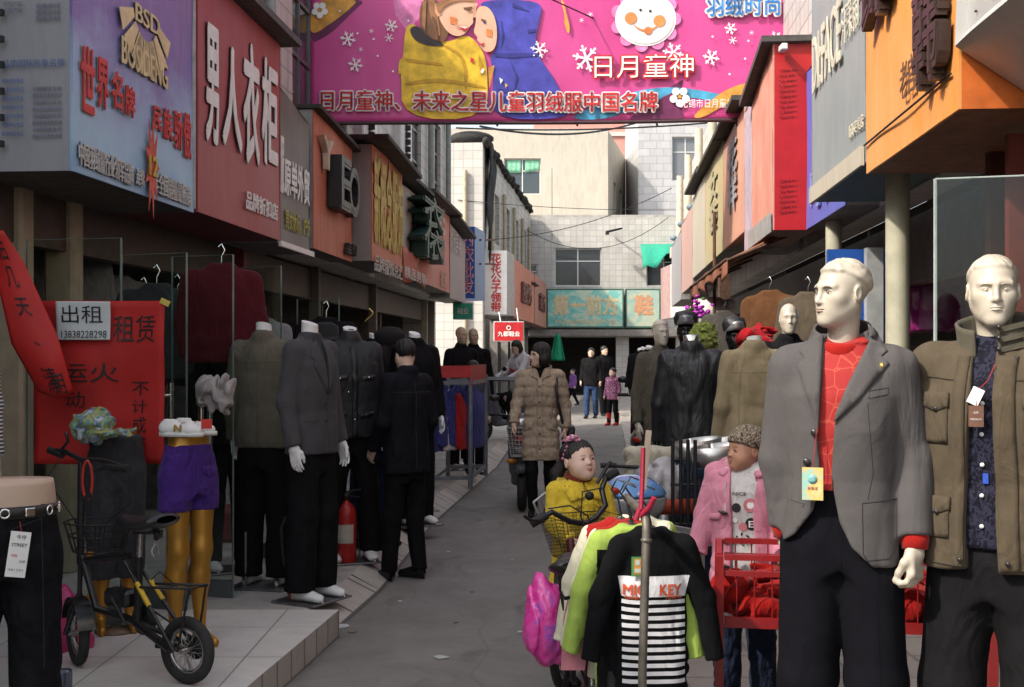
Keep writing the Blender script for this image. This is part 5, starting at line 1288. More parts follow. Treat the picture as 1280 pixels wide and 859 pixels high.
up_poly = [(-.04, 1.66), (.13, 1.66), (.095, 1.55), (.03, 1.39), (-.010, 1.30), (-.022, 1.12), (-.050, 1.12), (-.060, 1.25), (-.050, 1.40), (-.045, 1.53)]
lo_poly = [(-.05, 1.135), (-.022, 1.13), (.004, 1.00), (.04, .925), (.10, .868), (.15, .80), (-.30, .80), (-.26, .885), (-.19, .91), (-.13, .955), (-.075, 1.03)]
jf = jacket_open(base, [up_poly, lo_poly])
jk = sdf_mesh('suit_jacket', jf, jf.lo, jf.hi, .0065, suitgrey, e)
shade = lambda z: z
lapR = [(.085, 1.545), (.078, 1.60), (.098, 1.585), (.138, 1.515), (.120, 1.500), (.144, 1.478), (.055, 1.365), (-.012, 1.300), (-.006, 1.33), (.030, 1.42)]
lapL = [(-.052, 1.565), (-.072, 1.575), (-.125, 1.515), (-.105, 1.495), (-.128, 1.470), (-.075, 1.33), (-.058, 1.26), (-.053, 1.40)]
bare = top_fn(hem=.865, w_=.85, fold=.0055, fsc=(7, 7, 3), arms=armsL, seed=11, neck=1.60, sq=2.6)
for q in (lapR, lapL): patch('lapel', bare, q, suitgrey, jk, .006, .012, off=.004)
def collar_ring(name, m, par, zc, r0, r1, h_, a0, a1, tilt=.25, yc=.018, t=.007, flare=.02, rx=1.1):
    mb = MB()
    def fn(u, v):
        a = a0+(a1-a0)*u; rr = r0+(r1-r0)*v+flare*v*v; return (rr*rx*math.sin(a), yc+rr*math.cos(a), zc+h_*v+tilt*r0*math.cos(a))
    mb.grid(fn, 40, 6); o = mb.build(name, m, par); return solidify(o, t, 0)
collar_ring('collar', suitgrey, jk, 1.535, .098, .072, .055, R(-125), R(125), .30, .026, .008, .004)
mb = MB()
seam(mb, base, [(.09, 1.395), (.142, 1.405), (.140, 1.385), (.088, 1.372), (.09, 1.395)], .0014)
seam(mb, base, [(.07, 1.06), (.165, 1.07), (.165, .93), (.145, .895), (.085, .89), (.073, .91), (.07, 1.06)], .0016)
seam(mb, base, [(.085, 1.36), (.10, 1.15), (.085, 1.07)], .0010)
seam(mb, base, [(-.155, 1.06), (-.10, 1.05), (-.105, 1.04)], .0014)
mb.build('seams', thread, jk)
mb = MB()
for x, z in ((-.068, 1.268), (-.092, 1.178)):
    q = project(base, [(x, 0, z)], off=.003)[0]; mb.lathe([(.0001, 0), (.010, 0), (.0115, .003), (.010, .005), (.0001, .005)], q, 14, Matrix.Rotation(R(90), 3, 'X'))
mb.build('button', button_m, jk)
mb = MB(); q = project(base, [(.122, 0, 1.472)], off=.008)[0]; mb.box(q, (.013, .004, .015), None, None, .002); mb.ell(q+A(.002, -.003, -.002), (.005, .002, .006)); mb.build('lapel_pin', plain('pin_gold', (.6, .42, .12), .25, .8, bump=0), jk)
sw = top_fn(hem=1.09, w_=.72, d_=.84, fold=.004, arms_on=False, seed=5, neck=1.535)
def redpattern():
    m, t, b = nmat('red_patterned_knit'); v = ncoord(t)
    vo = t.nodes.new('ShaderNodeTexVoronoi'); vo.feature = 'DISTANCE_TO_EDGE'; vo.distance = 'EUCLIDEAN'; vo.inputs['Scale'].default_value = 19; vo.inputs['Randomness'].default_value = .55; t.links.new(v, vo.inputs['Vector'])
    c = nmix(t, nramp(t, vo.outputs['Distance'], [(.02, (.5, .5, .5, 1)), (.035, (0, 0, 0, 1))]), (.30, .010, .008, 1), (.50, .09, .05, 1))
    s = t.nodes.new('ShaderNodeSeparateXYZ'); t.links.new(v, s.inputs[0]); k = nramp(t, nmath(t, 'MULTIPLY', s.outputs[2], .5), [(.7595, (0, 0, 0, 1)), (.761, (1, 1, 1, 1))])
    c = nmix(t, k, c, (.30, .010, .008, 1)); t.links.new(c, b.inputs['Base Color']); b.inputs['Roughness'].default_value = .8
    nbump(t, b, nnoise(t, ncoord(t, (1, 1, .2)), 320, 1), .3, .003); return m
swm = redpattern()
so_ = sdf_mesh('sweater', sw, sw.lo, sw.hi, .008, swm, e)
mb = MB(); mb.grid(lambda u, v: ((.066+.004*math.sin(v*PI))*math.sin(u*2*PI), .008+(.062+.004*math.sin(v*PI))*math.cos(u*2*PI), 1.512+.036*v+.014*math.cos(u*2*PI)), 36, 4); solidify(mb.build('neckband', redknit, so_), .008, 0)
for ch, sx in zip(armsL, (-1, 1)):
    (ax, ay, az), (bx, by, bz) = ch[1][0], ch[2][0]; d = Vector((bx-ax, by-ay, bz-az)).normalized(); w0 = Vector((bx, by, bz))
    mb = MB(); mb.tube([w0-d*.03, w0+d*.006, w0+d*.036, w0+d*.04], [.043, .043, .039, .03], 18); mb.build('sweater_cuff', redknit, e)
    f = hand_fn(w0+d*.03, sx, d=tuple(d), s=1.0, grip=.30, curl=.5, thumb=1.2, fwd=(-.35*sx, -1, 0)); sdf_mesh('hand', f, f.lo, f.hi, .004, ivory, e)
hf = head_fn((-.004, -.012, 1.693), yaw=R(-46), kind='man', hair=.85, neck=.15, s=.86, nd=(.004, .02)); lo, hi = head_box(hf.c, 1, .13)
hd = sdf_mesh('head', hf, lo, hi, .0036, ivory, e)
def face_paint(hd, hf, brow=plain('brow_paint', (.09, .06, .05), .6, bump=0), lips=None, iris=plain('iris_paint', (.16, .14, .12), .3, bump=0), s=1.0):
    """painted brows and irises, and lips in a chosen tone, lying on a mannequin's face"""
    M = np.array(hf.M, 'f'); sc = hf.s
    def W(q): return np.array([hf.c+M @ (A(*x)*sc) for x in q], 'f')
    fd = M @ A(0, 1, 0)
    def on(pts, off): return project(hf, W(pts), fd, -.2, off)
    mb = MB()
    for sx in (-1, 1):
        mb.tube(on([(sx*x, 0, z) for x, z in ((.014, .017), (.026, .021), (.040, .020), (.048, .015))], .0006), [.0012*s, .0022*s, .0018*s, .0008*s], 6)
        mb.tube(on([(sx*x, 0, z) for x, z in ((.018, .003), (.024, .0065), (.031, .0075), (.038, .006), (.044, .002))], .0006), .0011*s, 5)
    mb.build('brow_paint', brow, hd)
    mb = MB()
    for sx in (-1, 1):
        for q in on([(sx*.030, 0, .0015)], .0): mb.ell(q, (.0048, .0048, .0048), None, 10, 8)
    mb.build('eyes', iris, hd)
    if lips is not None:
        mb = MB(); L = [(-.020, -.0605), (-.010, -.0585), (0, -.0590), (.010, -.0585), (.020, -.0605)]
        mb.tube(on([(x, 0, z+.002) for x, z in L], .0), [.001, .0030, .0032, .0030, .001], 6); mb.tube(on([(x*.9, 0, z-.006) for x, z in L], .0), [.001, .0038, .0044, .0038, .001], 6); mb.build('lip_tone', lips, hd)
face_paint(hd, hf, s=1.2, lips=plain('lip_tone', (.33, .23, .18), .4, bump=0))  # browner lips: the slight shade on the mouth is put into the colour
tf = legs_fn(waist=1.11, hem=.05, r=(.106, .088, .088), gap=.09, fold=.005, seed=21, fsc=(7, 7, 2.6), stance=.03)
tr = sdf_mesh('trousers', tf, tf.lo, tf.hi, .010, charcoal, e)
mb = MB(); seam(mb, tf, [(.012, 1.03), (.005, .80)], .0014); seam(mb, tf, [(.11, .78), (.13, .3), (.135, .06)], .0012); mb.build('seams', charcoal, tr)
mb = MB(); foot_mb(mb, -.13, 0, 0, .27); foot_mb(mb, .13, 0, 0, .27); mb.build('shoes', blackgloss, e)
tagm = nmat('orange_tag'); m_, t_, b_ = tagm; t_.links.new(nramp(t_, nnoise(t_, ncoord(t_), 16, 3), [(.35, (.55, .52, .30, 1)), (.5, (.60, .42, .12, 1)), (.65, (.25, .48, .42, 1))]), b_.inputs['Base Color']); b_.inputs['Roughness'].default_value = .35
def disc_art(e_):
    mb = MB(); mb.lathe([(.0001, 0), (.014, 0), (.014, .0012), (.0001, .0012)], (0, -.0018, -.035), 20, Matrix.Rotation(R(90), 3, 'X')); mb.box((0, -.0036, -.035), (.012, .001, .012)); mb.build('emblem', plain('tag_teal', (.16, .36, .36), .4, bump=0), e_)
Rz = Matrix.Rotation(R(-20), 3, 'Z'); sl = Vector(suit.location)
tc = sl+Rz @ Vector((-.072, -.150, 1.165))
tag_card('swing_tag', 'orange and green swing tag hanging at the front of the grey suit', tc, .062, .098, m_, R(-20), (('合格证', 0, -.062, .03, plain('tag_ink', (.4, .1, .05), .5, bump=0)),), ((0, 0, 0), (.006, .004, .05), (.012, .006, .12)), 'price tags', disc_art)

# olive jacket mannequin
FY2 = 3.62
e = empty('mannequin', ((1243-640)/FPX*FY2, FY2, .05), 'ivory mannequin in an olive stand collar jacket with pockets over a dark patterned shirt', 'mannequin', 'dressed mannequins', R(-36))
ol = e
arms2 = [arm(sx, (.240, .02, 1.19), (.250, -.04, .95), sh=(.18, .01, 1.465), r=(.076, .066, .056)) for sx in (-1, 1)]
base = top_fn(hem=.865, w_=1.0, d_=1.08, fold=.006, fsc=(8, 8, 4), arms=arms2, seed=31, neck=1.55, sq=2.6)
op = [(-.055, 1.68), (.02, 1.68), (.022, 1.5), (.03, 1.30), (.036, 1.0), (.05, .80), (-.045, .80), (-.05, 1.0), (-.045, 1.2), (-.035, 1.40), (-.045, 1.55)]
jf = jacket_open(base, [op])
jk = sdf_mesh('jacket', jf, jf.lo, jf.hi, .007, olive, e)
patch('button_placket', base, [(.030, 1.50), (.085, 1.50), (.095, 1.2), (.105, .875), (.052, .875), (.040, 1.15)], olive, jk, .006, .014, off=.004)
patch('button_placket', base, [(-.048, 1.50), (-.085, 1.50), (-.085, 1.2), (-.085, .875), (-.052, .875), (-.050, 1.15)], olive, jk, .006, .014, off=.003)
def pockets(x0, x1, z0, z1, flap):
    patch('pocket', base, [(x0, z0), (x1, z0), (x1, z1), (x0, z1)], olive, jk, .006, .014, off=.003)
    patch('pocket_flap', base, [(x0-.004, z1-flap), ((x0+x1)/2, z1-flap-.016), (x1+.004, z1-flap), (x1+.004, z1+.006), (x0-.004, z1+.006)], olive, jk, .008, .014, off=.007)
pockets(-.175, -.10, 1.24, 1.385, .035); pockets(.115, .195, 1.24, 1.385, .035); pockets(-.17, -.095, .96, 1.075, .03); pockets(.12, .20, .96, 1.075, .03)
mb = MB()
for pts in ([(-.18, 1.44), (-.10, 1.43), (-.055, 1.43)], [(.06, 1.43), (.12, 1.43), (.18, 1.44)], [(.062, 1.5), (.070, 1.2), (.080, .88)], [(-.19, .885), (-.055, .882)], [(.055, .882), (.19, .885)], [(.05, 1.25), (.052, 1.0), (.062, .88)]): seam(mb, base, pts, .0013, off=.005)
mb.build('seams', thread_o, jk)
for k, (z0, r0, r1) in enumerate(((1.520, .100, .100),)):
    collar_ring('stand_collar', olive2, jk, z0, .094, .090, .085, R(-160), R(163), .34, .022, .010, .010, 1.15)
mb = MB()
for pts in ([(.035, -.088, 1.535), (.075, -.07, 1.54), (.105, -.03, 1.55)],): 
    for dz in (0, .03, .06): mb.bar((.030, -.088, 1.515+dz*1.0), (.10, -.048, 1.535+dz), .003, .016)
mb.build('collar_straps', olive2, jk)
mb = MB()
for z in (1.52, 1.553, 1.585): mb.lathe([(.0001, 0), (.007, 0), (.007, .003), (.0001, .003)], (.036, -.094, z), 12, Matrix.Rotation(R(90), 3, 'X'))
for x, z in ((-.138, 1.342), (.155, 1.342), (-.132, 1.035), (.16, 1.035), (.075, .90), (-.06, .90)):
    q = project(base, [(x, 0, z)], off=.012)[0]; mb.lathe([(.0001, 0), (.007, 0), (.007, .003), (.0001, .003)], q, 12, Matrix.Rotation(R(90), 3, 'X'))
mb.build('snap_button', button_m, jk)
shf = top_fn(hem=.93, w_=.88, d_=.90, fold=.003, arms_on=False, seed=6, neck=1.56)
def flocked():
    m, t, b = nmat('flocked_shirt'); v = ncoord(t, (1, 1, .8)); f = nnoise(t, v, 55, 2, .5, 1.5); t.links.new(nramp(t, f, [(.46, (.006, .006, .011, 1)), (.54, (.020, .020, .036, 1))]), b.inputs['Base Color']); b.inputs['Roughness'].default_value = .8; b.inputs['Specular IOR Level'].default_value = .1
    nbump(t, b, f, .3, .004); return m
sh = sdf_mesh('shirt', shf, shf.lo, shf.hi, .009, flocked(), e)
mb = MB()
for z in (1.36, 1.27, 1.18, 1.09, 1.0):
    q = project(shf, [(-.004, 0, z)], off=.003)[0]; mb.lathe([(.0001, 0), (.0065, 0), (.0065, .003), (.0001, .003)], q, 12, Matrix.Rotation(R(90), 3, 'X'))
mb.build('button', plain('button_pearl', (.62, .60, .58), .2, bump=0), sh)
hf = head_fn((.0, -.012, 1.695), yaw=R(20), kind='man', hair=.55, neck=.15, s=.90); lo, hi = head_box(hf.c, 1, .13)
hd = sdf_mesh('head', hf, lo, hi, .0036, ivory, e)
face_paint(hd, hf, brow=ivory, iris=ivory, lips=ivory)
for ch, sx in zip(arms2, (-1, 1)): put_hand(e, ch, sx, ivory, h_=.0045, curl=.35)
tf = legs_fn(waist=1.04, hem=.05, r=(.108, .092, .090), gap=.10, fold=.005, seed=22, fsc=(7, 7, 2.6), stance=.05)
sdf_mesh('trousers', tf, tf.lo, tf.hi, .012, blackcloth, e)
mb = MB(); foot_mb(mb, -.15, 0, 0, .27); foot_mb(mb, .15, 0, 0, .27); mb.build('shoes', blackgloss, e)
R2 = Matrix.Rotation(R(-36), 3, 'Z'); l2 = Vector(ol.location)
q = l2+R2 @ Vector((-.004, -.150, 1.405))
tag_card('swing_tag', 'small white paper tag twisted on its string at the open collar of the olive jacket', q, .034, .050, paper_m, R(-30), (), ((0, 0, 0), (.01, .01, .03), (.005, .03, .08)), 'price tags').rotation_euler = (0, R(25), R(-30))
q = l2+R2 @ Vector((-.012, -.155, 1.355))
tag_card('swing_tag', 'brown cardboard tag with pale print on the dark patterned shirt', q, .042, .062, plain('tag_brown', (.11, .05, .03), .5), R(-30), (('PREMIUM', 0, -.04, .030, WHITEG), ('品质', 0, -.02, .014, WHITEG)), ((0, 0, 0), (.004, .012, .05)), 'price tags')
mb = MB(); q = project(shf, [(.005, 0, 1.14)], off=.004)[0]; mb.box(q, (.016, .003, .03)); mb.build('label_tab', plain('label_blue', (.02, .06, .35), .5, bump=0), sh)
# ================================================================ generic dressed figures, people, bicycles
def mannequin(label, loc, rz, top=None, topm=blackcloth, bottom=None, bottomm=blackcloth, head='neck', hm=plaster, hands=True, feet=True, hres=.012, hair=0, hyaw=0, hface=True, plate=True, k=1.0, foot_x=.12, topname='jacket', botname='trousers'):
    e = empty('mannequin', loc, label, 'mannequin', 'dressed mannequins', rz); e.scale = (k*.88, k*.88, k)
    t = None
    if bottom: sdf_mesh(botname, bottom, bottom.lo, bottom.hi, hres, bottomm, e)
    if top:
        t = sdf_mesh(topname, top, top.lo, top.hi, hres, topm, e)
        if hands:
            for ch, sx in zip(top.arms, (-1, 1)): put_hand(e, ch, sx, hm, h_=.007 if hres > .011 else .0055, curl=.25, spread=.3)
    if head == 'neck':
        mb = MB(); neck_mb(mb, (0, .018, 1.52), .056, .115, .30); mb.build('neck', hm, e)
    elif head:
        hf = head_fn((0, -.008, 1.70), yaw=hyaw, kind=head, hair=hair, neck=.14, s=.93); lo, hi = head_box(hf.c, 1, .14)
        h = sdf_mesh('head', hf, lo, hi, .006, hm, e)
    if feet:
        for sx in (-1, 1): mb = MB(); foot_mb(mb, sx*foot_x, .0, .012, .25); mb.build('foot', hm, e)
    if plate: base_plate(e)
    return e, t
def detail_seams(par, f, lines, m=thread, r=.0018):
    mb = MB()
    for pts in lines: seam(mb, f, pts, r, .02)
    return mb.build('seams', m, par)
def on_step(px, py, z): return GP(px, py, z)
def hair_fn(hf, style='short', seed=1):
    lo_ = hf.loc
    def f(p):
        q = lo_(p); x = np.abs(q[:, 0])
        d = s_ell(q, (0, .026, .043), (.087 if not hf.kid else .091, .103, .087))
        if style == 'bob': d = smin(d, s_ell(q, (0, .030, -.040), (.104, .088, .092)), .03); fr = s_ell(q, (0, -.125, -.055), (.086, .112, .108)); neckc = -.128; d = d-.006
        elif style == 'tied': fr = s_ell(q, (0, -.125, -.022), (.088, .100, .092)); neckc = -.045
        else: fr = s_ell(q, (0, -.120, -.018), (.078, .085, .080)); d = smax(d, -s_ell(q, (.085, -.005, -.035), (.035, .035, .040)), .01); neckc = -.100
        d = smax(d, -fr, .012); d = smax(d, neckc-q[:, 2]+.012*vnoise(q*A(120, 120, 20), seed+3), .012)
        an = np.arctan2(q[:, 0], q[:, 1])
        n = vnoise(np.stack([an*14, q[:, 2]*10, q[:, 1]*8], 1), seed)*.0065+vnoise(np.stack([an*38, q[:, 2]*16, 0*an], 1), seed+1)*.0035
        return d*hf.s+n*hf.s
    r = .17*hf.s; f.lo = tuple(hf.c-A(r, r+.02, r)); f.hi = tuple(hf.c+A(r, r+.03, r)); return f
def body_fn(hf, arms, hands, legs, waist=1.02):
    """one continuous body: head, neck, trunk, arms with hands, legs"""
    prof = [(waist-.16, .155, .10, .01), (waist, .140, .095, 0), (1.25, .16, .105, -.004), (1.40, .165, .10, .005), (1.48, .12, .075, .012), (1.54, .06, .055, .018)]
    hfs = []
    for ch, sx, kw in hands:
        (ax, ay, az), (bx, by, bz) = ch[-2][0], ch[-1][0]; d = Vector((bx-ax, by-ay, bz-az)).normalized(); k2 = dict(kw); k2.setdefault('d', tuple(d)); hfs.append(hand_fn(Vector((bx, by, bz)), sx, **k2))
    def f(p):
        d = smin(hf(p), s_loft(p, prof, 2.2), .03)
        for ch in arms: d = smin(d, s_chain(p, [(q, r*.62) for q, r in ch], .02), .03)
        for ch in legs: d = smin(d, s_chain(p, ch, .02), .03)
        for h in hfs: d = np.minimum(d, h(p))
        return d
    f.lo = (-.5, -.5, -.02); f.hi = (.5, .42, 1.90); return f
def leg_chain(sx, knee, ank, hip=(.095, 0, .90)): return [((sx*hip[0], hip[1], hip[2]), .075), (knee, .052), (ank, .036)]
def trouser_fn(legs, waist=1.02, r=(.098, .076, .066), hem=.06, fold=.006, seed=9, fsc=(10, 10, 4)):
    def f(p):
        d = s_loft(p, [(waist-.30, .150, .108, .01), (waist-.14, .168, .116, .01), (waist, .148, .104, 0)], 2.3)
        d = smax(d, (waist-.26-np.abs(p[:, 0])*.6)-p[:, 2], .03)
        for ch in legs: d = smin(d, s_chain(p, [(q, rr) for (q, _), rr in zip(ch, r)], .03), .02)
        return smax(smax(d+folds(p, fold, fsc, seed), p[:, 2]-waist, .005), hem-p[:, 2], .004)
    f.lo = (-.40, -.45, hem-.04); f.hi = (.40, .45, waist+.04); return f
def face_bits(body, hf, lips=lip_m, s=1.0, brow=hairm):
    M = np.array(hf.M, 'f'); sc = hf.s
    def W(q): return np.array([hf.c+M @ (A(*x)*sc) for x in q], 'f')
    fd = M @ A(0, 1, 0)
    def on(pts, off=.0): return project(hf, W(pts), fd, -.25*sc, off)
    mb = MB()
    for sx in (-1, 1):
        if not hf.kid: mb.tube(on([(sx*x, 0, z) for x, z in ((.014, .019), (.026, .023), (.040, .022), (.049, .017))]), [.001*sc, .002*sc, .0018*sc, .0008*sc], 6)
        else: mb.tube(on([(sx*x, 0, z) for x, z in ((.016, .020), (.028, .023), (.042, .019))]), .0010*sc, 6)
    mb.build('eyebrows', brow, body)
    for sx in (-1, 1):
        q = on([(sx*.031, 0, .000)])[0]; n = -fd
        mb = MB(); mb.ell(q+fd*.003*sc, (.0062*sc, .0062*sc, .0050*sc), None, 12, 8); eye = mb.build('eye', eye_m, body)
        mb = MB(); zz = -.001 if hf.kid else -.0005
        mb.tube(on([(sx*x, 0, z+zz) for x, z in ((.018, .001), (.025, .0055), (.032, .0060), (.040, .004), (.046, .000))]), .0013*sc*s, 5); mb.build('eyelashes', hairm, eye)
    mb = MB(); lz = -.0585 if hf.kid else -.0605
    L = [(-.020, lz), (-.010, lz+.0015), (0, lz+.0008), (.010, lz+.0015), (.020, lz)]
    mb.tube(on([(x, 0, z+.0022) for x, z in L], -.0008), [.0008*sc, .0030*sc, .0033*sc, .0030*sc, .0008*sc], 6); mb.tube(on([(x*.86, 0, z-.0062) for x, z in L], -.0012), [.0008*sc, .0036*sc, .0046*sc, .0036*sc, .0008*sc], 6)
    mb.build('lips', lips, body)
def wheel(par, c, r, axis, tyre_r=.022, name='wheel', spokes=24, rimm=steel, tm=None):
    c = Vector(c); a = Vector(axis).normalized(); u = a.orthogonal().normalized(); v_ = a.cross(u)
    mb = MB(); mb.torus(c, r-tyre_r, tyre_r, a, 40, 10); w_ = child(mb.build(name, tm or plain('tyre_rubber', (.022, .021, .020), .8, var=.3, bump=.3, bscale=90), None), par)
    mb = MB(); mb.torus(c, r-tyre_r*2.1, tyre_r*.42, a, 40, 6)
    for k in range(spokes):
        an = 2*PI*k/spokes; d = u*math.cos(an)+v_*math.sin(an); mb.tube([c+a*(.02 if k % 2 else -.02)+d*.02, c+d*(r-tyre_r*2.1)], .0012, 4)
    mb.tube([c-a*.04, c+a*.04], .011, 10); o = mb.build('rim', rimm); o.parent = w_
    return w_
def part(e, name, m, fn):
    mb = MB(); fn(mb); return child(mb.build(name, m), e)
bikeblack = plain('bike_black_paint', (.014, .014, .015), .3, 0, .15, bump=.02)
rubber = plain('black_rubber', (.016, .016, .016), .7, bump=.1)
STEP = .15

# ---------------------------------------------------------------- black folding electric bicycle, left
BX = lambda x, y, Y: P(x, y, Y)
e = empty('folding_bicycle', (-1.68, 5.27, STEP), 'small black folding electric bicycle with yellow stripes parked on the tiled step', 'bicycle')
rr_ = Vector((-1.385, 5.12, STEP+.145)); fr_ = Vector((-1.965, 5.43, STEP+.145)); fw = (fr_-rr_); WBL = fw.length; fw.normalize(); lt = Vector((-fw.y, fw.x, 0))
def S_(s, z, l=0.0): return Vector((rr_.x, rr_.y, STEP))+fw*(s*WBL/.57)+UP*z+lt*l
wheel(e, rr_, .145, lt, .024); fax = (lt+fw*.55).normalized(); wheel(e, fr_, .145, fax, .024)
part(e, 'frame', bikeblack, lambda mb: (mb.tube([S_(.53, .48), S_(.29, .52)], .016), mb.tube([S_(.545, .50), S_(.47, .27), S_(.28, .24), S_(.04, .15, .05)], .018), mb.tube([S_(.28, .24), S_(.0, .145, -.055)], .012), mb.tube([S_(.29, .50, .03), S_(.02, .15, .06)], .009), mb.tube([S_(.29, .50, -.03), S_(.02, .15, -.06)], .009), mb.tube([S_(.245, .52), S_(.25, .22)], .019)))
part(e, 'frame_stripe', plain('stripe_yellow', (.55, .36, .02), .4), lambda mb: (mb.tube([S_(.22, .415, -.040), S_(.16, .335, -.046)], .0115), mb.tube([S_(.22, .415, .040), S_(.15, .325, .048)], .0115)))
part(e, 'seat_post', steel, lambda mb: mb.tube([S_(.245, .48), S_(.235, .66)], .014))
def saddle_geo(mb, c, f, l, L=.27, w_=.10):
    def fn(u, v):
        a = 2*PI*u; t = v; wd = w_*(.28+.72*min(1, max(0, (1-t)*1.5))**.8)*(1 if t > .06 else .6); hh = .032*(1 if .05 < t < .97 else .5)
        return c-f*(L*.5)+f*(L*t)+l*(wd*math.cos(a))+UP*(hh*math.sin(a)-.02*math.sin(t*PI)+.02*(1-t))
    mb.grid(fn, 18, 16); return mb
part(e, 'saddle', plain('saddle_vinyl', (.020, .020, .022), .35, bump=.1), lambda mb: (saddle_geo(mb, S_(.22, .675), fw, lt), mb.tube([S_(.16, .645), S_(.26, .635)], .02, 8), mb.tube([S_(.13, .64, .03), S_(.13, .615, .03), S_(.16, .615, -.03), S_(.16, .64, -.03)], .012, 6)))
part(e, 'fork', bikeblack, lambda mb: (mb.tube([S_(.55, .92), S_(.555, .46)], .017), mb.tube([S_(.555, .46), S_(.56, .33), fr_+fax*.055], .012), mb.tube([S_(.555, .46), S_(.56, .33), fr_-fax*.055], .012)))
part(e, 'mudguard', bikeblack, lambda mb: mb.grid(lambda u, v: fr_+fax.cross(UP)*(-.165*math.cos(R(15+150*u)))+UP*(.165*math.sin(R(15+150*u)))+fax*(.035*(2*v-1)), 18, 3))
hl, hr = BX(63, 563, 5.52), BX(160, 586, 5.22); hc = S_(.55, .92)
hb = part(e, 'handlebar', bikeblack, lambda mb: (mb.tube([hl, hl+(hc-hl)*.5+UP*.02, hc+UP*.01, hr+(hc-hr)*.5+UP*.02, hr], .012), mb.tube([hl+(hc-hl)*.33+UP*.012, hl+(hc-hl)*.48+UP*.07-fw*.02, hl+(hc-hl)*.5+UP*.11], .007), mb.tube([hr+(hc-hr)*.3+UP*.01, hr+(hc-hr)*.5-UP*.03+fw*.06], .007)))
o = part(e, 'grip', rubber, lambda mb: mb.tube([hl-(hc-hl)*.03, hl+(hc-hl)*.4], .018)); o = part(e, 'grip', rubber, lambda mb: mb.tube([hr-(hc-hr)*.03, hr+(hc-hr)*.4], .018))
part(e, 'brake_cable', blackiron, lambda mb: (mb.tube([hl+(hc-hl)*.4, hl+Vector((.02, -.1, -.12)), S_(.56, .55, -.06), fr_+UP*.16], .003, 5), mb.tube([hr+(hc-hr)*.4, hr+Vector((.03, -.05, -.14)), S_(.5, .62, -.06), S_(.50, .45, -.03)], .003, 5), mb.tube([S_(.50, .50, -.04), S_(.42, .40, -.06), S_(.36, .62, -.05), S_(.28, .34, -.05)], .003, 5)))
part(e, 'battery', bikeblack, lambda mb: mb.box(S_(.335, .335), (.15, .085, .075), rotz(math.atan2(fw.y, fw.x)), None, .015))
part(e, 'reflector', plain('reflector_amber', (.55, .2, .01), .2, bump=0), lambda mb: (mb.box(S_(.535, .50, -.03), (.03, .02, .024)), mb.box(S_(.56, .30, -.055), (.012, .03, .03))))
part(e, 'crank', blackiron, lambda mb: (mb.lathe([(.001, -.006), (.07, -.004), (.07, .004), (.001, .006)], S_(.26, .235, -.05), 24, Matrix((fw, UP, lt)).transposed()), mb.tube([S_(.26, .235, -.06), S_(.20, .12, -.075)], .008), mb.box(S_(.20, .115, -.12), (.08, .07, .02), rotz(math.atan2(fw.y, fw.x))), mb.tube([S_(.26, .235, .06), S_(.32, .35, .075)], .008)))
part(e, 'chain', blackiron, lambda mb: (mb.tube([S_(.26, .30, -.05), S_(0, .18, -.05)], .005, 4), mb.tube([S_(.26, .17, -.05), S_(0, .115, -.05)], .005, 4), mb.lathe([(.001, -.01), (.05, -.01), (.05, .01), (.001, .01)], S_(0, .145, -.05), 18, Matrix((fw, UP, lt)).transposed())))
part(e, 'kickstand', steel, lambda mb: mb.tube([S_(.06, .14, -.05), S_(.10, .005, -.15)], .008))
part(e, 'rear_rack', blackiron, lambda mb: (mb.tube([S_(.20, .40, .045), S_(-.06, .42, .045), S_(-.06, .42, -.045), S_(.20, .40, -.045)], .006), mb.tube([S_(.08, .41, .045), S_(.08, .41, -.045)], .005), mb.tube([S_(-.05, .42, .05), S_(0, .15, .06)], .005), mb.tube([S_(-.05, .42, -.05), S_(0, .15, -.06)], .005), mb.tube([S_(.0, .41, .04), S_(.12, .47, .02), S_(.2, .42, -.02)], .003, 4)))
part(e, 'carrier_basket', blackiron, lambda mb: [mb.tube([S_(.46+.13*math.cos(a), .66, .14*math.sin(a)), S_(.46+.09*math.cos(a), .53, .11*math.sin(a))], .0025, 4) for a in [2*PI*i/22 for i in range(22)]]+[mb.tube([S_(.46+rr2*math.cos(2*PI*i/22), zz, (rr2+.01)*math.sin(2*PI*i/22)) for i in range(22)], .004, 4, None, False, True) for rr2, zz in ((.13, .66), (.11, .60), (.09, .53))])
e2 = empty('cable_lock', hc, 'red cable lock looped over the handlebar of the black folding bicycle', 'lock')
part(e2, 'cable', plain('lock_red', (.38, .03, .02), .35, bump=0), lambda mb: mb.tube([hc+Vector((.045+.022*math.cos(a), -.05, -.075+.085*math.sin(a))) for a in [2*PI*i/20 for i in range(20)]], .007, 8, None, False, True))
part(e2, 'lock_body', blackiron, lambda mb: mb.tube([hc+Vector((.03, -.05, -.16)), hc+Vector((.065, -.055, -.135))], .012, 8))
o = MB(); cc = S_(.185, .60, -.03); o.grid(lambda u, v: cc+lt*(-.02+.06*u)+fw*(-.03*u+.012*math.sin(v*9+u*7))+UP*(.05-.10*v*(1+.2*math.sin(u*8))), 10, 10)
tag(solidify(o.build('rag', cloth('white_rag', (.42, .42, .44), wrinkle=.6)), .004), 'pale rag stuffed under the saddle of the black folding bicycle', 'rag')

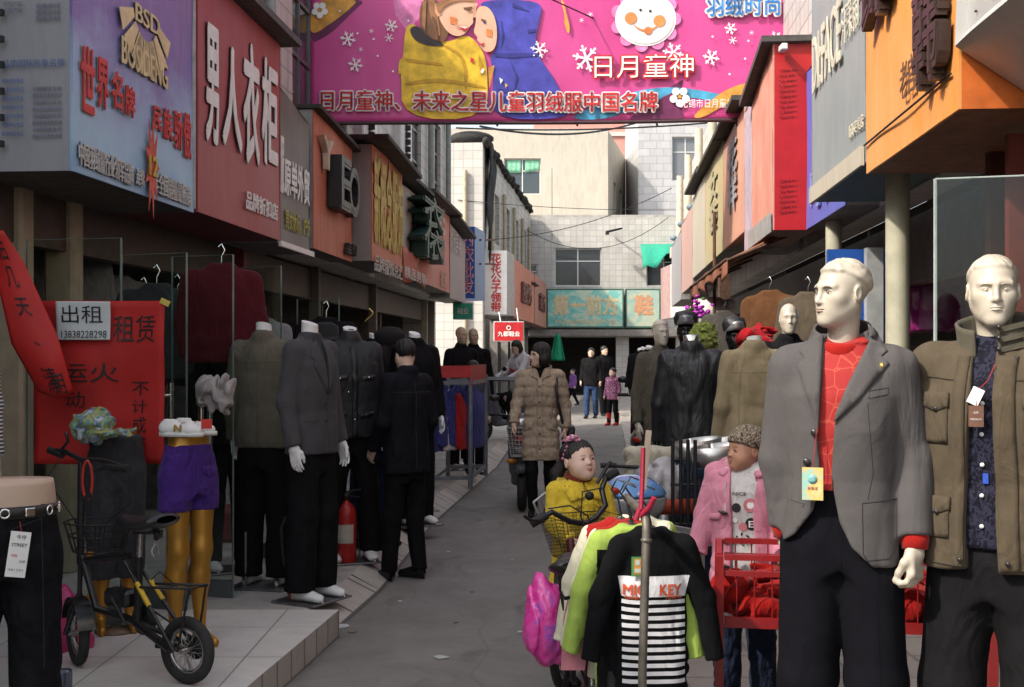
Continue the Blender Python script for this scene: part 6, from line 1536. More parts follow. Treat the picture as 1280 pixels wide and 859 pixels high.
# gold mannequin legs in purple shorts
purple = cloth('purple_cotton', (.055, .022, .16), .8, .12, 500, .5, 12, .1)
def leg_form(label, loc, rz, legm, skinm, shorts, h_=1.02, denim_legs=False, k=1.0, gold_feet=True):
    e = empty('leg_mannequin', loc, label, 'mannequin', 'dressed mannequins', rz); e.scale = (k*.82, k*.82, k)
    def bf(p):
        d = s_loft(p, [(.66, .15, .10, .01), (.82, .165, .112, .012), (.93, .148, .10, .0), (1.0, .125, .088, 0), (1.035, .122, .086, 0)], 2.1)
        d = smax(d, (.76-np.abs(p[:, 0])*.6)-p[:, 2], .03)
        for sx in (-1, 1):
            d = smin(d, s_chain(p, [((sx*.085, 0, .80), .088), ((sx*.080, -.012, .47), .056), ((sx*.082, .016, .33), .056), ((sx*.085, .01, .09), .033)], .05), .02)
            d = smin(d, s_cap(p, (sx*.088, .035, .045), (sx*.095, -.13, .022), .036, .024), .03)
        return smax(d, p[:, 2]-1.03, .004)
    sdf_mesh('legs', bf, (-.25, -.25, -.02), (.25, .2, 1.07), .008, skinm, e)
    if shorts:
        def sf(p):
            d = s_loft(p, [(.66, .165, .125, .01), (.82, .176, .128, .012), (.93, .158, .115, .0), (.985, .138, .102, 0)], 2.2)
            d = smax(d, (.75-np.abs(p[:, 0])*.55)-p[:, 2], .02)
            for sx in (-1, 1): d = smin(d, s_cap(p, (sx*.088, .004, .82), (sx*.096, .002, .62), .098, .094), .02)
            return smax(smax(d+folds(p, .006, (12, 12, 8), 3), .665-p[:, 2], .003), p[:, 2]-.985, .003)
        s_ = sdf_mesh('shorts', sf, (-.25, -.2, .6), (.25, .2, 1.03), .008, shorts, e)
        patch('pocket_flap', sf, [(.02, .885), (.125, .875), (.12, .84), (.07, .825), (.018, .85)], shorts, s_, .005, .014, off=.003)
        detail_seams(s_, sf, [[(0, .98), (0, .74)], [(-.17, .69), (-.02, .69)], [(.02, .69), (.17, .69)], [(-.13, .955), (.13, .955)]], thread, .0012)
    if denim_legs:
        tf = legs_fn(waist=1.0, hem=.27, r=(.108, .088, .082), gap=.085, fold=.008, seed=33, stance=.0, hipw=.172)
        t_ = sdf_mesh('jeans', tf, tf.lo, tf.hi, .011, legm, e); detail_seams(t_, tf, [[(.10, .95), (.115, .3)], [(-.10, .95), (-.115, .3)], [(0, .98), (0, .78)]])
    mb = MB(); mb.lathe([(.001, 0), (.13, 0), (.13, .01), (.001, .012)], (0, -.02, 0), 28); mb.build('base_plate', plain('base_brown', (.16, .11, .07), .4), e)
    return e
leg_form('gold mannequin legs in purple shorts standing barefoot on the tiled step', GP(236, 808, STEP), R(48), None, goldskin, purple, k=.99)
leg_form('gold mannequin legs in faded grey jeans behind the black bicycle', GP(128, 800, STEP)+Vector((0, .2, 0)), R(25), denim_g, goldskin, None, denim_legs=True)
# sneakers on top of the gold hips
shoe_w = plain('shoe_leather', (.66, .65, .63), .45, var=.05, bump=.05); shoe_g = plain('shoe_gold', (.42, .26, .06), .35, .4, bump=0)
def sneaker(loc, rz, label):
    e = empty('sneaker', loc, label, 'shoe', 'pair of white sneakers', rz); e.scale = (.85, .85, .85)
    def f(p):
        d = smin(s_cap(p, (0, .085, .045), (0, -.06, .036), .038, .036), s_cap(p, (0, -.06, .034), (0, -.105, .030), .036, .026), .03)
        d = smin(d, smax(s_cap(p, (0, .075, .05), (0, .055, .098), .038, .034), p[:, 2]-.095, .004), .025)
        d = smax(d, -s_cap(p, (0, .065, .07), (0, .05, .13), .026, .028), .004)
        return smax(d, .014-p[:, 2], .003)
    u_ = sdf_mesh('upper', f, (-.07, -.16, 0), (.07, .16, .14), .005, shoe_w, e)
    mb = MB(); n = 28
    o2 = [(.046*math.cos(a)*(1 if math.sin(a) > -.2 else .95), .135*math.sin(a)-.008) for a in [2*PI*i/n for i in range(n)]]
    mb.prism(o2, (0, 0, 0), (1, 0, 0), (0, 1, 0), (0, 0, 1), .024, None, True); mb.build('sole', whitepaint, e)
    for sx in (-1, 1):
        mb = MB(); text_into(mb, 'N', (sx*.0405, -.005, .048), (0, sx*1.0, .0), (sx*-.18, 0, 1), .040, .036, bold=.06, depth=.003); mb.build('logo', shoe_g, e)
    mb = MB()
    for k in range(5): mb.tube([(-.022, -.02-.016*k, .074-.004*k), (0, -.022-.016*k, .080-.0045*k), (.022, -.02-.016*k, .074-.004*k)], .003, 5)
    mb.build('laces', shoe_g, e)
    return e
sp = P(236, 545, 5.72)
sneaker(sp+Vector((-.03, -.04, .0)), R(78), 'white sneaker with a gold letter on top of the purple shorts form, nearer one'); sneaker(sp+Vector((.005, .07, .0)), R(78), 'white sneaker with a gold letter, half hidden behind its pair on the gold hips')
mb = MB(); q = sp+Vector((.10, -.06, .06)); mb.box(q, (.05, .006, .045), rotz(.4)); tag(mb.build('price_tag', plain('tag_red', (.5, .03, .02), .5)), 'small red price tag stuck on the toe of the white sneakers', 'tag', 'price tags')
# cap bundle on the grey jeans form
cf = lambda p: smin(s_ell(p, (0, 0, .05), (.105, .11, .085)), s_ell(p, (.09, -.03, .02), (.10, .09, .014)), .02)+folds(p, .022, (20, 20, 20), 8)
capm = nmat('cap_patchwork'); m_, t_, b_ = capm; t_.links.new(nramp(t_, nnoise(t_, ncoord(t_), 20, 2, .5, .2), [(.38, (.42, .44, .45, 1)), (.46, (.05, .16, .26, 1)), (.55, (.38, .34, .05, 1)), (.62, (.10, .25, .22, 1))]), b_.inputs['Base Color']); b_.inputs['Roughness'].default_value = .7
tag(sdf_mesh('cap', cf, (-.16, -.16, -.06), (.22, .16, .18), .008, m_, None, None, P(116, 545, 5.95)), 'blue, white and yellow crumpled cap sitting on top of the grey jeans form', 'cap')
# headless torso form with black jeans, belt and paper tag, left edge
beige = plain('mannequin_beige', (.50, .36, .27), .5, var=.05)
e = empty('hip_form', ((4-640)/FPX*4.25, 4.25, STEP), 'beige hip form wearing black jeans with a studded belt at the left edge', 'mannequin', 'dressed mannequins', R(25))
mb = MB(); mb.lathe([(.178, .84), (.175, .90), (.170, .945), (.166, .962), (.001, .965)], (0, 0, 0), 36, None, None, 1.0, .72); mb.build('torso', beige, e)
tf = legs_fn(waist=.89, hem=.05, r=(.118, .092, .088), gap=.09, fold=.008, seed=41, hipw=.186, hipd=.135, stance=.02)
t_ = sdf_mesh('jeans', tf, tf.lo, tf.hi, .010, cloth('black_denim', (.010, .010, .012), .8, .3, 400, .5, 12), e)
detail_seams(t_, tf, [[(.12, .85), (.13, .3)], [(-.12, .85), (-.13, .3)], [(.02, .80), (.12, .83)]])
mb = MB(); mb.grid(lambda u, v: (.180*math.sin(2*PI*u), .132*math.cos(2*PI*u), .835+.042*v), 48, 2); bl = solidify(mb.build('belt', plain('belt_leather', (.018, .015, .013), .4), e), .006, 1)
mb = MB()
for k in range(14):
    a = 2*PI*k/14; M = rotz(-a); c = Vector((.190*math.sin(a), .142*math.cos(a), .857))
    if k % 2: mb.torus(c, .015, .004, (math.sin(a), math.cos(a), 0), 16, 6, 0)
    else: mb.box(c, (.036, .008, .030), M, 0, .003); mb.box(c+Vector((.004*math.sin(a), .004*math.cos(a), 0)), (.022, .006, .018), M, 1)
mb.build('belt_studs', [chrome, plain('stud_brown', (.22, .15, .10), .4, .5)], bl)
tp = Vector(e.location)+Vector((.128, -.155, .80))
tag_card('paper_tag', 'long white paper tag with black print hanging from the black jeans', tp, .065, .155, paper_m, R(20), (('STREET', 0, -.045, .05, BLACKM), ('牛仔', .004, -.018, .03, BLACKM), ('尺码', -.012, -.082, .02, REDM), ('合格', .016, -.10, .02, plain('tag_grey', (.3, .3, .3), .6)), ('9 0 1 2 3 4', 0, -.13, .045, BLACKM)), ((0, 0, 0), (-.01, .02, .03)), 'price tags').rotation_euler = (0, R(8), R(20))
# striped mannequin cut by the left edge
def stripes(key, c1, c2, freq, axis=2, split=.5):
    m, t, b = nmat(key); s = t.nodes.new('ShaderNodeSeparateXYZ'); t.links.new(ncoord(t), s.inputs[0])
    f = nmath(t, 'FRACT', nmath(t, 'MULTIPLY', s.outputs[axis], freq)); t.links.new(nmix(t, nmath(t, 'GREATER_THAN', f, split), rgb(c1), rgb(c2)), b.inputs['Base Color']); b.inputs['Roughness'].default_value = .85
    nbump(t, b, nnoise(t, ncoord(t), 9, 3), .3, .04); return m
tpf = top_fn(hem=.95, w_=.86, d_=.9, fold=.006, seed=44, arms=[arm(-1, (.22, 0, 1.2), (.22, -.03, .98)), arm(1, (.22, 0, 1.2), (.22, -.03, .98))])
e, t = mannequin('mannequin in a black and white striped top and white hat, cut by the edge', ((-66-640)/FPX*4.85, 4.85, STEP), R(60), tpf, stripes('bw_stripes', (.5, .5, .5), (.015, .015, .02), 62), legs_fn(seed=45), blackcloth, 'woman', beige, hres=.011, plate=False)
mb = MB(); mb.lathe([(.16, 0), (.10, .015), (.092, .02), (.088, .08), (.05, .105), (.001, .11)], (0, 0, 1.76), 28); solidify(mb.build('hat', plain('hat_white', (.6, .58, .55), .7), e), .004)

# ---------------------------------------------------------------- glass doors, posters
def glass_sheet(label, px0, Y0, px1, Y1, z0, pyt, handle=None):
    a, b = Vector(((px0-640)/FPX*Y0, Y0, 0)), Vector(((px1-640)/FPX*Y1, Y1, 0)); zt = EYE-(pyt-445)/FPX*Y0; u = (b-a); L = u.length; u.normalize(); n = u.cross(UP)
    e = TH(empty('glass_door', a+UP*z0, label, 'glass door', 'frameless glass shop doors'))
    mb = MB(); mb.prism([(0, z0), (L, z0), (L, zt), (0, zt)], a, u, UP, n, .010); child(mb.build('pane', shopglass), e)
    em = plain('glass_edge', (.13, .16, .15), .2, bump=0)
    mb = MB(); mb.bar(a+UP*zt, b+UP*zt, .0105, .003); mb.bar(a+UP*z0+n*.005, a+UP*zt+n*.005, .0105, .003); mb.bar(b+UP*z0+n*.005, b+UP*zt+n*.005, .0105, .003); child(mb.build('polished_edge', em), e)
    mb = MB(); mb.box(a+u*L/2+n*.005+UP*(z0+.05), (L*.98, .03, .10), Matrix((u, n*-1, UP)).transposed()); child(mb.build('bottom_rail', plain('rail_steel', (.16, .18, .19), .35, .6), None), e)
    if handle is not None:
        for s in (-1, 1):
            q = a+u*(L*handle)+n*(.005+.045*s); mb = MB(); mb.tube([q+UP*(z0+.75), q+UP*(z0+1.25)], .018, 12); mb.tube([q+UP*(z0+.82), q+UP*(z0+.82)-n*.045*s], .010, 8); mb.tube([q+UP*(z0+1.18), q+UP*(z0+1.18)-n*.045*s], .010, 8); child(mb.build('handle', chrome), e)
    return e
glass_sheet('glass shop door with red posters and steel pull handles, nearest on the left', 34, 6.35, 152, 6.25, STEP, 300, .73)
glass_sheet('glass shop door whose edge shows just right of the red poster, with a steel handle', 153, 6.75, 234, 6.6, STEP, 319, .68)
glass_sheet('glass shop door behind the purple shorts, its top edge below the red sign', 216, 7.3, 292, 7.15, .11, 321, .55)
glass_sheet('glass shop door behind the olive jacket seen as one bright upright edge', 300, 8.7, 352, 8.5, .11, 335)
glass_sheet('glass door farther along above the black hats', 372, 9.7, 424, 9.6, .11, 374)
redpaper = plain('red_paper', (.38, .012, .010), .7, var=.12, scale=3, bump=.15, bscale=14)
ink = plain('ink_black', (.012, .010, .010), .5, bump=0)
def sheet(label, x0, y0, x1, y1, Y, m, name='poster', cat='poster', curl=.01, texts=(), tape=()):
    e = empty(name, P((x0+x1)/2, (y0+y1)/2, Y), label, cat)
    w3 = lambda px, py, off=0: P(px, py, Y)+Vector((0, .012*math.sin(px*.05)+.008*math.sin(py*.06+px*.02)-off, 0))
    mb = MB(); mb.grid(lambda u, v: w3(x0+(x1-x0)*u, y1+(y0-y1)*v), 20, 24); solidify(child(mb.build('paper', m), e), .0012, 0)
    mb = MB()
    for s, cx, cy, w_, h_ in texts:
        co, fs, tw, th = text_geo(s, .0, 0); off = len(mb.v)
        mb.add([tuple(w3(cx+x/tw*w_, cy-y/th*h_, .006)) for x, y, z in co], fs, False)
    if texts: child(mb.build('lettering', ink), e)
    for (tx, ty) in tape:
        mb = MB(); mb.box(w3(tx, ty, .01), (.05, .003, .03), Matrix.Rotation(R(25), 3, 'Y')); child(mb.build('tape', plain('tape_yellow', (.50, .38, .06), .4, bump=0)), e)
    return e
sheet('large red paper poster with handwritten black characters taped to the glass door', 42, 376, 206, 580, 6.2, redpaper, texts=(('租赁', 168, 411, 54, 34), ('运火', 112, 466, 72, 24), ('动', 95, 500, 24, 20), ('品', 102, 530, 22, 22), ('不', 175, 486, 22, 17), ('计', 174, 508, 20, 17), ('成', 174, 531, 18, 20), ('本', 174, 552, 18, 16)), tape=((207, 378),))
sheet('white paper notice with two black characters and a handwritten phone number on the red poster', 70.5, 377, 137, 425, 6.16, plain('notice_paper', (.50, .54, .54), .7, var=.04), 'notice', 'notice', texts=(('出租', 103, 393, 50, 22), ('13838228298', 105, 418, 56, 9)))
e = empty('paper_strip', P(45, 390, 6.0), 'long red paper strip with black handwriting hanging loose across the glass door', 'poster')
def strip(u, v, off=0.0):
    xl = np.interp(v, [0, .3, 1], [48, 14, -18]); xr = np.interp(v, [0, .35, .8, 1], [92, 72, 30, 4]); y = np.interp(v, [0, 1], [490, 288])
    px = xl+(xr-xl)*u; return P(px, y+6*math.sin(u*3)*(1-v), 6.0-.035*math.sin(u*PI)*(.3+.7*(1-v))-.05*math.sin(v*6)-off)
mb = MB(); mb.grid(lambda u, v: strip(u, v), 12, 30); solidify(child(mb.build('paper', plain('red_paper_bright', (.42, .014, .012), .6, var=.12, scale=3, bump=.12, bscale=14)), e), .0012, 0)
mb = MB()
for s, u0, v0, sz in (('后', .45, .90, .17), ('几', .45, .72, .15), ('天', .5, .54, .13), ('、', .55, .32, .10), ('清', .55, .10, .17), ('用', .7, .07, .14)):
    co, fs, tw, th = text_geo(s, -.004, 0)
    mb.add([tuple(strip(min(1, max(0, u0+x*.36)), min(1, max(0, v0+y*sz)), .008)) for x, y, z in co], fs)
child(mb.build('lettering', ink), e)

# ---------------------------------------------------------------- left row of headless mannequins
def lapels_simple(par, f, m, z0=1.53, zv=1.22, o_=.0):
    for sx in (-1, 1): patch('lapel', f, [(sx*.035+o_, z0), (sx*.095+o_, z0-.03), (sx*.13+o_, z0-.10), (sx*.10+o_, z0-.115), (sx*.125+o_, z0-.14), (sx*.012+o_, zv), (sx*.005+o_, zv+.05)], m, par, .007, .02, off=.004)
q = GP(390, 750, .11)
f = top_fn(hem=.865, w_=1.0, fold=.005, fsc=(7, 7, 4), seed=51)
fo = jacket_open(f, [[(-.02, 1.66), (.02, 1.66), (.055, 1.54), (.0, 1.24), (-.055, 1.54)]])
e, t = mannequin('headless white mannequin in a charcoal grey blazer facing the lane', q, R(62), fo, cloth('charcoal_wool', (.058, .055, .058), .85, .1, 500, .22, 7, .1, fleck=.2), legs_fn(seed=52, r=(.110, .098, .104), hipw=.178), blackcloth, hres=.0095)
lapels_simple(t, f, cloth('charcoal_wool', (.07, .068, .072))); detail_seams(t, f, [[(.0, 1.24), (.006, .87)], [(.08, 1.06), (.19, 1.06)], [(-.19, 1.06), (-.08, 1.06)]])
shf2 = top_fn(hem=1.0, w_=.92, d_=.86, arms_on=False, seed=2); sdf_mesh('shirt', shf2, shf2.lo, shf2.hi, .013, plain('shirt_dark', (.03, .03, .035), .7), e)
mb = MB()
for x, z in ((-.02, 1.16), (-.02, 1.06)): mb.ell(project(f, [(x, 0, z)], off=.003)[0], (.010, .004, .010), None, 10, 6)
mb.build('button', button_m, t)
f = top_fn(hem=.87, w_=1.04, d_=1.06, fold=.006, seed=53, collar=.03)
e, t = mannequin('headless white mannequin seen from behind in an olive grey jacket', GP(331, 733, .11), R(168), f, cloth('olive_grey_cotton', (.115, .10, .075), .8, .12, 600, .35, 9, .1), legs_fn(seed=54, r=(.110, .095, .100)), blackcloth, hres=.011)
mb = MB(); bk_ = lambda x, z: (x, z)
for pts in ([(-.20, 1.40), (.20, 1.40)], [(-.21, .90), (.21, .90)], [(0, 1.40), (0, .90)]): seam(mb, f, pts, .0018, .02, (0, -1, 0))
mb.build('seams', thread_o, t)
f = top_fn(hem=.87, w_=1.08, d_=1.10, fold=.007, seed=55, collar=.05)
e, t = mannequin('headless white mannequin in a black zipped jacket with chest pockets', GP(438, 702, .11), R(22), f, cloth('black_shell', (.016, .016, .018), .6, .2, 500, .4, 9), legs_fn(seed=56, r=(.112, .095, .100), stance=.08), blackcloth, hres=.010, foot_x=.15)
for x0, x1 in ((-.17, -.06), (.06, .17)):
    patch('pocket_flap', f, [(x0, 1.30), (x1, 1.31), (x1, 1.275), (x0, 1.265)], leather, t, .006, .02, off=.003); patch('pocket_flap', f, [(x0-.02, 1.03), (x1-.01, 1.06), (x1-.01, 1.03), (x0-.02, 1.0)], leather, t, .006, .02, off=.003)
patch('zip_placket', f, [(-.025, 1.50), (.025, 1.50), (.025, .88), (-.025, .88)], leather, t, .007, .02, off=.003)
mb = MB()
for x, z in ((-.05, 1.19), (.0, 1.0), (-.115, 1.285), (.115, 1.29)): mb.ell(project(f, [(x, 0, z)], off=.006)[0], (.007, .004, .007), None, 10, 6)
mb.build('snap_button', chrome, t)
proto, t = mannequin('headless mannequin in a plain black jacket behind the man in the black coat', (-.82, 10.2, .11), R(40), top_fn(hem=.85, w_=1.03, fold=.007, seed=57, collar=.03), blackcloth, legs_fn(seed=58), blackcloth, hres=.014)
for px, Y, rz, lb in ((520, 11.2, 20, 'headless mannequin in black beside the clothes rail with a pale neck stump'), (470, 10.9, 70, 'headless mannequin in black under the black hats'), (284, 8.05, 30, 'dark dressed headless mannequin half hidden behind the grey white cloth')):
    c = copy_tree(proto); c.location = ((px-640)/FPX*Y, Y, .11); c.rotation_euler = (0, 0, R(rz)); c['label'] = lb
f = legs_fn(seed=59, r=(.105, .088, .085), fold=.009)
e = empty('leg_mannequin', GP(468, 682, .11), 'dark blue jeans on a leg form behind the black jacket mannequin', 'mannequin', 'dressed mannequins', R(30)); t = sdf_mesh('jeans', f, f.lo, f.hi, .014, denim, e); mb = MB(); foot_mb(mb, -.12, 0, 0, .24); foot_mb(mb, .12, 0, 0, .24); mb.build('shoes', blackgloss, e)
# two bald heads with dark jackets behind the rack
hp, t = mannequin('bald mannequin in a black jacket behind the clothes rail, nearer of two', ((577-640)/FPX*15.2, 15.2, .11), R(25), top_fn(hem=.86, fold=.007, seed=61, collar=.05), blackcloth, legs_fn(seed=62), blackcloth, 'man', plain('mannequin_tan', (.40, .29, .20), .45, var=.1), hres=.016, hyaw=R(20))
c = copy_tree(hp); c.location = ((592-640)/FPX*16, 16, .11); c.rotation_euler = (0, 0, R(5)); c['label'] = 'bald mannequin in a black jacket behind the clothes rail, the farther one facing us'
# ---------------------------------------------------------------- extinguishers, plank, cloth, bags
redp = plain('extinguisher_red', (.36, .016, .014), .35, var=.1)
def extinguisher(loc, lb):
    e = empty('fire_extinguisher', loc, lb, 'fire extinguisher', 'fire extinguishers')
    mb = MB(); mb.lathe([(.001, 0), (.066, 0), (.07, .01), (.07, .33), (.062, .375), (.035, .41), (.022, .42), (.022, .44), (.001, .44)], (0, 0, 0), 24); mb.build('cylinder', redp, e)
    mb = MB(); mb.lathe([(.001, .44), (.028, .44), (.028, .48), (.001, .485)], (0, 0, 0), 14); mb.bar((-.02, 0, .485), (.10, 0, .51), .022, .012); mb.bar((-.02, 0, .465), (.09, 0, .455), .022, .010); mb.build('valve', blackiron, e)
    mb = MB(); mb.tube([(-.02, 0, .46), (-.08, 0, .46), (-.105, 0, .40), (-.095, 0, .25), (-.085, 0, .17)], .011, 8); mb.build('hose', rubber, e)
    mb = MB(); mb.grid(lambda u, v: (.0712*math.sin(R(-50+100*u)), -.0712*math.cos(R(-50+100*u)), .14+.13*v), 12, 2); lb_ = mb.build('label', plain('label_cream', (.45, .40, .33), .5), e)
    return e
extinguisher(GP(433, 703, .115), 'red fire extinguisher standing between the legs of the black jacket mannequin'); extinguisher(GP(357, 750, .115)+Vector((.05, .16, 0)), 'red fire extinguisher half hidden behind the blazer mannequin')
mb = MB(); a, b = P(404, 655, 7.4), P(411, 572, 7.35); mb.bar(a, b, .05, .025); tag(mb.build('wooden_plank', plain('raw_wood', (.32, .17, .08), .6, var=.25, scale=20)), 'narrow raw wood plank leaning between the blazer and the black jacket', 'plank')
gc = lambda p: s_box(p, (0, 0, 0), (.10, .055, .085), .05)+folds(p, .045, (15, 15, 9), 71)
tag(sdf_mesh('crumpled_cloth', gc, (-.2, -.16, -.2), (.2, .16, .2), .008, cloth('grey_white_cloth', (.34, .31, .30), wrinkle=.5), None, None, P(268, 492, 6.9)), 'crumpled grey white cloth hung over a steel door handle', 'cloth')
pinkbag = plain('pink_plastic', (.50, .035, .17), .32, var=.2, scale=6, bump=.5, bscale=16, spec=.5)
bg_ = lambda p: s_ell(p, (0, 0, 0), (.15, .12, .19))+folds(p, .03, (9, 9, 5), 73)
tag(sdf_mesh('plastic_bag', bg_, (-.25, -.2, -.25), (.25, .2, .28), .010, pinkbag, None, None, P(75, 788, 5.75)), 'pink plastic bag on the step behind the black bicycle front wheel', 'bag')
mb = MB(); q = P(78, 850, 4.92); mb.box(q, (.07, .05, .09), None, None, .008); mb.box(q+Vector((0, -.03, .01)), (.04, .012, .06), None, None, .004)
tag(mb.build('floor_latch', plain('latch_steel', (.12, .14, .18), .35, .7)), 'dark steel door latch post on the front edge of the tiled step', 'latch')
# hanging garments in the doorways
def garment(label, loc, rz, m, f, hres=.016, sc=(1, .42, 1), name='hanging_garment', cat='garment', group='garments hanging in the shops', hook=True):
    e = empty(name, loc, label, cat, group, rz); e.scale = sc
    g = sdf_mesh('garment', f, f.lo, f.hi, hres, m, e)
    if hook:
        mb = MB(); mb.tube([(0, 0, 1.54), (0, 0, 1.62), (.02, 0, 1.66), (.0, 0, 1.70), (-.02, 0, 1.68)], .004, 6); mb.tube([(-.17, 0, 1.49), (0, 0, 1.55), (.17, 0, 1.49)], .008, 6); mb.build('hanger', chrome, e)
    return e
gf = top_fn(hem=.95, fold=.007, seed=81, arms=[arm(-1, (.23, .0, 1.2), (.22, -.02, .98)), arm(1, (.23, .0, 1.2), (.22, -.02, .98))])
maroon = cloth('maroon_knit', (.075, .010, .014), .85, .12, 300, .4, 8, .2)
garment('dark maroon jumper hanging high behind the glass door', Vector(((277-640)/FPX*7.6, 7.6, .56)), R(15), maroon, gf)
g0 = garment('black jacket hanging high on the shop front above the blazer', Vector(((408-640)/FPX*9.4, 9.4, .28)), R(20), blackcloth, top_fn(hem=.95, fold=.008, seed=82, arms_on=True))
g1 = garment('dark grey jacket hanging inside the first shop behind the red poster', Vector(((196-640)/FPX*7.9, 7.9, .45)), R(10), cloth('dark_grey_knit', (.035, .035, .038)), gf)
g2 = garment('added pale shirt shape for reflections in the dark shop above the red strip', Vector(((30-640)/FPX*8.6, 8.6, .75)), R(25), cloth('pale_filler', (.22, .22, .22)), gf, .02)  # added filler for pale reflections and grey panels behind the glass
for px, Y, z, rz, src, lb in ((95, 8.9, .75, 20, g2, 'added pale shirt shape for reflections in the dark shop above the white notice'), (150, 9.4, .6, 40, g2, 'added pale shirt shape for reflections, deepest in the first shop behind the cream pillar'), (330, 10.4, .3, 30, g2, 'pale grey shirt hanging behind the headless olive grey jacket'), (180, 8.4, .40, 35, g1, 'dark grey jacket hanging deeper in the first shop'), (222, 8.1, .40, 5, g1, 'dark grey jacket hanging in the first shop beside the maroon jumper'), (490, 13.2, .10, 70, g0, 'black jacket hanging in the doorway above the man in the black coat'), (505, 14.2, .10, 70, g0, 'black jacket on the long rail, second from the near end'), (516, 15.2, .10, 70, g0, 'black jacket on the long rail, third from the near end'), (527, 16.2, .10, 70, g0, 'black jacket on the long rail, farthest from us')):
    c = copy_tree(src); c.location = ((px-640)/FPX*Y, Y, z); c.rotation_euler = (0, 0, R(rz)); c['label'] = lb
mb = MB(); q = P(407, 425, 8.6)
mb.lathe([(.17, 0), (.10, .02), (.098, .025), (.092, .10), (.05, .125), (.001, .13)], q, 28); tag(mb.build('hat', plain('black_felt', (.012, .012, .012), .9)), 'black felt hat shown above the grey blazer', 'hat', 'hats on show')
mb = MB(); q = P(487, 428, 9.8); mb.lathe([(.10, -.02), (.125, .02), (.13, .07), (.08, .12), (.001, .13)], q, 24); tag(mb.build('fur_hat', plain('black_fur', (.014, .012, .011), 1, var=.5, scale=80, bump=1, bscale=120)), 'black fur hat above the shoulder of the man in black', 'hat', 'hats on show')
mb = MB(); q = P(461, 402, 9.3); mb.tube([q+Vector((.03*math.sin(t*4.4), 0, .10-.10*t)) for t in [i/16 for i in range(17)]], .007, 6); tag(mb.build('brass_hook', plain('brass', (.45, .33, .10), .3, .8, bump=0)), 'curly brass hanger hook above the black jacket', 'hook')
# low red crate in the doorway
mb = MB(); q = GP(268, 690, .11)+Vector((0, .6, 0)); mb.box(q+UP*.13, (.42, .35, .26), rotz(.2), None, .03); tag(mb.build('crate', plain('crate_dark_red', (.16, .03, .015), .5)), 'dark red crate on the floor behind the glass door', 'crate')

# ---------------------------------------------------------------- clothes rail with shirts, left pavement
e = empty('clothes_rail', P(575, 600, 13.4), 'grey steel clothes rail with a red printed header holding blue, white and red tops', 'clothes rail')
qa, qb = Vector((P(541, 0, 12.9).x, 12.9, .11)), Vector((P(607, 0, 14.4).x, 14.4, .11)); qc = Vector((P(588, 0, 13.0).x, 13.0, .11)); qd = Vector((P(560, 0, 14.2).x, 14.2, .11))
gsteel = plain('painted_steel', (.20, .22, .24), .4, .4)
for q in (qa, qb, qc, qd):
    mb = MB(); mb.tube([q, q+UP*1.22], .026, 8); child(mb.build('post', gsteel), e)
mb = MB()
for a, b, z in ((qa, qc, .12), (qc, qb, .12), (qb, qd, .12), (qd, qa, .12), (qa, qc, 1.15), (qc, qb, 1.15), (qd, qb, 1.15), (qb, qb+Vector((.45, 0, 0)), 1.17), (qa, qd, .62)): mb.bar(a+UP*z, b+UP*z, .03, .04)
child(mb.build('frame', gsteel), e)
mb = MB(); u_ = (qc-qa).normalized(); mb.bar(qa+UP*1.27+Vector((0, -.03, 0)), qc+UP*1.27+Vector((.16, .3, 0))*.0+Vector((0, -.03, 0)), .012, .13); mb.bar(qc+UP*1.23+Vector((0, -.035, 0)), qb+UP*1.23+Vector((0, -.035, 0)), .012, .22); h_ = child(mb.build('header_board', plain('header_red', (.42, .03, .03), .5)), e)
mb = MB(); text_into(mb, '特价服装', (qc+qb)/2+UP*1.23+Vector((-.01, -.06, 0)), (qb-qc).normalized(), UP, .5, .13); o = mb.build('lettering', WHITEG); o.parent = h_
tf_ = top_fn(hem=.92, fold=.009, seed=91, arms=[arm(-1, (.21, .0, 1.2), (.20, -.01, .95)), arm(1, (.21, .0, 1.2), (.20, -.01, .95))])
tops = {}
cols = dict(navy=(.030, .035, .14), white=(.55, .53, .52), blue=(.045, .05, .20), red=(.40, .018, .015))
seq = (('navy', 'navy blue top at the near left end of the steel rail'), ('blue', 'blue top second on the steel rail'), ('white', 'white top on the steel rail between blue ones'), ('blue', 'blue top squeezed between the white and the red top on the rail'), ('red', 'red top hanging on the steel rail'), ('navy', 'navy top right of the red one on the rail'), ('blue', 'bright blue top at the far right end of the rail'))
for k, (cn, lb) in enumerate(seq):
    t_ = k/(len(seq)-1); pp = P(549+46*t_, 0, 13.0+.5*t_); loc = Vector((pp.x, pp.y, -.40+.05*(k % 2)))
    if cn in tops: g = copy_tree(tops[cn]); g['label'] = lb
    else: g = garment(lb, loc, 0, cloth('rail_'+cn, cols[cn], .8, .12, 400, .5, 10), tf_, .016, (.9, .38, 1), group='tops on the steel rail'); tops[cn] = g
    g.location = loc; g.rotation_euler = (0, 0, R(68+6*math.sin(k*2.1))); g['group'] = 'tops on the steel rail'

# ================================================================ people
def shoe_pair(e, pts, m, L=.27): 
    for (x, y, z, rz) in pts: mb = MB(); foot_mb(mb, x, y, z, L, None, .098, .105, rz); mb.build('shoe', m, e)
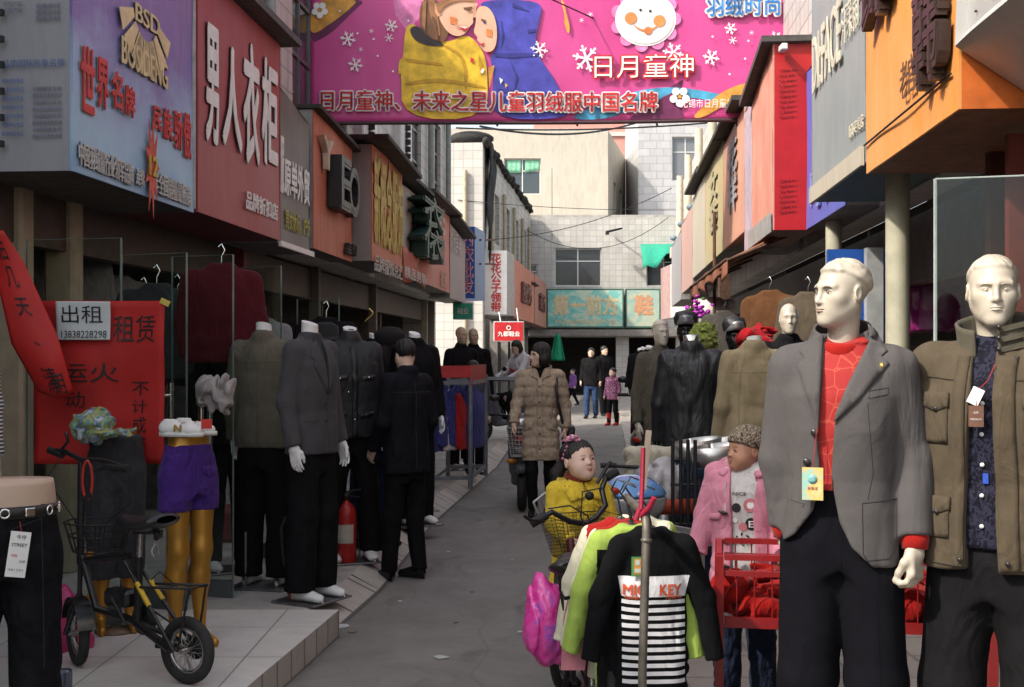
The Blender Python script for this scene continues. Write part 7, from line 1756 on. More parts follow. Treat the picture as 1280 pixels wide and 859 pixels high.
# man in black seen from behind
e = empty('person', GP(507, 726, 0)+Vector((0, .02, 0)), 'man in a black coat and black trousers seen from behind, looking down at the clothes', 'person', 'people in the lane', R(-136)); e.scale = (.83, .83, .93)
arms_ = [arm(-1, (.25, .03, 1.18), (.25, -.10, .96)), arm(1, (.25, .0, 1.18), (.22, -.16, .98))]
legs_ = [leg_chain(-1, (-.115, -.02, .48), (-.13, .02, .09)), leg_chain(1, (.11, -.04, .48), (.12, -.06, .09))]
hf = head_fn((-.02, -.045, 1.665), yaw=R(-16), pitch=R(16), kind='man', neck=.13, s=.98, nd=(.02, .06))
bfn = body_fn(hf, arms_, [(arms_[0], -1, dict(curl=.4)), (arms_[1], 1, dict(curl=.4))], legs_)
b = sdf_mesh('body', bfn, bfn.lo, bfn.hi, .0075, skin, e); face_bits(b, hf)
hfn = hair_fn(hf, 'short', 3); sdf_mesh('hair', hfn, hfn.lo, hfn.hi, .006, hairm, e)
f = top_fn(hem=.80, w_=1.02, d_=1.08, fold=.008, seed=101, arms=arms_, collar=.025); ct = sdf_mesh('coat', f, f.lo, f.hi, .0095, blackcoat, e)
mb = MB()
for pts in ([(0, 1.48), (0, .84)], [(-.2, 1.40), (.2, 1.40)]): seam(mb, f, pts, .0018, .02, (0, -1, 0))
mb.build('seams', plain('thread_black', (.03, .03, .03), .7, bump=0), ct)
tf = trouser_fn(legs_, hem=.07, seed=102, fold=.009); sdf_mesh('trousers', tf, tf.lo, tf.hi, .010, blackcloth, e)
shoe_pair(e, ((-.13, 0, 0, .25), (.12, -.08, 0, -.2)), blackgloss)
# woman in the khaki quilted coat
WY = 11.5
e = empty('person', ((676-640)/FPX*WY, WY, 0), 'woman with a black bob in a long khaki quilted coat walking towards us', 'person', 'people in the lane', R(-6)); e.scale = (.925, .925, .925); wroot = e
arms_ = [arm(-1, (.245, -.02, 1.19), (.265, -.13, .98), r=(.070, .062, .058)), arm(1, (.25, .05, 1.17), (.255, .0, .93), r=(.070, .062, .058))]
legs_ = [leg_chain(-1, (-.09, -.08, .50), (-.08, -.04, .09)), leg_chain(1, (.09, .02, .48), (.085, .16, .12))]
hf = head_fn((-.015, -.02, 1.685), yaw=R(-58), pitch=R(2), kind='woman', neck=.13, s=1.0, nd=(.01, .03))
bfn = body_fn(hf, arms_, [(arms_[0], -1, dict(curl=.5)), (arms_[1], 1, dict(curl=.4))], legs_)
b = sdf_mesh('body', bfn, bfn.lo, bfn.hi, .008, skin, e); face_bits(b, hf)
hfn = hair_fn(hf, 'bob', 5); hr_ = sdf_mesh('hair', hfn, hfn.lo, hfn.hi, .006, hairm, e)
khq = cloth('khaki_quilt', (.36, .275, .195), .65, .12, 500, .5, 12, .1)
f0 = top_fn(hem=.60, w_=.96, d_=1.10, fold=.007, fsc=(10, 10, 9), seed=111, arms=arms_, waist=.90, hemw=1.0, collar=.0, neck=1.56)
def wq(p): return f0(p)-.008*(np.abs(np.sin(p[:, 2]*PI/.105+.6*np.sign(p[:, 0])*p[:, 0]*4))-.6)
g = lambda p: wq(p); g.lo, g.hi, g.arms = (-.42, -.42, .54), (.42, .30, 1.66), arms_
wf = jacket_open(g, [[(-.03, 1.66), (.03, 1.66), (.04, 1.55), (0, 1.43), (-.04, 1.55)]])
ct = sdf_mesh('coat', wf, wf.lo, wf.hi, .0085, khq, e)
patch('front_placket', g, [(-.03, 1.43), (.03, 1.43), (.03, .61), (-.03, .61)], khq, ct, .008, .02, off=.003)
for sx in (-1, 1): patch('pocket_flap', g, [(sx*.06, 1.0), (sx*.15, .96), (sx*.16, .90), (sx*.07, .93)], khq, ct, .008, .02, off=.003); patch('collar', g, [(sx*.02, 1.43), (sx*.10, 1.47), (sx*.10, 1.545), (sx*.05, 1.55)], khq, ct, .014, .02, off=.008)
collar_ring('collar', khq, ct, 1.50, .10, .090, .07, R(-140), R(140), .22, .018, .014, .008, 1.1)
mb = MB()
for z in (1.36, 1.20, 1.04, .88, .72): mb.ell(project(g, [(0, 0, z)], off=.008)[0], (.010, .005, .010), None, 10, 6)
mb.build('button', button_m, ct)
sf_ = top_fn(hem=1.2, w_=.85, d_=.85, arms_on=False, seed=9); sdf_mesh('jumper', sf_, sf_.lo, sf_.hi, .014, blackcloth, e)
tf = trouser_fn(legs_, waist=.9, hem=.09, r=(.085, .062, .050), seed=112); sdf_mesh('trousers', tf, tf.lo, tf.hi, .010, blackcloth, e)
shoe_pair(e, ((-.08, -.05, 0, .1), (.085, .13, .02, -.1)), blackgloss, .25)
e2 = empty('shoulder_bag', Vector(e.location)+Vector((.16, 0, .75)), 'black shoulder bag whose strap crosses the coat of the walking woman', 'bag')
mb = MB(); lw = Vector(wroot.location); sp_ = [(.15, .06, 1.50), (.165, -.06, 1.47), (.155, -.125, 1.36), (.17, -.14, 1.2), (.215, -.10, 1.02), (.25, .02, .88)]; mb.tube([lw+.925*Vector(q) for q in sp_], .014, 6); child(mb.build('strap', leather), e2)
bgf = lambda p: s_box(p, (0, 0, 0), (.06, .13, .10), .03)+folds(p, .01, (12, 12, 12), 5); child(sdf_mesh('pouch', bgf, (-.12, -.2, -.16), (.12, .2, .16), .012, leather, None, None, lw+Vector((.27, .12, .78))), e2)
# far pedestrians
def pedestrian(label, loc, rz, k, coatm, trm, kind='man', style='short', hem=.84, skm=skin, seed=1, stride=.10, hs=1.0, shoes=blackgloss, hres=.016, coatname='coat'):
    e = empty('person', loc, label, 'person', 'people in the lane', rz); e.scale = (k, k, k)
    arms_ = [arm(-1, (.24, .02, 1.18), (.25, -.08, .95)), arm(1, (.24, .02, 1.18), (.25, -.03, .95))]
    legs_ = [leg_chain(-1, (-.10, -stride*.6, .48), (-.10, -stride, .09)), leg_chain(1, (.10, stride*.1, .48), (.10, stride, .09))]
    hf = head_fn((0, -.02, 1.685), yaw=R(seed*13 % 40-20), kind=kind, neck=.12, s=hs); bfn = body_fn(hf, arms_, [(arms_[0], -1, {}), (arms_[1], 1, {})], legs_)
    b = sdf_mesh('body', bfn, bfn.lo, bfn.hi, hres*.8, skm, e)
    hfn = hair_fn(hf, style, seed); sdf_mesh('hair', hfn, hfn.lo, hfn.hi, hres*.7, hairm, e)
    f = top_fn(hem=hem, fold=.007, seed=seed+3, arms=arms_, collar=.02); sdf_mesh(coatname, f, f.lo, f.hi, hres, coatm, e)
    tf = trouser_fn(legs_, hem=.08, seed=seed); sdf_mesh('trousers', tf, tf.lo, tf.hi, hres, trm, e)
    shoe_pair(e, ((-.10, -stride, 0, 0), (.10, stride, 0, 0)), shoes); return e
pedestrian('man in a black jacket and blue jeans standing far down the lane', ((739-640)/FPX*29.8, 29.8, 0), R(-15), .97, blackcloth, denim, seed=2)
pedestrian('second man all in black, just behind the one in blue jeans far down the lane', ((755-640)/FPX*31, 31, 0), R(30), 1.0, blackcloth, blackcloth, seed=5, style='short')
florm = nmat('purple_floral'); m_, t_, b_ = florm; t_.links.new(nramp(t_, nnoise(t_, ncoord(t_), 24, 2), [(.4, (.10, .02, .06, 1)), (.55, (.22, .05, .14, 1)), (.62, (.42, .25, .30, 1))]), b_.inputs['Base Color']); b_.inputs['Roughness'].default_value = .8
pg = pedestrian('girl in a purple flowered coat, dark leggings and red boots far down the lane', ((766-640)/FPX*26.8, 26.8, 0), R(-35), .70, m_, blackcloth, 'child', 'tied', .82, skin_k, 4, .08, 1.2)
for sx in (-1, 1):
    mb = MB(); y = .08*sx; mb.tube([(sx*.10, y+.01, .40), (sx*.10, y+.01, .10), (sx*.10, y, .06)], [.085, .062, .065], 12); foot_mb(mb, sx*.10, y, 0, .29, None, .12, .12); mb.build('boot', plain('boot_red', (.40, .015, .015), .3, bump=0), pg)
pedestrian('small child in a purple top and orange hat near the end of the lane', ((716-640)/FPX*38, 38, 0), R(-60), .62, cloth('lilac_cloth', (.22, .10, .33)), blackcloth, 'child', 'tied', .85, skin_k, 6, .25, 1.25, hres=.02)
pedestrian('boy in a dark jacket peeping out from behind the clothes rail', ((592-640)/FPX*14.6, 14.6, .11), R(15), .76, cloth('slate_cloth', (.08, .09, .11)), blackcloth, 'child', 'short', .85, skin_k, 3, .05, 1.1, hres=.016)
# ================================================================ right side: sweaters, girl, bicycle, scooters, cart, mannequins
# ---------------------------------------------------------------- sweater stand
SY = 4.25
pipe = plain('old_pipe', (.13, .115, .095), .55, .5, .3, 14, .15, 60)
e = empty('pipe_stand', Vector(((806-640)/FPX*3.98, 3.98, 0)), 'worn steel pipe stand that the striped sweaters hang on', 'stand')
pp = P(808, 655, 3.98); bp = Vector((P(803, 859, 3.98).x, 3.98, 0))
mb = MB(); mb.tube([bp, bp+UP*.5, pp-UP*.02, pp+Vector((0, .02, .025)), pp+Vector((-.01, .10, .035)), pp+Vector((-.02, .5, .03))], .0145, 12); child(mb.build('pipe', pipe), e)
mb = MB(); mb.lathe([(.016, 0), (.019, .003), (.019, .010), (.016, .013)], pp-UP*.06, 14); mb.lathe([(.001, 0), (.16, 0), (.16, .02), (.001, .03)], bp, 24); child(mb.build('collar', pipe), e)
e2 = empty('red_clip', P(805, 600, 4.05), 'crimson strap and clip tied round the top of the pipe stand', 'strap')
cr = plain('strap_crimson', (.28, .012, .035), .45, bump=.1)
mb = MB(); mb.tube([P(806, 655, 4.0), P(801, 640, 4.02), P(803, 600, 4.04), P(804, 560, 4.06)], .008, 8); mb.tube([P(801, 645, 4.0), P(812, 634, 3.98), P(818, 622, 3.97)], .010, 8); mb.tube([P(795, 650, 4.0), P(800, 636, 4.0)], .010, 8); child(mb.build('strap', cr), e2)
mb = MB(); a, b = P(804, 612, 4.1), P(811, 538, 4.1); mb.bar(a, b, .020, .004); tag(mb.build('long_card', plain('card_taupe', (.26, .21, .17), .6)), 'narrow brown grey card standing up behind the crimson strap', 'card')
def sweater_mat(key, kind):
    m, t, b = nmat(key); s = t.nodes.new('ShaderNodeSeparateXYZ'); t.links.new(ncoord(t), s.inputs[0]); x, z = s.outputs[0], s.outputs[2]
    blk, wht = (.005, .005, .006, 1), (.62, .61, .62, 1)
    fz = nmath(t, 'FRACT', nmath(t, 'MULTIPLY', z, 24.0)); st = nmix(t, nmath(t, 'GREATER_THAN', fz, .52), wht, blk)
    st = nmix(t, nmath(t, 'GREATER_THAN', z, 1.205), st, wht)
    inx = nmath(t, 'LESS_THAN', nmath(t, 'ABSOLUTE', x), nmath(t, 'ADD', .168, nmath(t, 'MULTIPLY', nmath(t, 'MAXIMUM', nmath(t, 'SUBTRACT', z, 1.20), 0), .20)))
    inz = nmath(t, 'MULTIPLY', nmath(t, 'GREATER_THAN', z, .735), nmath(t, 'LESS_THAN', z, 1.315)); c = nmix(t, nmath(t, 'MULTIPLY', inx, inz), blk, st)
    t.links.new(c, b.inputs['Base Color']); b.inputs['Roughness'].default_value = .95; b.inputs['Specular IOR Level'].default_value = .1
    n1 = nbump(t, b, nnoise(t, ncoord(t, (1, 1, .5)), 8, 3), .3, .05); nbump(t, b, nnoise(t, ncoord(t, (1, 1, .3)), 260, 1), .35, .004, n1); return m
lime = cloth('lime_knit', (.27, .37, .07), .85, .08, 260, .25, 8, .2); creamk = cloth('cream_knit', (.52, .50, .38), .85, .08, 260, .25, 8, .2); redk = cloth('scarlet_knit', (.26, .012, .009), .85, .1, 260, .25, 8, .2)
KS = .665
def kid_sweater(label, dx, dy, rz, mats, cls, seed, front=False):
    arms_ = [arm(-1, (.275, -.0, 1.19), (.335, -.02, .86), sh=(.17, .0, 1.46), r=(.064, .062, .050)), arm(1, (.275, -.0, 1.19), (.335, -.02, .86), sh=(.17, .0, 1.46), r=(.064, .062, .050))]
    f = top_fn(hem=.66, w_=.93, d_=.62, fold=.006, seed=seed, arms=arms_, neck=1.55, sq=2.2)
    top = P(811, 662, SY); loc = Vector((top.x+dx, SY+dy, top.z-1.55*KS))
    e = empty('sweater', loc, label, 'sweater', 'sweaters on the pipe stand', rz); e.scale = (KS, KS, KS)
    def lean(V): return V
    g = sdf_mesh('knit', f, f.lo, (.46, .3, 1.6), .0085, mats, e, cls)
    mb = MB(); mb.tube([(-.17, .02, 1.475), (0, .02, 1.56), (.17, .02, 1.475)], .012, 8); mb.tube([(0, .02, 1.56), (-.02, .02, 1.66), (-.06, .02, 1.72), (-.03, .02, 1.78), (.02, .02, 1.76)], .006, 6); mb.build('hanger', bikeblack, e)
    return e, f, g
e, f, g = kid_sweater('black child sweater with white striped front and orange red lettering, frontmost on the stand', .012, 0, R(3), sweater_mat('striped_knit', 0), None, 201)
mb = MB()
def proj_text(mb, s, x, z, w_, h_, bold=.05):
    co, fs, tw, th = text_geo(s, bold, 0); pts = np.array([(x+a/tw*w_, 0, z+b/th*h_) for a, b, c in co], 'f'); mb.add([tuple(q) for q in project(f, pts, off=.005)], fs)
proj_text(mb, 'MIC', -.105, 1.243, .115, .055); proj_text(mb, 'KEY', .085, 1.243, .115, .055); proj_text(mb, 'ORIGINAL', -.10, 1.203, .11, .018, .02); proj_text(mb, 'TOWNS', .10, 1.203, .09, .018, .02)
mb.build('lettering', plain('letter_vermilion', (.55, .09, .03), .7, bump=0), g)
e3 = tag_card('swing_tag', 'green and orange swing tag on the chest of the striped sweater', Vector(e.location)+Vector((-.058, -.062, 1.42*KS)), .043, .068, plain('tag_green', (.07, .22, .06), .4, bump=0), 0, (), None, 'price tags')
mb = MB(); mb.box((0, -.0022, -.034), (.026, .001, .054)); mb.build('print', plain('tag_orange', (.50, .22, .05), .4, bump=0), e3); mb = MB(); mb.box((0, -.0034, -.020), (.014, .001, .018)); mb.box((0, -.0034, -.048), (.02, .001, .014)); mb.build('print', plain('tag_pale', (.4, .48, .42), .4, bump=0), e3)
clsn = lambda C: np.where(np.abs(C[:, 0]) > .19, 0, np.where(C[:, 2] > 1.43, 1, 2))
for lb, dx, dy, rz, ms, sd in (('lime green sleeved sweater right behind the striped black one', -.050, .08, R(-10), [lime, lime, blackcloth], 202), ('scarlet shouldered sweater with white sleeves, third from the front', -.050, .15, R(-11), [creamk, redk, blackcloth], 203), ('cream sleeved sweater, fourth from the front on the pipe stand', -.075, .24, R(-13), [creamk, redk, creamk], 204), ('lime and cream sweater, backmost on the pipe stand', -.01, .33, R(8), [lime, creamk, lime], 205)):
    kid_sweater(lb, dx, dy, rz, ms, clsn, sd)

# ---------------------------------------------------------------- girl's bicycle
e = empty('bicycle', P(735, 859, 4.7).xy.to_3d(), 'dark bicycle with a wire basket and worn saddle beside the girl in yellow', 'bicycle')
bkm = plain('bike_maroon', (.09, .012, .016), .4, .2)
ra, fa = Vector((P(752, 0, 4.55).x, 4.55, .29)), Vector((P(706, 0, 5.60).x, 5.60, .29)); fwd = (fa-ra).normalized(); lat = Vector((-fwd.y, fwd.x, 0)); WB_ = (fa-ra).length
Q = lambda s, z, l=0: Vector((ra.x, ra.y, 0))+fwd*s*WB_+lat*l+UP*z
wheel(e, ra, .29, lat, .022); wheel(e, fa, .29, (lat+fwd*.35).normalized(), .022)
sdl = P(716, 706, 4.72); stm = P(742, 668, 5.28)
part(e, 'frame', bkm, lambda mb: (mb.tube([Q(.82, .72), Q(.60, .40), Q(.42, .30)], .019), mb.tube([Q(.30, .68), Q(.42, .28)], .017), mb.tube([Q(.42, .28), ra], .012), mb.tube([Q(.30, .62), ra+lat*.06], .009), mb.tube([Q(.30, .62), ra-lat*.06], .009)))
part(e, 'seat_post', steel, lambda mb: mb.tube([Q(.31, .60), sdl-UP*.05], .013))
part(e, 'saddle', plain('saddle_worn', (.022, .020, .019), .4, dirt=.4), lambda mb: (saddle_geo(mb, sdl, fwd, lat, .28, .105), mb.tube([sdl-fwd*.09+lat*.06-UP*.03, sdl-fwd*.09+lat*.06-UP*.07, sdl-fwd*.09-lat*.06-UP*.07, sdl-fwd*.09-lat*.06-UP*.03], .014, 6)))
part(e, 'fork', bkm, lambda mb: (mb.tube([stm-UP*.10, stm-UP*.16, Q(.90, .60)], .016), mb.tube([Q(.90, .60), Q(.92, .55, .05), fa+lat*.055], .011), mb.tube([Q(.90, .60), Q(.92, .55, -.05), fa-lat*.055], .011)))
gl, gr = P(664, 655, 5.10), P(770, 590, 5.32)
hbp = [gl, P(690, 640, 5.12), P(712, 652, 5.16), P(732, 655, 5.20), P(745, 647, 5.22), P(757, 632, 5.24), P(752, 612, 5.26), P(757, 598, 5.30), gr]
part(e, 'handlebar', bikeblack, lambda mb: (mb.tube(hbp, .013, 10), mb.tube([P(738, 655, 5.2), stm, stm-UP*.13], .018, 10), mb.tube([P(746, 605, 5.27), P(758, 585, 5.28), P(764, 577, 5.28)], .008, 8), mb.tube([P(680, 652, 5.1), P(662, 650, 5.05), P(655, 645, 5.04)], .007, 8)))
part(e, 'grip', rubber, lambda mb: mb.tube([gl+(hbp[1]-gl)*.0, gl+(hbp[1]-gl)*.75], .019, 10)); part(e, 'grip', rubber, lambda mb: mb.tube([gr+(gr-hbp[-2])*.1, hbp[-2]+(gr-hbp[-2])*.1], .019, 10))
part(e, 'bell', blackiron, lambda mb: mb.ell(P(737, 620, 5.24), (.020, .014, .020), None, 12, 8))
part(e, 'brake_cable', blackiron, lambda mb: (mb.tube([P(685, 636, 5.11), P(712, 632, 5.10), P(735, 645, 5.13), P(748, 690, 5.15)], .0035, 5), mb.tube([P(752, 610, 5.25), P(728, 615, 5.2), P(726, 645, 5.16), P(742, 690, 5.15)], .0035, 5)))
bk0 = P(729, 692, 5.42)
def basket(mb, c, w0, d0, w1, d1, h_, n=16, rr=.0026, ax=lat, ay=fwd, mesh=9):
    def ring(t, k): 
        w_, d_ = w0+(w1-w0)*t, d0+(d1-d0)*t; pts = [(-w_, -d_), (w_, -d_), (w_, d_), (-w_, d_)]
        return [c+ax*x+ay*y+UP*(h_*t) for x, y in pts]
    for t in [i/mesh for i in range(mesh+1)]: mb.tube(ring(t, 0), rr*(2.2 if t in (0, 1) else 1), 4, None, False, True)
    a0, a1 = ring(0, 0), ring(1, 0)
    for k in range(4):
        for i in range(n): u = i/n; mb.tube([a0[k]+(a0[(k+1) % 4]-a0[k])*u, a1[k]+(a1[(k+1) % 4]-a1[k])*u], rr, 4)
    for i in range(1, 6): mb.tube([a0[0]+(a0[1]-a0[0])*i/6, a0[3]+(a0[2]-a0[3])*i/6], rr, 4)
part(e, 'basket', plain('basket_wire', (.06, .05, .03), .5, .4), lambda mb: basket(mb, bk0-UP*.015, .115, .085, .165, .125, .185, 17, .0011, (lat+fwd*-.35).normalized()*-1, (fwd+lat*.35).normalized(), 12))
part(e, 'rear_rack', blackiron, lambda mb: (mb.tube([P(762, 728, 4.62), P(700, 738, 4.55), P(706, 748, 4.40), P(764, 740, 4.45), P(762, 728, 4.62)], .007, 8), mb.tube([P(701, 742, 4.5), P(712, 800, 4.5), ra-lat*-.05], .006, 6), mb.tube([P(722, 738, 4.5), P(726, 800, 4.5)], .006, 6), mb.tube([P(712, 800, 4.5), P(728, 800, 4.5)], .005, 6)))
part(e, 'mudguard', bikeblack, lambda mb: mb.grid(lambda u, v: fa+fwd*(.315*math.cos(R(20+150*u)))+UP*(.315*math.sin(R(20+150*u)))+lat*(.03*(2*v-1)), 20, 3))
part(e, 'crank', blackiron, lambda mb: (mb.lathe([(.001, -.004), (.09, -.003), (.09, .003), (.001, .004)], Q(.42, .28, .05), 24, Matrix((fwd, UP, lat)).transposed()), mb.tube([Q(.42, .28, .06), Q(.5, .13, .08)], .009), mb.box(Q(.5, .13, .13), (.09, .08, .022))))
part(e, 'leg_guard', plain('pink_plastic_guard', (.55, .20, .24), .4, dirt=.15), lambda mb: [mb.prism([(-.045, 0), (-.05, .20), (-.035, .30), (.03, .30), (.05, .20), (.045, 0)], P(716, 838, 4.47), (1, 0, 0), (.08, 0, 1), (0, 1, 0), .014)]+[mb.ell(P(714+(k % 2)*4, 770+k*9, 4.464), (.006, .004, .006), None, 8, 5, 0) for k in range(5)])
e2 = empty('plastic_bag', P(686, 780, 4.75), 'glossy magenta plastic bag hanging beside the rear wheel of the basket bicycle', 'bag')
def bagf(p):
    z = p[:, 2]; d = s_ell(p, (0, 0, -.02), (.105, .09, .165)); d = smin(d, s_cap(p, (-.05, 0, .10), (-.045, 0, .175), .028, .010), .05); d = smin(d, s_cap(p, (.05, 0, .10), (.08, 0, .15), .028, .012), .05)
    return d+folds(p, .014, (14, 14, 5), 77)+.003*vnoise(p*A(60, 60, 18), 4)
bagm = nmat('magenta_bag'); m_, t_, b_ = bagm
c_ = nramp(t_, nnoise(t_, ncoord(t_), 9, 3, .5, 1.5), [(.36, (.60, .035, .26, 1)), (.54, (.68, .08, .36, 1)), (.62, (.26, .09, .45, 1)), (.70, (.70, .12, .38, 1))]); t_.links.new(c_, b_.inputs['Base Color']); b_.inputs['Roughness'].default_value = .25; nbump(t_, b_, nnoise(t_, ncoord(t_, (1, 1, .4)), 30, 3), .5, .02)
child(sdf_mesh('film', bagf, (-.16, -.14, -.22), (.16, .14, .22), .0065, m_, None, None, P(686, 775, 4.75)), e2)

# ---------------------------------------------------------------- the girl in yellow
GYY = 5.72
e = empty('person', ((724-640)/FPX*GYY, GYY, 0), 'little girl in a yellow coat with pink flowers in her tied hair', 'person', 'people in the lane', R(20)); kk = .62; e.scale = (kk, kk, kk)
zc = (EYE-(575-445)/FPX*GYY)/kk
arms_ = [arm(-1, (.23, -.06, 1.22), (.18, -.28, 1.12), r=(.078, .072, .062)), arm(1, (.23, -.06, 1.22), (.16, -.28, 1.10), r=(.078, .072, .062))]
legs_ = [leg_chain(-1, (-.10, -.02, .48), (-.10, 0, .09)), leg_chain(1, (.10, -.02, .48), (.10, 0, .09))]
hf = head_fn((.0, -.02, zc-.01), yaw=R(10), pitch=R(-14), kind='child', neck=.13, s=1.38, nd=(0, .035))
bfn = body_fn(hf, arms_, [(arms_[0], -1, dict(curl=.5, s=.95)), (arms_[1], 1, dict(curl=.5, s=.95))], legs_); bfn.hi = (.5, .42, zc+.35)
b = sdf_mesh('body', bfn, bfn.lo, bfn.hi, .0068, skin_k, e); face_bits(b, hf, s=1.0)
hfn = hair_fn(hf, 'tied', 7); hh_ = sdf_mesh('hair', hfn, hfn.lo, hfn.hi, .007, hairm, e)
M_ = np.array(hf.M, 'f'); W_ = lambda *q: hf.c+M_ @ (A(*q)*hf.s)
pf = lambda p: s_chain(p, [(tuple(W_(-.03, .115, .015)), .035*hf.s), (tuple(W_(-.06, .165, -.04)), .038*hf.s), (tuple(W_(-.07, .175, -.13)), .022*hf.s)], .02)+.008*vnoise(p*A(50, 50, 12), 3)
q = W_(-.05, .15, -.05); sdf_mesh('ponytail', pf, tuple(q-.3), tuple(q+.3), .009, hairm, hh_)
mb = MB(); random.seed(3)
for k in range(26):
    c = W_(-.035+random.uniform(-.032, .032), -.005+random.uniform(-.03, .03), .125+random.uniform(-.012, .016)); mb.ell(c, (.018, .018, .014), rotz(random.random()), 8, 5, k % 3 == 0)
for k in range(4): mb.ell(W_(-.075-.006*k, .0+.01*k, .085-.02*k), (.012, .012, .012), None, 8, 5)
mb.build('hair_flowers', [plain('flower_pink', (.60, .18, .32), .6, bump=0), plain('flower_pale', (.70, .45, .52), .6, bump=0)], hh_)
yel = cloth('yellow_wool', (.60, .43, .04), .85, .10, 300, .35, 12, .25)
f0 = top_fn(hem=.70, w_=1.04, d_=1.22, fold=.007, seed=211, arms=arms_, neck=1.555, hemw=1.15)
gq = lambda p: f0(p)-.006*np.minimum(np.abs(np.sin((p[:, 0]+p[:, 2])*PI/.115)), np.abs(np.sin((p[:, 0]-p[:, 2])*PI/.115)))
gq.lo, gq.hi, gq.arms = f0.lo, f0.hi, arms_
ct = sdf_mesh('coat', gq, gq.lo, gq.hi, .0095, yel, e)
for sx in (-1, 1): patch('collar', gq, [(sx*.005, 1.545), (sx*.02, 1.43), (sx*.13, 1.40), (sx*.17, 1.49), (sx*.09, 1.555)], yel, ct, .020, .02, off=.016)
collar_ring('collar', yel, ct, 1.50, .112, .125, .035, R(-135), R(135), .28, .018, .018, .03, 1.1)
patch('front_placket', gq, [(-.03, 1.46), (.05, 1.46), (.05, .74), (-.03, .74)], yel, ct, .010, .02, off=.004)
mb = MB()
for z in (1.36, 1.24, 1.10, .96):
    for x in (-.075, .095): mb.ell(project(gq, [(x, 0, z)], off=.008)[0], (.018, .009, .018), None, 12, 6)
mb.build('button', plain('button_yellow', (.33, .22, .02), .4, bump=0), ct)
mb = MB(); mb.tube([(.078*math.sin(t), .012+.075*math.cos(t), 1.57+.022*math.cos(t)) for t in [2*PI*i/24 for i in range(24)]], .032, 10, None, False, True); mb.build('turtleneck', cloth('maroon_rib', (.16, .035, .02), weave=200), e)
tf = trouser_fn(legs_, hem=.08, seed=212); sdf_mesh('trousers', tf, tf.lo, tf.hi, .014, denim_d, e)
shoe_pair(e, ((-.10, 0, 0, 0), (.10, 0, 0, 0)), blackgloss)
# white wire basket of another bicycle behind her
e = empty('wire_basket', P(680, 640, 6.1), 'white wire basket sticking out behind the girl in yellow', 'basket')
part(e, 'wires', plain('white_wire', (.5, .5, .48), .4, bump=0), lambda mb: (mb.tube([P(667, 628, 6.0), P(692, 608, 6.15), P(700, 612, 6.4), P(700, 640, 6.4), P(676, 652, 6.05), P(667, 628, 6.0)], .006, 6), [mb.tube([P(667+5*k, 628-4*k, 6.0+.03*k), P(676+5*k, 652-3*k, 6.05+.05*k)], .003, 5) for k in range(1, 5)], mb.tube([P(676, 652, 6.05), P(690, 668, 6.2)], .006, 6)))

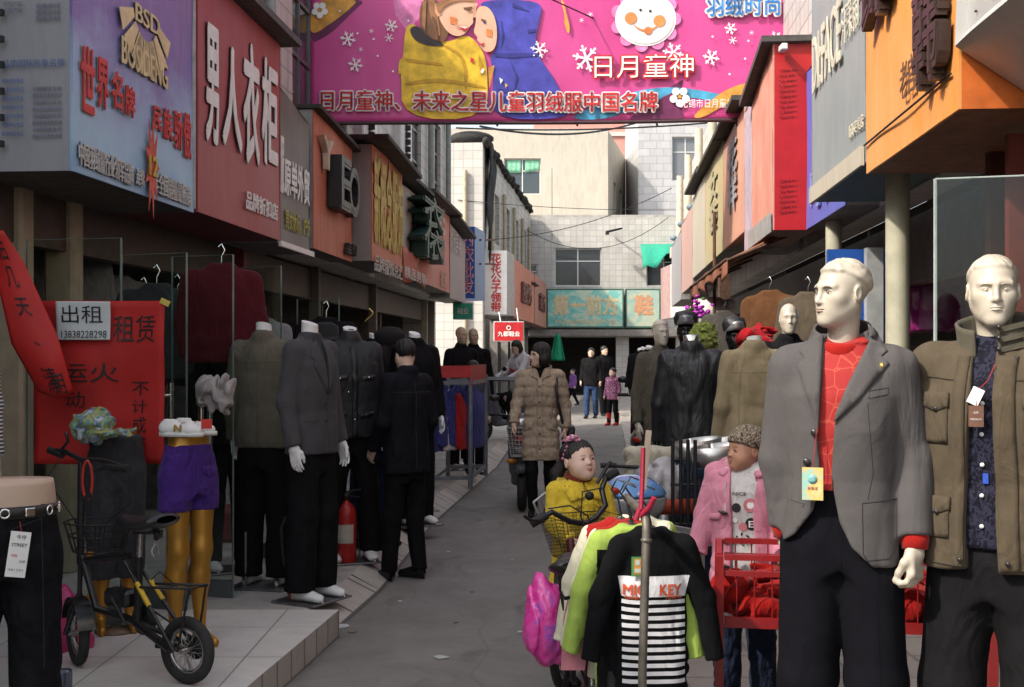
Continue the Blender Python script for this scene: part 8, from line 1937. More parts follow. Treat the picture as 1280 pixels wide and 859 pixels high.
# ---------------------------------------------------------------- scooters
def scooter(label, loc, rz, bm_, seatm, trunk=None, apron=None, k=1.0, res=.014, mirrors=True):
    e = empty('scooter', loc, label, 'scooter', 'scooters parked along the lane', rz); e.scale = (k, k, k)
    def bf(p):
        d = s_ell(p, (-.48, 0, .56), (.44, .15, .17)); d = smin(d, s_box(p, (.02, 0, .30), (.34, .13, .045), .04), .08)
        d = smin(d, s_cap(p, (.30, 0, .34), (.46, 0, .86), .07, .075), .10); q = p.copy(); q[:, 1] *= .55
        d = smin(d, smax(s_cap(q, (.34, 0, .42), (.50, 0, .86), .085, .09), -s_cap(q, (.24, 0, .42), (.40, 0, .9), .085, .09), .02), .05)
        d = smin(d, s_ell(p, (.50, 0, .95), (.13, .15, .11)), .06); d = smin(d, s_ell(p, (.60, 0, .46), (.22, .085, .07)), .05)
        return smax(d, -s_ell(p, (.62, 0, .20), (.27, .2, .25)), .02)
    sdf_mesh('body', bf, (-1.0, -.35, .1), (.9, .35, 1.15), res, bm_, e)
    for x in (.62, -.55):
        mb = MB(); mb.torus((x, 0, .21), .16, .05, (0, 1, 0), 32, 10); w_ = mb.build('wheel', rubber, e)
        mb = MB(); mb.lathe([(.001, -.03), (.115, -.025), (.115, .025), (.001, .03)], (x, 0, .21), 20, Matrix.Rotation(R(90), 3, 'X')); mb.build('rim', alu, w_)
    sf = lambda p: s_box(p, (-.38, 0, .74), (.36, .13, .05), .045); sdf_mesh('seat', sf, (-.8, -.2, .62), (.05, .2, .86), .014, seatm, e)
    mb = MB(); mb.tube([(.36, -.36, 1.04), (.42, -.2, 1.03), (.46, 0, 1.02), (.42, .2, 1.03), (.36, .36, 1.04)], .014, 8); hb_ = mb.build('handlebar', bikeblack, e)
    for s in (-1, 1): mb = MB(); mb.tube([(.355, s*.37, 1.04), (.385, s*.25, 1.04)], .021, 10); mb.build('grip', rubber, hb_)
    if mirrors:
        for s in (-1, 1): mb = MB(); mb.tube([(.43, s*.2, 1.04), (.42, s*.27, 1.16), (.41, s*.30, 1.20)], .006, 6); mb.ell((.40, s*.31, 1.22), (.02, .06, .04), None, 12, 8); mb.build('mirror', bikeblack, e)
    mb = MB(); mb.ell((.60, 0, .95), (.05, .085, .06), None, 14, 8); mb.build('headlight', plain('lamp_clear', (.6, .6, .6), .1, .4, bump=0), e)
    mb = MB(); mb.ell((-.90, 0, .60), (.04, .10, .04), None, 14, 8); mb.build('tail_light', plain('lamp_red', (.35, .02, .01), .15, bump=0), e)
    if trunk:
        tl, tu = trunk
        def tf_(p): return smax(s_ell(p, (-.86, 0, .93), (.23, .24, .17)), p[:, 2]-.955, .006)
        def tg(p): return smax(s_ell(p, (-.86, 0, .93), (.235, .245, .165)), .96-p[:, 2], .006)
        sdf_mesh('trunk', tf_, (-1.15, -.3, .72), (-.55, .3, 1.0), .010, tl, e); l_ = sdf_mesh('trunk_lid', tg, (-1.15, -.3, .9), (-.55, .3, 1.15), .010, tu, e)
        mb = MB(); mb.ell((-1.055, .12, 1.0), (.04, .075, .035), None, 14, 8); mb.build('trunk_reflector', plain('lamp_red', (.3, .02, .02), .15), l_)
    if apron:
        def af(p): return s_box(p, (.50, 0, .86), (.06, .20, .32), .05)+folds(p, .02, (10, 10, 4), 6)
        sdf_mesh('apron', af, (.2, -.45, .45), (.72, .45, 1.3), .014, apron, e)
    return e
silver_p = plain('silver_plastic', (.36, .36, .37), .3, .3, bump=0); blue_p = plain('blue_lacquer', (.10, .26, .52), .15, .1, .1, bump=0, coat=.6)
beigec = cloth('beige_apron', (.42, .38, .29), .6, .12, 300, .5, 9)
white_p = plain('scooter_white', (.55, .54, .51), .3, dirt=.25, coat=.3)
scooter('silver scooter with a round blue lidded trunk and beige leg apron behind the girl', (.80, 7.29, .0), R(78), silver_p, leather, (silver_p, blue_p), beigec, .82, mirrors=False)
scooter('white scooter parked facing the lane beside the dark coat mannequin', (1.72, 10.9, .0), R(168), white_p, leather, k=.9)
scooter('dark scooter with an upright black and red seat farther up the lane', (1.55, 13.8, .05), R(80), plain('scooter_black', (.02, .02, .022), .3), plain('seat_black_red', (.03, .01, .01), .4), mirrors=True)
# e-bike next to the walking woman
e = scooter('electric scooter with a white wire front basket beside the walking woman', (.12, 12.55, 0), R(-92), plain('scooter_grey', (.10, .10, .11), .4), leather, k=.92)
part(e, 'front_basket', plain('white_wire', (.5, .5, .48), .4), lambda mb: basket(mb, Vector((.12, 11.93, .56)), .13, .09, .17, .13, .28, 9, .004, Vector((1, 0, 0)), Vector((0, 1, 0)), 7))
part(e, 'reflector', plain('reflector_amber', (.55, .2, .01), .2), lambda mb: (mb.ell((.0, 11.98, .50), (.06, .03, .025), None, 12, 6),))
e2 = empty('parcel', (.12, 11.95, .62), 'red and white wrapped parcel in the white wire basket', 'parcel'); mb = MB(); mb.ell((0, 0, .09), (.10, .08, .06), None, 12, 8, 0); mb.ell((.02, 0, .0), (.11, .09, .05), None, 12, 8, 1); mb.build('wrapping', [plain('wrap_red', (.35, .03, .04), .4), plain('wrap_pale', (.5, .5, .52), .4)], e2)
# rider on the far left
e = scooter('scooter carrying the rider in a white jacket, in front of the far left shops', (-.02, 20.6, .11), R(-140), plain('scooter_blue_grey', (.12, .13, .16), .4), leather, res=.02)
e = empty('person', (.14, 20.75, .12), 'rider in a white and red jacket bent over a scooter behind the walking woman', 'person', 'people in the lane', R(-55)); e.scale = (.95, .95, .95)
arms_ = [arm(-1, (.25, -.15, 1.22), (.2, -.40, 1.1)), arm(1, (.25, -.15, 1.22), (.2, -.40, 1.1))]; legs_ = [leg_chain(-1, (-.14, -.40, .75), (-.13, -.25, .32), hip=(.1, .05, .80)), leg_chain(1, (.14, -.40, .75), (.13, -.25, .32), hip=(.1, .05, .80))]
hf = head_fn((.02, -.10, 1.66), yaw=R(25), pitch=R(20), kind='woman', neck=.13, s=1.0, nd=(0, .08)); bfn = body_fn(hf, arms_, [(arms_[0], -1, {}), (arms_[1], 1, {})], legs_)
b = sdf_mesh('body', bfn, bfn.lo, bfn.hi, .014, skin, e); hfn = hair_fn(hf, 'bob', 9); sdf_mesh('hair', hfn, hfn.lo, hfn.hi, .010, hairm, e)
f = top_fn(hem=.78, fold=.008, seed=221, arms=arms_, collar=.02, d_=1.15); ct = sdf_mesh('jacket', f, f.lo, f.hi, .014, cloth('white_shell', (.5, .49, .5)), e)
patch('stripe', f, [(-.16, 1.30), (.16, 1.22), (.16, 1.15), (-.16, 1.23)], cloth('stripe_red', (.42, .03, .05)), ct, .01, .03, off=.003)
tf = trouser_fn(legs_, waist=.9, hem=.34, seed=222); sdf_mesh('trousers', tf, tf.lo, tf.hi, .016, blackcloth, e)
shoe_pair(e, ((-.13, -.25, .30, 0), (.13, -.25, .30, 0)), blackgloss)

# ---------------------------------------------------------------- red cart with red clothes
CRM = plain('cart_red', (.21, .009, .011), .35, dirt=.1, coat=.2)
e = empty('clothes_cart', P(897, 859, 4.62).xy.to_3d(), 'red tubular steel cart piled with red clothes in front of the pink coat child', 'cart')
c0 = Vector((P(899, 0, 4.62).x, 4.62, .05)); cx = Vector((.985, -.17, 0)).normalized(); cy = Vector((.17, .985, 0)); CW, CD = 1.0, .42
zt, zm, zs = Z(696, 4.62), Z(716, 4.62), Z(777, 4.62)
for k, (u, v) in enumerate(((0, 0), (CW, 0), (0, CD), (CW, CD))):
    q = c0+cx*u+cy*v; mb = MB(); mb.box(q+UP*(zt/2-.02), (.034, .034, zt-.05), rotz(math.atan2(cx.y, cx.x))); child(mb.build('post', CRM), e)
for nm, z, hh in (('top_rail', zt, .022), ('rail', zm, .020), ('shelf_rail', zs, .040)):
    mb = MB()
    for (u0, v0), (u1, v1) in (((.02, 0), (CW-.02, 0)), ((.02, CD), (CW-.02, CD)), ((0, .02), (0, CD-.02)), ((CW, .02), (CW, CD-.02))): mb.bar(c0+cx*u0+cy*v0+UP*(z-.05), c0+cx*u1+cy*v1+UP*(z-.05), .022, hh)
    child(mb.build(nm, CRM), e)
mb = MB()
for k in range(1, 15): q = c0+cx*(CW*k/15); mb.tube([q+UP*(zs-.05), q+UP*(zt-.05)], .003, 5); mb.tube([q+cy*CD+UP*(zs-.05), q+cy*CD+UP*(zt-.05)], .003, 5)
child(mb.build('wire_side', CRM), e)
mb = MB(); mb.prism([(0.01, .01), (CW-.01, .01), (CW-.01, CD-.01), (.01, CD-.01)], c0+UP*(zs-.06), cx, cy, UP, .012); child(mb.build('shelf', plain('shelf_pale', (.40, .33, .31), .6)), e)
for k, (u, v, r) in enumerate(((.16, .18, (.17, .15, .085)), (.42, .2, (.19, .16, .10)), (.72, .2, (.20, .16, .08)))):
    ff = lambda p, r=r, k=k: s_ell(p, (0, 0, 0), r)+folds(p, .05, (11, 11, 11), 301+k)
    tag(sdf_mesh('folded_garment', ff, (-r[0]-.06, -r[1]-.06, -.13), (r[0]+.06, r[1]+.06, .15), .008, cloth('scarlet_fleece', (.22, .006, .005), .8, .15, 300, .5, 14), None, None, c0+cx*u+cy*v+UP*(zs+.015)), ('red crumpled garment at the near left end of the red cart', 'red crumpled garment in the middle of the red cart', 'red crumpled garment at the far right end of the red cart')[k], 'garment', 'red garments in the cart')
# ---------------------------------------------------------------- child mannequin in the pink coat
e = empty('mannequin', (P(931, 0, 5.2).x, 5.2, .05), 'child mannequin in a pink hooded coat and patterned knit hat behind the red cart', 'mannequin', 'dressed mannequins', R(-26)); kk = .67; e.scale = (kk, kk, kk)
tan = plain('mannequin_brown', (.47, .25, .16), .4, var=.06, bump=.02)
zc = (EYE-(563-445)/FPX*5.2-.05)/kk
arms_ = [arm(-1, (.26, -.02, 1.20), (.29, -.10, .96), r=(.082, .074, .066)), arm(1, (.26, -.02, 1.20), (.27, -.10, .96), r=(.082, .074, .066))]
hf = head_fn((.0, -.015, zc), yaw=R(-42), pitch=R(-2), kind='child', neck=.13, s=1.18, nd=(0, .02)); lo, hi = head_box(hf.c, 1.2, .14)
hd = sdf_mesh('head', hf, lo, hi, .005, tan, e); face_bits(hd, hf, lips=plain('lips_doll', (.38, .10, .09), .4, bump=0))
M_ = np.array(hf.M, 'f'); W_ = lambda *q: hf.c+M_ @ (A(*q)*hf.s)
def hatf(p):
    q = hf.loc(p); d = s_ell(q, (0, .022, .048), (.100, .115, .096)); d = smax(d, (.020+.30*np.maximum(0, -q[:, 1])-.35*np.maximum(q[:, 1], 0))-q[:, 2], .012); return (d+.003*vnoise(q*A(90, 90, 90), 2))*hf.s
hatm = nmat('leopard_knit'); m_, t_, b_ = hatm; vo = t_.nodes.new('ShaderNodeTexVoronoi'); vo.feature = 'DISTANCE_TO_EDGE'; vo.inputs['Scale'].default_value = 46; t_.links.new(nmix(t_, .06, ncoord(t_), nnoise(t_, ncoord(t_), 30, 2), 'ADD'), vo.inputs['Vector'])
t_.links.new(nramp(t_, vo.outputs['Distance'], [(.05, (.03, .02, .012, 1)), (.14, (.33, .26, .19, 1))]), b_.inputs['Base Color']); b_.inputs['Roughness'].default_value = .9; nbump(t_, b_, vo.outputs['Distance'], .6, .01)
sdf_mesh('knit_hat', hatf, tuple(hf.c-.2), tuple(hf.c+.22), .006, m_, e)
pinkc = cloth('pink_fleece', (.60, .24, .32), .85, .08, 300, .35, 10, .3); pinkl = cloth('pink_fleece_lining', (.62, .50, .50), .9, .08, 200, .4, 14, .3)
base = top_fn(hem=.70, w_=1.08, d_=1.18, fold=.008, seed=231, arms=arms_, neck=1.55)
pf2 = jacket_open(base, [[(-.06, 1.7), (.10, 1.7), (.11, 1.5), (.09, 1.2), (.12, .6), (-.06, .6), (-.045, 1.2), (-.07, 1.5)]])
ct = sdf_mesh('coat', pf2, pf2.lo, pf2.hi, .009, pinkc, e)
collar_ring('hood', pinkc, ct, 1.47, .135, .155, .06, R(-150), R(150), .35, .05, .05, .02, 1.15); collar_ring('hood_lining', pinkl, ct, 1.49, .112, .125, .055, R(-140), R(140), .35, .045, .02, .01, 1.15)
mb = MB()
for x, z in ((-.095, 1.24), (-.085, 1.06), (-.085, .90)): q = project(base, [(x, 0, z)], off=.014)[0]; mb.tube([q+A(-.03, 0, .006), q+A(0, -.006, 0), q+A(.03, 0, -.006)], [.006, .013, .006], 8)
mb.build('toggle', button_m, ct)
patch('pocket_flap', base, [(-.20, 1.22), (-.12, 1.23), (-.12, 1.19), (-.20, 1.18)], pinkc, ct, .012, .02, off=.004)
mb = MB(); q = project(base, [(-.09, 0, 1.43)], off=.01)[0]; mb.tube([q, q+A(0, -.01, -.06), q+A(.005, -.012, -.12)], .006, 6); mb.ell(q+A(.005, -.012, -.16), (.014, .014, .045), None, 10, 6); mb.build('drawstring', pinkl, ct)
tee = top_fn(hem=.74, w_=.95, d_=.95, fold=.004, seed=232, arms_on=False, neck=1.53); tm_ = sdf_mesh('t_shirt', tee, tee.lo, tee.hi, .011, cloth('white_jersey', (.56, .54, .53)), e)
mb = MB()
def blot(x, z, r, mi, n=20, ry=None):
    pts = np.array([(x+r*math.cos(2*PI*i/n), 0, z+(ry or r)*math.sin(2*PI*i/n)) for i in range(n)]+[(x, 0, z)], 'f'); q = project(tee, pts, off=.004+.001*mi)
    mb.add([tuple(v) for v in q], [(i, (i+1) % n, n) for i in range(n)], False, mi)
for x, z, r, mi in ((-.02, 1.27, .030, 0), (.07, 1.29, .045, 1), (.07, 1.29, .022, 2), (.075, 1.17, .040, 0), (.02, 1.15, .028, 1), (-.03, 1.19, .018, 2)): blot(x, z, r, mi)
for s, x, z, w_, h_ in (('NICE', .0, 1.36, .09, .02), ('ENJOY', .035, 1.045, .17, .035), ('E', .075, 1.17, .03, .04)):
    co, fs, tw, th = text_geo(s, .02, 0); pts = np.array([(x+a/tw*w_, 0, z+b/th*h_) for a, b, c in co], 'f'); mb.add([tuple(q) for q in project(tee, pts, off=.009)], fs, False, 2 if s == 'E' else 0)
for k in range(10): blot(.02+random.uniform(-.08, .09), 1.09+random.uniform(-.02, .03), .007, 0, 8)
mb.build('print', [plain('print_black', (.02, .02, .02), .7, bump=0), plain('print_rose', (.52, .18, .20), .7, bump=0), plain('print_white', (.6, .58, .56), .7, bump=0)], tm_)
for ch, sx in zip(arms_, (-1, 1)): put_hand(e, ch, sx, tan, s=.85, h_=.006, curl=.4)
tf = legs_fn(waist=.95, hem=.08, r=(.115, .095, .085), fold=.011, seed=233, fsc=(12, 12, 9)); sdf_mesh('jeans', tf, tf.lo, tf.hi, .012, denim_d, e)
mb = MB(); foot_mb(mb, -.12, 0, 0, .27); foot_mb(mb, .12, 0, 0, .27); mb.build('shoes', whitepaint, e)

# ---------------------------------------------------------------- jeans on silver hip forms
silv = plain('brushed_silver', (.52, .51, .49), .33, .85, .08, 30, .1, 90)
def jeans_form(label, px, Y, rz, m):
    e = empty('leg_mannequin', ((px-640)/FPX*Y, Y, .05), label, 'mannequin', 'jeans on silver hip forms', rz)
    f = legs_fn(waist=.88, hem=.05, r=(.105, .085, .080), gap=.09, fold=.011, seed=int(px), hipw=.165, hipd=.115, fsc=(11, 11, 10)); t = sdf_mesh('jeans', f, f.lo, f.hi, .010, m, e)
    mb = MB(); mb.grid(lambda u, v: ((.148+.010*v)*math.sin(2*PI*u), (.106+.008*v)*math.cos(2*PI*u), .845+.125*v+.02*math.sin(2*PI*u)*v), 48, 2); solidify(mb.build('hip_band', silv, e), .004)
    mb = MB(); mb.box((0, 0, .86), (.20, .14, .01), None, None, .005); mb.build('inner_plate', blackiron, e)
    for sx in (-1, 1): patch('pocket', f, [(sx*.035, .80), (sx*.125, .81), (sx*.12, .70), (sx*.08, .67), (sx*.04, .70)], m, t, .006, .02, off=.002)
    detail_seams(t, f, [[(.0, .86), (.0, .68)], [(-.15, .835), (.15, .835)], [(-.14, .78), (-.145, .1)], [(.14, .78), (.145, .1)]], plain('thread_rust', (.16, .09, .04), .7, bump=0), .0015)
    return e
jeans_form('dark blue jeans on a silver banded hip form, leftmost of three', 872, 7.6, R(20), denim_d); jeans_form('dark blue jeans on a silver hip form, behind the other two', 902, 7.95, R(-10), denim_d); jeans_form('dark jeans with flap pockets on the lowest silver hip form in front', 897, 7.15, R(12), denim_d)

# ---------------------------------------------------------------- jackets seen from behind and dark headed mannequins
f = top_fn(hem=.82, w_=1.06, d_=1.08, fold=.009, seed=241, collar=.035)
e, t = mannequin('headless mannequin seen from behind in a black leather jacket and jeans', ((864-640)/FPX*8.1, 8.1, .05), R(172), f, leather, legs_fn(seed=242), denim, head=None, hm=blackgloss, hres=.010)
mb = MB()
for pts in ([(-.2, 1.40), (.2, 1.40)], [(-.21, .85), (.21, .85)], [(-.12, 1.40), (-.13, .85)], [(.12, 1.40), (.13, .85)]): seam(mb, f, pts, .0018, .02, (0, -1, 0))
mb.build('seams', thread, t); mb = MB(); mb.lathe([(.068, 1.53), (.062, 1.58), (.058, 1.64), (.001, 1.645)], (0, .018, 0), 20); mb.build('neck', chrome, e)
f = top_fn(hem=.84, w_=1.05, d_=1.06, fold=.009, seed=243, collar=.03)
e, t = mannequin('headless mannequin seen from behind in a khaki jacket with a yoke seam', ((942-640)/FPX*7.9, 7.9, .05), R(182), f, khaki, legs_fn(seed=244), blackcloth, head=None, hm=plaster, hres=.010)
mb = MB()
for pts in ([(-.2, 1.39), (.2, 1.39)], [(-.21, .88), (.21, .88)], [(-.13, 1.39), (-.14, .88)], [(.13, 1.39), (.14, .88)]): seam(mb, f, pts, .0016, .02, (0, -1, 0))
mb.build('seams', plain('thread_khaki', (.09, .07, .04), .8, bump=0), t); mb = MB(); neck_mb(mb, (0, .018, 1.52), .058, .10, .25); mb.build('neck', plaster, e)
e, t = mannequin('white headed mannequin in a long grey olive coat left of the leather jacket', ((826-640)/FPX*10.4, 10.4, .05), R(15), top_fn(hem=.60, w_=.98, fold=.007, seed=245, collar=.02), olive2, legs_fn(seed=246), blackcloth, 'man', ivory, hres=.013, hair=.7, hyaw=R(5))
bp, t = mannequin('glossy black headed mannequin in a dark suit and white collar left of the leather jacket', ((857-640)/FPX*9.6, 9.6, .05), R(-5), top_fn(hem=.84, fold=.007, seed=247), cloth('suit_dark', (.03, .03, .034)), legs_fn(seed=248), blackcloth, 'man', blackgloss, hres=.014)
mb = MB(); mb.tube([(-.03, -.085, 1.44), (-.055, -.06, 1.53), (0, .03, 1.575), (.055, -.06, 1.53), (.03, -.085, 1.44)], .018, 8); mb.build('shirt_collar', whitepaint, bp)
mb = MB(); mb.grid(lambda u, v: (.095*(1-.25*v)*math.sin(PI*(u-.5)), -.02-.10*math.cos(PI*(u-.5)), 1.735+.07*v+.02*math.sin(PI*u)), 16, 3); solidify(mb.build('cap_peak', plain('cap_silver', (.20, .20, .20), .3, .5), bp), .008)
mb = MB(); mb.lathe([(.10, 1.75), (.11, 1.80), (.09, 1.85), (.001, 1.87)], (0, .01, 0), 20); mb.build('cap', leather, bp)
c = copy_tree(bp); c.location = ((918-640)/FPX*9.5, 9.5, .0); c.rotation_euler = (0, 0, R(8)); c['label'] = 'glossy black headed mannequin in a peaked cap between the leather and khaki jackets'
e, t = mannequin('bald ivory headed mannequin in a dark jacket under the red and grey box sign', ((986-640)/FPX*8.7, 8.7, .12), R(-6), top_fn(hem=.84, fold=.007, seed=249, collar=.02), blackcloth, legs_fn(seed=250), blackcloth, 'man', ivory, hres=.013)
# black iron bar rack, red roll, chrome rack, clear bag
e = empty('bar_rack', P(855, 650, 6.9), 'black iron rack of upright bars under the leather jacket', 'rack')
for k, px in enumerate((841, 851, 860, 869)):
    mb = MB(); w_ = .011; mb.tube([P(px, 655+k, 6.9), P(px, 550, 6.9)], .011, 8); child(mb.build('bar', blackiron), e)
mb = MB(); 
for py in (606, 655): mb.tube([P(838, py, 6.9), P(872, py, 6.9)], .008, 6)
mb.tube([P(842, 655, 6.9), Vector((P(842, 655, 6.9).x, 6.9, .05))], .011, 8); mb.tube([P(868, 655, 6.9), Vector((P(868, 655, 6.9).x, 6.9, .05))], .011, 8); child(mb.build('frame', blackiron), e)
mb = MB(); a, b = P(824, 634, 7.0), P(872, 633, 7.0); mb.tube([a, b], .045, 18); tag(mb.build('cloth_roll', cloth('roll_red', (.33, .05, .03), wrinkle=.4)), 'red roll lying through the black iron bars', 'roll')
cb = lambda p: s_ell(p, (0, 0, 0), (.12, .10, .15))+folds(p, .03, (10, 10, 6), 88)
tag(sdf_mesh('clear_bag', cb, (-.2, -.16, -.2), (.2, .16, .22), .010, plain('bag_milky', (.36, .35, .36), .3, bump=.4, bscale=25), None, None, P(832, 606, 7.2)), 'milky plastic bag bulging behind the black iron bars', 'bag')
e = empty('chrome_rack', P(850, 672, 6.2), 'low chrome luggage rack with blue and white boxes under the iron bars', 'rack')
part(e, 'rails', silv, lambda mb: (mb.bar(P(815, 655, 6.5), P(880, 668, 6.0), .03, .03), mb.bar(P(815, 664, 6.4), P(884, 680, 5.9), .05, .025), [mb.bar(P(820+9*k, 656+1.8*k, 6.46-.07*k), P(824+9*k, 664+2.2*k, 6.36-.07*k), .012, .012) for k in range(7)]))
part(e, 'legs', silv, lambda mb: [mb.tube([P(px, 670, Y), Vector((P(px, 670, Y).x, Y, .05))], .012, 8) for px, Y in ((822, 6.4), (878, 6.0))])
mb = MB(); mb.tube([P(828+11*math.cos(t)*2.2, 682+9*math.sin(t), 6.0+.2*math.sin(t)) for t in [2*PI*i/24 for i in range(24)]], .018, 8, None, False, True); tag(mb.build('blue_hoop', plain('hoop_blue', (.04, .14, .34), .3)), 'blue rimmed oval tray behind the striped sweater shoulder', 'tray')

# ---------------------------------------------------------------- awning, toys, flowers, window glass, hanging things on the right
e = empty('awning', P(905, 345, 12.0), 'rusty brown shop awning on a thin iron frame under the salmon sign', 'awning')
aw_m = painted('rusty_awning', (.22, .075, .04), (.28, .13, .08), .5, .7, 8, .3)
w0, w1, f0_, f1_ = Vector((SR(10.8)+.2, 10.8, 2.68)), Vector((SR(14.6)+.2, 14.6, 2.68)), P(935, 348, 10.9), P(872, 352, 14.4)
f0_ = Vector((SR(10.8)-.35, 10.8, 2.42)); f1_ = Vector((SR(14.6)-.42, 14.6, 2.38))
mb = MB(); mb.grid(lambda u, v: (w0*(1-u)+w1*u)*(1-v)+(f0_*(1-u)+f1_*u)*v-UP*(.03*math.sin(u*PI*3)*v), 18, 6); o_ = solidify(child(mb.build('cover', aw_m), e), .02)
mb = MB(); mb.grid(lambda u, v: (f0_*(1-u)+f1_*u)-UP*(v*(.14+.05*math.sin(u*26)+.35*max(0, u-.85)/.15))+NR*(.03*math.sin(u*31)*v), 40, 4); solidify(child(mb.build('valance', aw_m), e), .01)
mb = MB()
for t in (0, .35, .7, 1): mb.tube([w0*(1-t)+w1*t-UP*.05, f0_*(1-t)+f1_*t-UP*.01], .014, 6)
mb.tube([f0_, f1_], .016, 6); child(mb.build('frame', rust), e)
mb = MB(); q = P(893, 350, 13.2); mb.tube([Vector((q.x, q.y, .05)), q+UP*.75], .018, 8); child(mb.build('pole', rust), e)
furl = plain('lime_fur', (.20, .23, .05), 1, var=.5, scale=50, bump=1, bscale=90)
ff = lambda p: s_ell(p, (0, 0, 0), (.105, .10, .13))+.022*vnoise(p*A(46, 46, 46), 5)+.012*vnoise(p*A(110, 110, 60), 6)
e = empty('display_head', P(879, 425, 9.0), 'lime green furry wig on a stand behind the leather jacket', 'wig'); child(sdf_mesh('wig', ff, (-.16, -.16, -.2), (.16, .16, .2), .008, furl, None, None, P(879, 424, 9.0)), e)
mb = MB(); q = P(879, 440, 9.0); mb.tube([Vector((q.x, q.y, .05)), q], .03, 10); child(mb.build('stand', blackiron), e)
e = empty('toy_rabbit', P(893, 430, 13.5), 'large pink and white stuffed toy with flowered legs under the awning', 'toy')
pk = plain('plush_pink', (.60, .28, .28), .95, var=.3, scale=22, bump=.6, bscale=80); wp = plain('plush_white', (.62, .56, .54), .95, bump=.6, bscale=80)
bf = lambda p: smin(smin(s_ell(p, (0, 0, 0), (.22, .18, .34)), s_cap(p, (-.12, 0, -.25), (-.14, -.05, -.6), .10, .09), .05), s_cap(p, (.12, 0, -.25), (.14, -.05, -.6), .10, .09), .05)
hf_ = lambda p: smin(smin(s_ell(p, (0, 0, .40), (.17, .15, .15)), s_ell(p, (-.17, 0, .45), (.07, .05, .08)), .03), s_ell(p, (.17, 0, .45), (.07, .05, .08)), .03)
L = P(893, 432, 13.5); child(sdf_mesh('body', bf, (-.4, -.3, -.8), (.4, .3, .45), .02, pk, None, None, L), e); child(sdf_mesh('head', hf_, (-.3, -.25, .15), (.3, .25, .65), .016, wp, None, None, L), e)
mb = MB(); mb.tube([L+UP*.55, L+UP*1.02], .006, 6); child(mb.build('hanging_cord', blackiron), e)
e = empty('flower_bunch', P(872, 393, 13.0), 'bunch of purple artificial flowers hanging from the awning edge', 'flowers')
mb = MB(); random.seed(5)
for k in range(60): c = P(872, 393, 13.0)+Vector((random.gauss(0, .08), random.gauss(0, .06), random.gauss(0, .07))); mb.ell(c, (.028, .028, .016), Matrix.Rotation(random.random()*3, 3, 'X'), 7, 4, 0 if k % 4 else 1)
child(mb.build('petals', [plain('petal_purple', (.36, .03, .36), .6, bump=0), plain('leaf_green', (.05, .13, .03), .6, bump=0)]), e); mb = MB(); mb.tube([P(872, 393, 13.0), P(872, 352, 13.2)], .006, 5); child(mb.build('stem', blackiron), e)
rf = lambda p: s_ell(p, (0, 0, 0), (.13, .11, .10))+folds(p, .06, (13, 13, 13), 91)
e = empty('scarf_stand', P(946, 428, 9.3), 'bright red scarf bundle on a stand above the khaki jacket', 'scarf'); child(sdf_mesh('scarf', rf, (-.3, -.25, -.22), (.3, .25, .24), .012, cloth('scarf_red', (.28, .008, .012), wrinkle=.6), None, None, P(946, 426, 9.3)), e); mb = MB(); q = P(946, 432, 9.3); mb.tube([Vector((q.x, q.y, .05)), q], .02, 8); child(mb.build('stand', blackiron), e)
def glass_sheet_r(label, px, Y, w_, z1):
    a = Vector(((px-640)/FPX*Y, Y, .05)); e = TH(empty('glass_door', a, label, 'glass door', 'frameless glass shop doors')); u = Vector((.96, -.28, 0)).normalized(); n = u.cross(UP)
    mb = MB(); mb.prism([(0, 0), (w_, 0), (w_, z1), (0, z1)], a, u, UP, n, .010); child(mb.build('pane', shopglass), e)
    mb = MB(); mb.bar(a+n*.005, a+n*.005+UP*z1, .012, .006); mb.bar(a+UP*z1, a+u*w_+UP*z1, .012, .006); child(mb.build('polished_edge', plain('glass_edge_lit', (.45, .5, .48), .2, bump=0)), e)
glass_sheet_r('frameless glass door standing open behind the two large mannequins', 1169, 4.75, .8, 2.20)
g = garment('magenta shiny garment hanging in the dark shop behind the grey suit', Vector(((1172-640)/FPX*9.4, 9.4, .75)), R(-20), plain('magenta_satin', (.16, .008, .09), .3, var=.3, bump=.4, bscale=14), top_fn(hem=1.0, fold=.02, seed=261))
c = copy_tree(g); c.location = ((1165-640)/FPX*9.2, 9.2, .05); c.rotation_euler = (0, 0, R(15)); c['label'] = 'magenta shiny garment hanging lower in the dark shop behind the grey suit'
mb = MB(); q = P(1262, 300, 5.0); mb.box(Vector((q.x+.30, 5.15, 1.3)), (.5, .04, 2.4)); TH(tag(mb.build('door_panel', plain('door_rust_red', (.12, .02, .012), .6, bump=0)), 'rust red door panel at the right edge behind the olive jacket', 'door'))
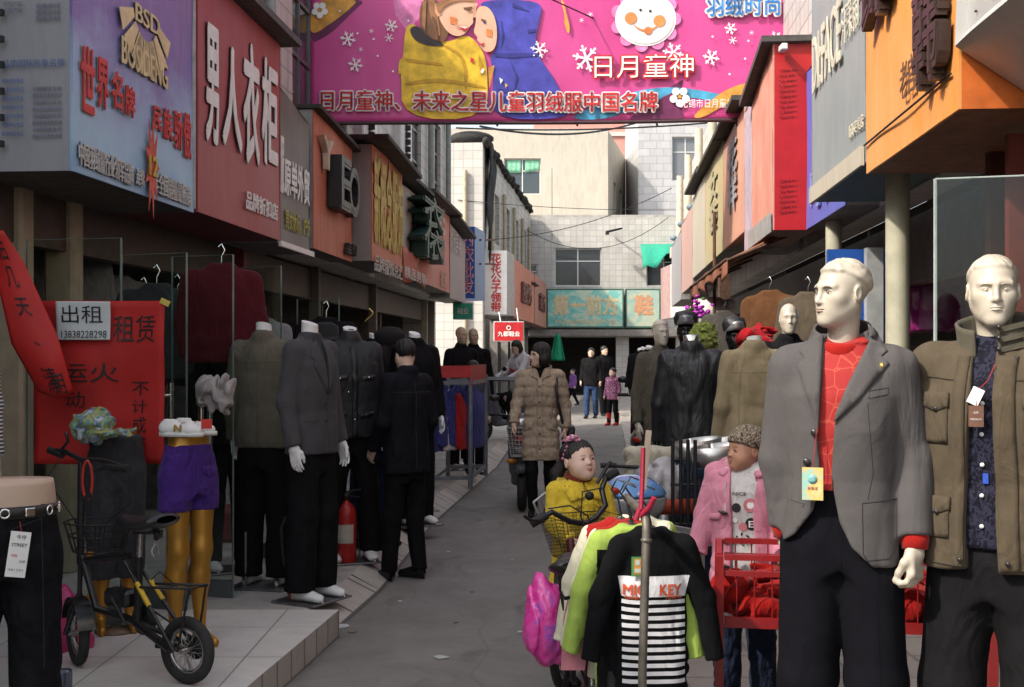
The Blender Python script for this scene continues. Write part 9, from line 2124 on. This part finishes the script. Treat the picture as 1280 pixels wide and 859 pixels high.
for px, Y, z, c_, lb in ((962, 10.6, .55, (.16, .07, .03), 'rust brown coat hanging under the signs above the khaki jacket'), (905, 12.6, .45, (.10, .09, .08), 'grey brown coat hanging under the rusty awning'), (1010, 9.9, .5, (.13, .10, .07), 'tan coat hanging beside the bald ivory head')):
    garment(lb, Vector(((px-640)/FPX*Y, Y, z)), R(-30), cloth('coat_%d' % px, tuple(x*.6 for x in c_)), top_fn(hem=.85, fold=.012, seed=px), .022)
g = copy_tree(g1); g.location = (SR(11)+1.2, 11, .1); g.rotation_euler = (0, 0, R(40)); g['label'] = 'dark grey garment hanging in the right hand shop beyond the pillar'
for k, (px, Y, lb) in enumerate(((800, 22, 'row of dark jackets on a stand at the far right kerb'), (812, 17, 'dark jacket on a stand near the far right kerb'), (806, 19.5, 'dark jacket on a stand, middle of the far right kerb'))):
    c = copy_tree(proto); c.location = ((px-640)/FPX*Y, Y, .05); c.rotation_euler = (0, 0, R(30*k-20)); c['label'] = ('headless black jacket mannequin at the far right kerb, farthest of three', 'headless black jacket mannequin at the far right kerb, nearest of three', 'headless black jacket mannequin at the far right kerb, middle of three')[k]
gnc = cloth('emerald_cloth', (.02, .26, .13), wrinkle=.5); mb = MB(); q = P(697, 418, 43.5)
mb.grid(lambda u, v: q+Vector((.55*(u-.5)*(.35+.65*v), .1*math.sin(u*9), -.95*v)), 10, 10); tag(solidify(mb.build('hanging_cloth', gnc), .03), 'emerald green cloth hanging in the dark shop at the end of the lane', 'cloth')
# small litter on the road
random.seed(12); mb = MB()
for px, py, s, mi in ((383, 812, .03, 2), (428, 783, .07, 0), (440, 790, .03, 1), (552, 822, .05, 0), (570, 778, .02, 1), (500, 752, .025, 0), (640, 700, .02, 0), (560, 690, .02, 0), (705, 690, .02, 0), (600, 650, .03, 1), (650, 790, .02, 0), (590, 740, .02, 1)):
    c = GP(px, py, .006); n = 7; mb.mi = mi; mb.prism([(s*random.uniform(.5, 1)*math.cos(2*PI*i/n), s*.6*random.uniform(.5, 1)*math.sin(2*PI*i/n)) for i in range(n)], c, (1, 0, 0), (0, 1, .1), (0, -.1, 1), .004)
tag(mb.build('litter', [plain('litter_white', (.5, .5, .48), .7), plain('litter_brown', (.25, .17, .10), .8), plain('litter_blue', (.05, .06, .25), .4)]), kind='stuff')
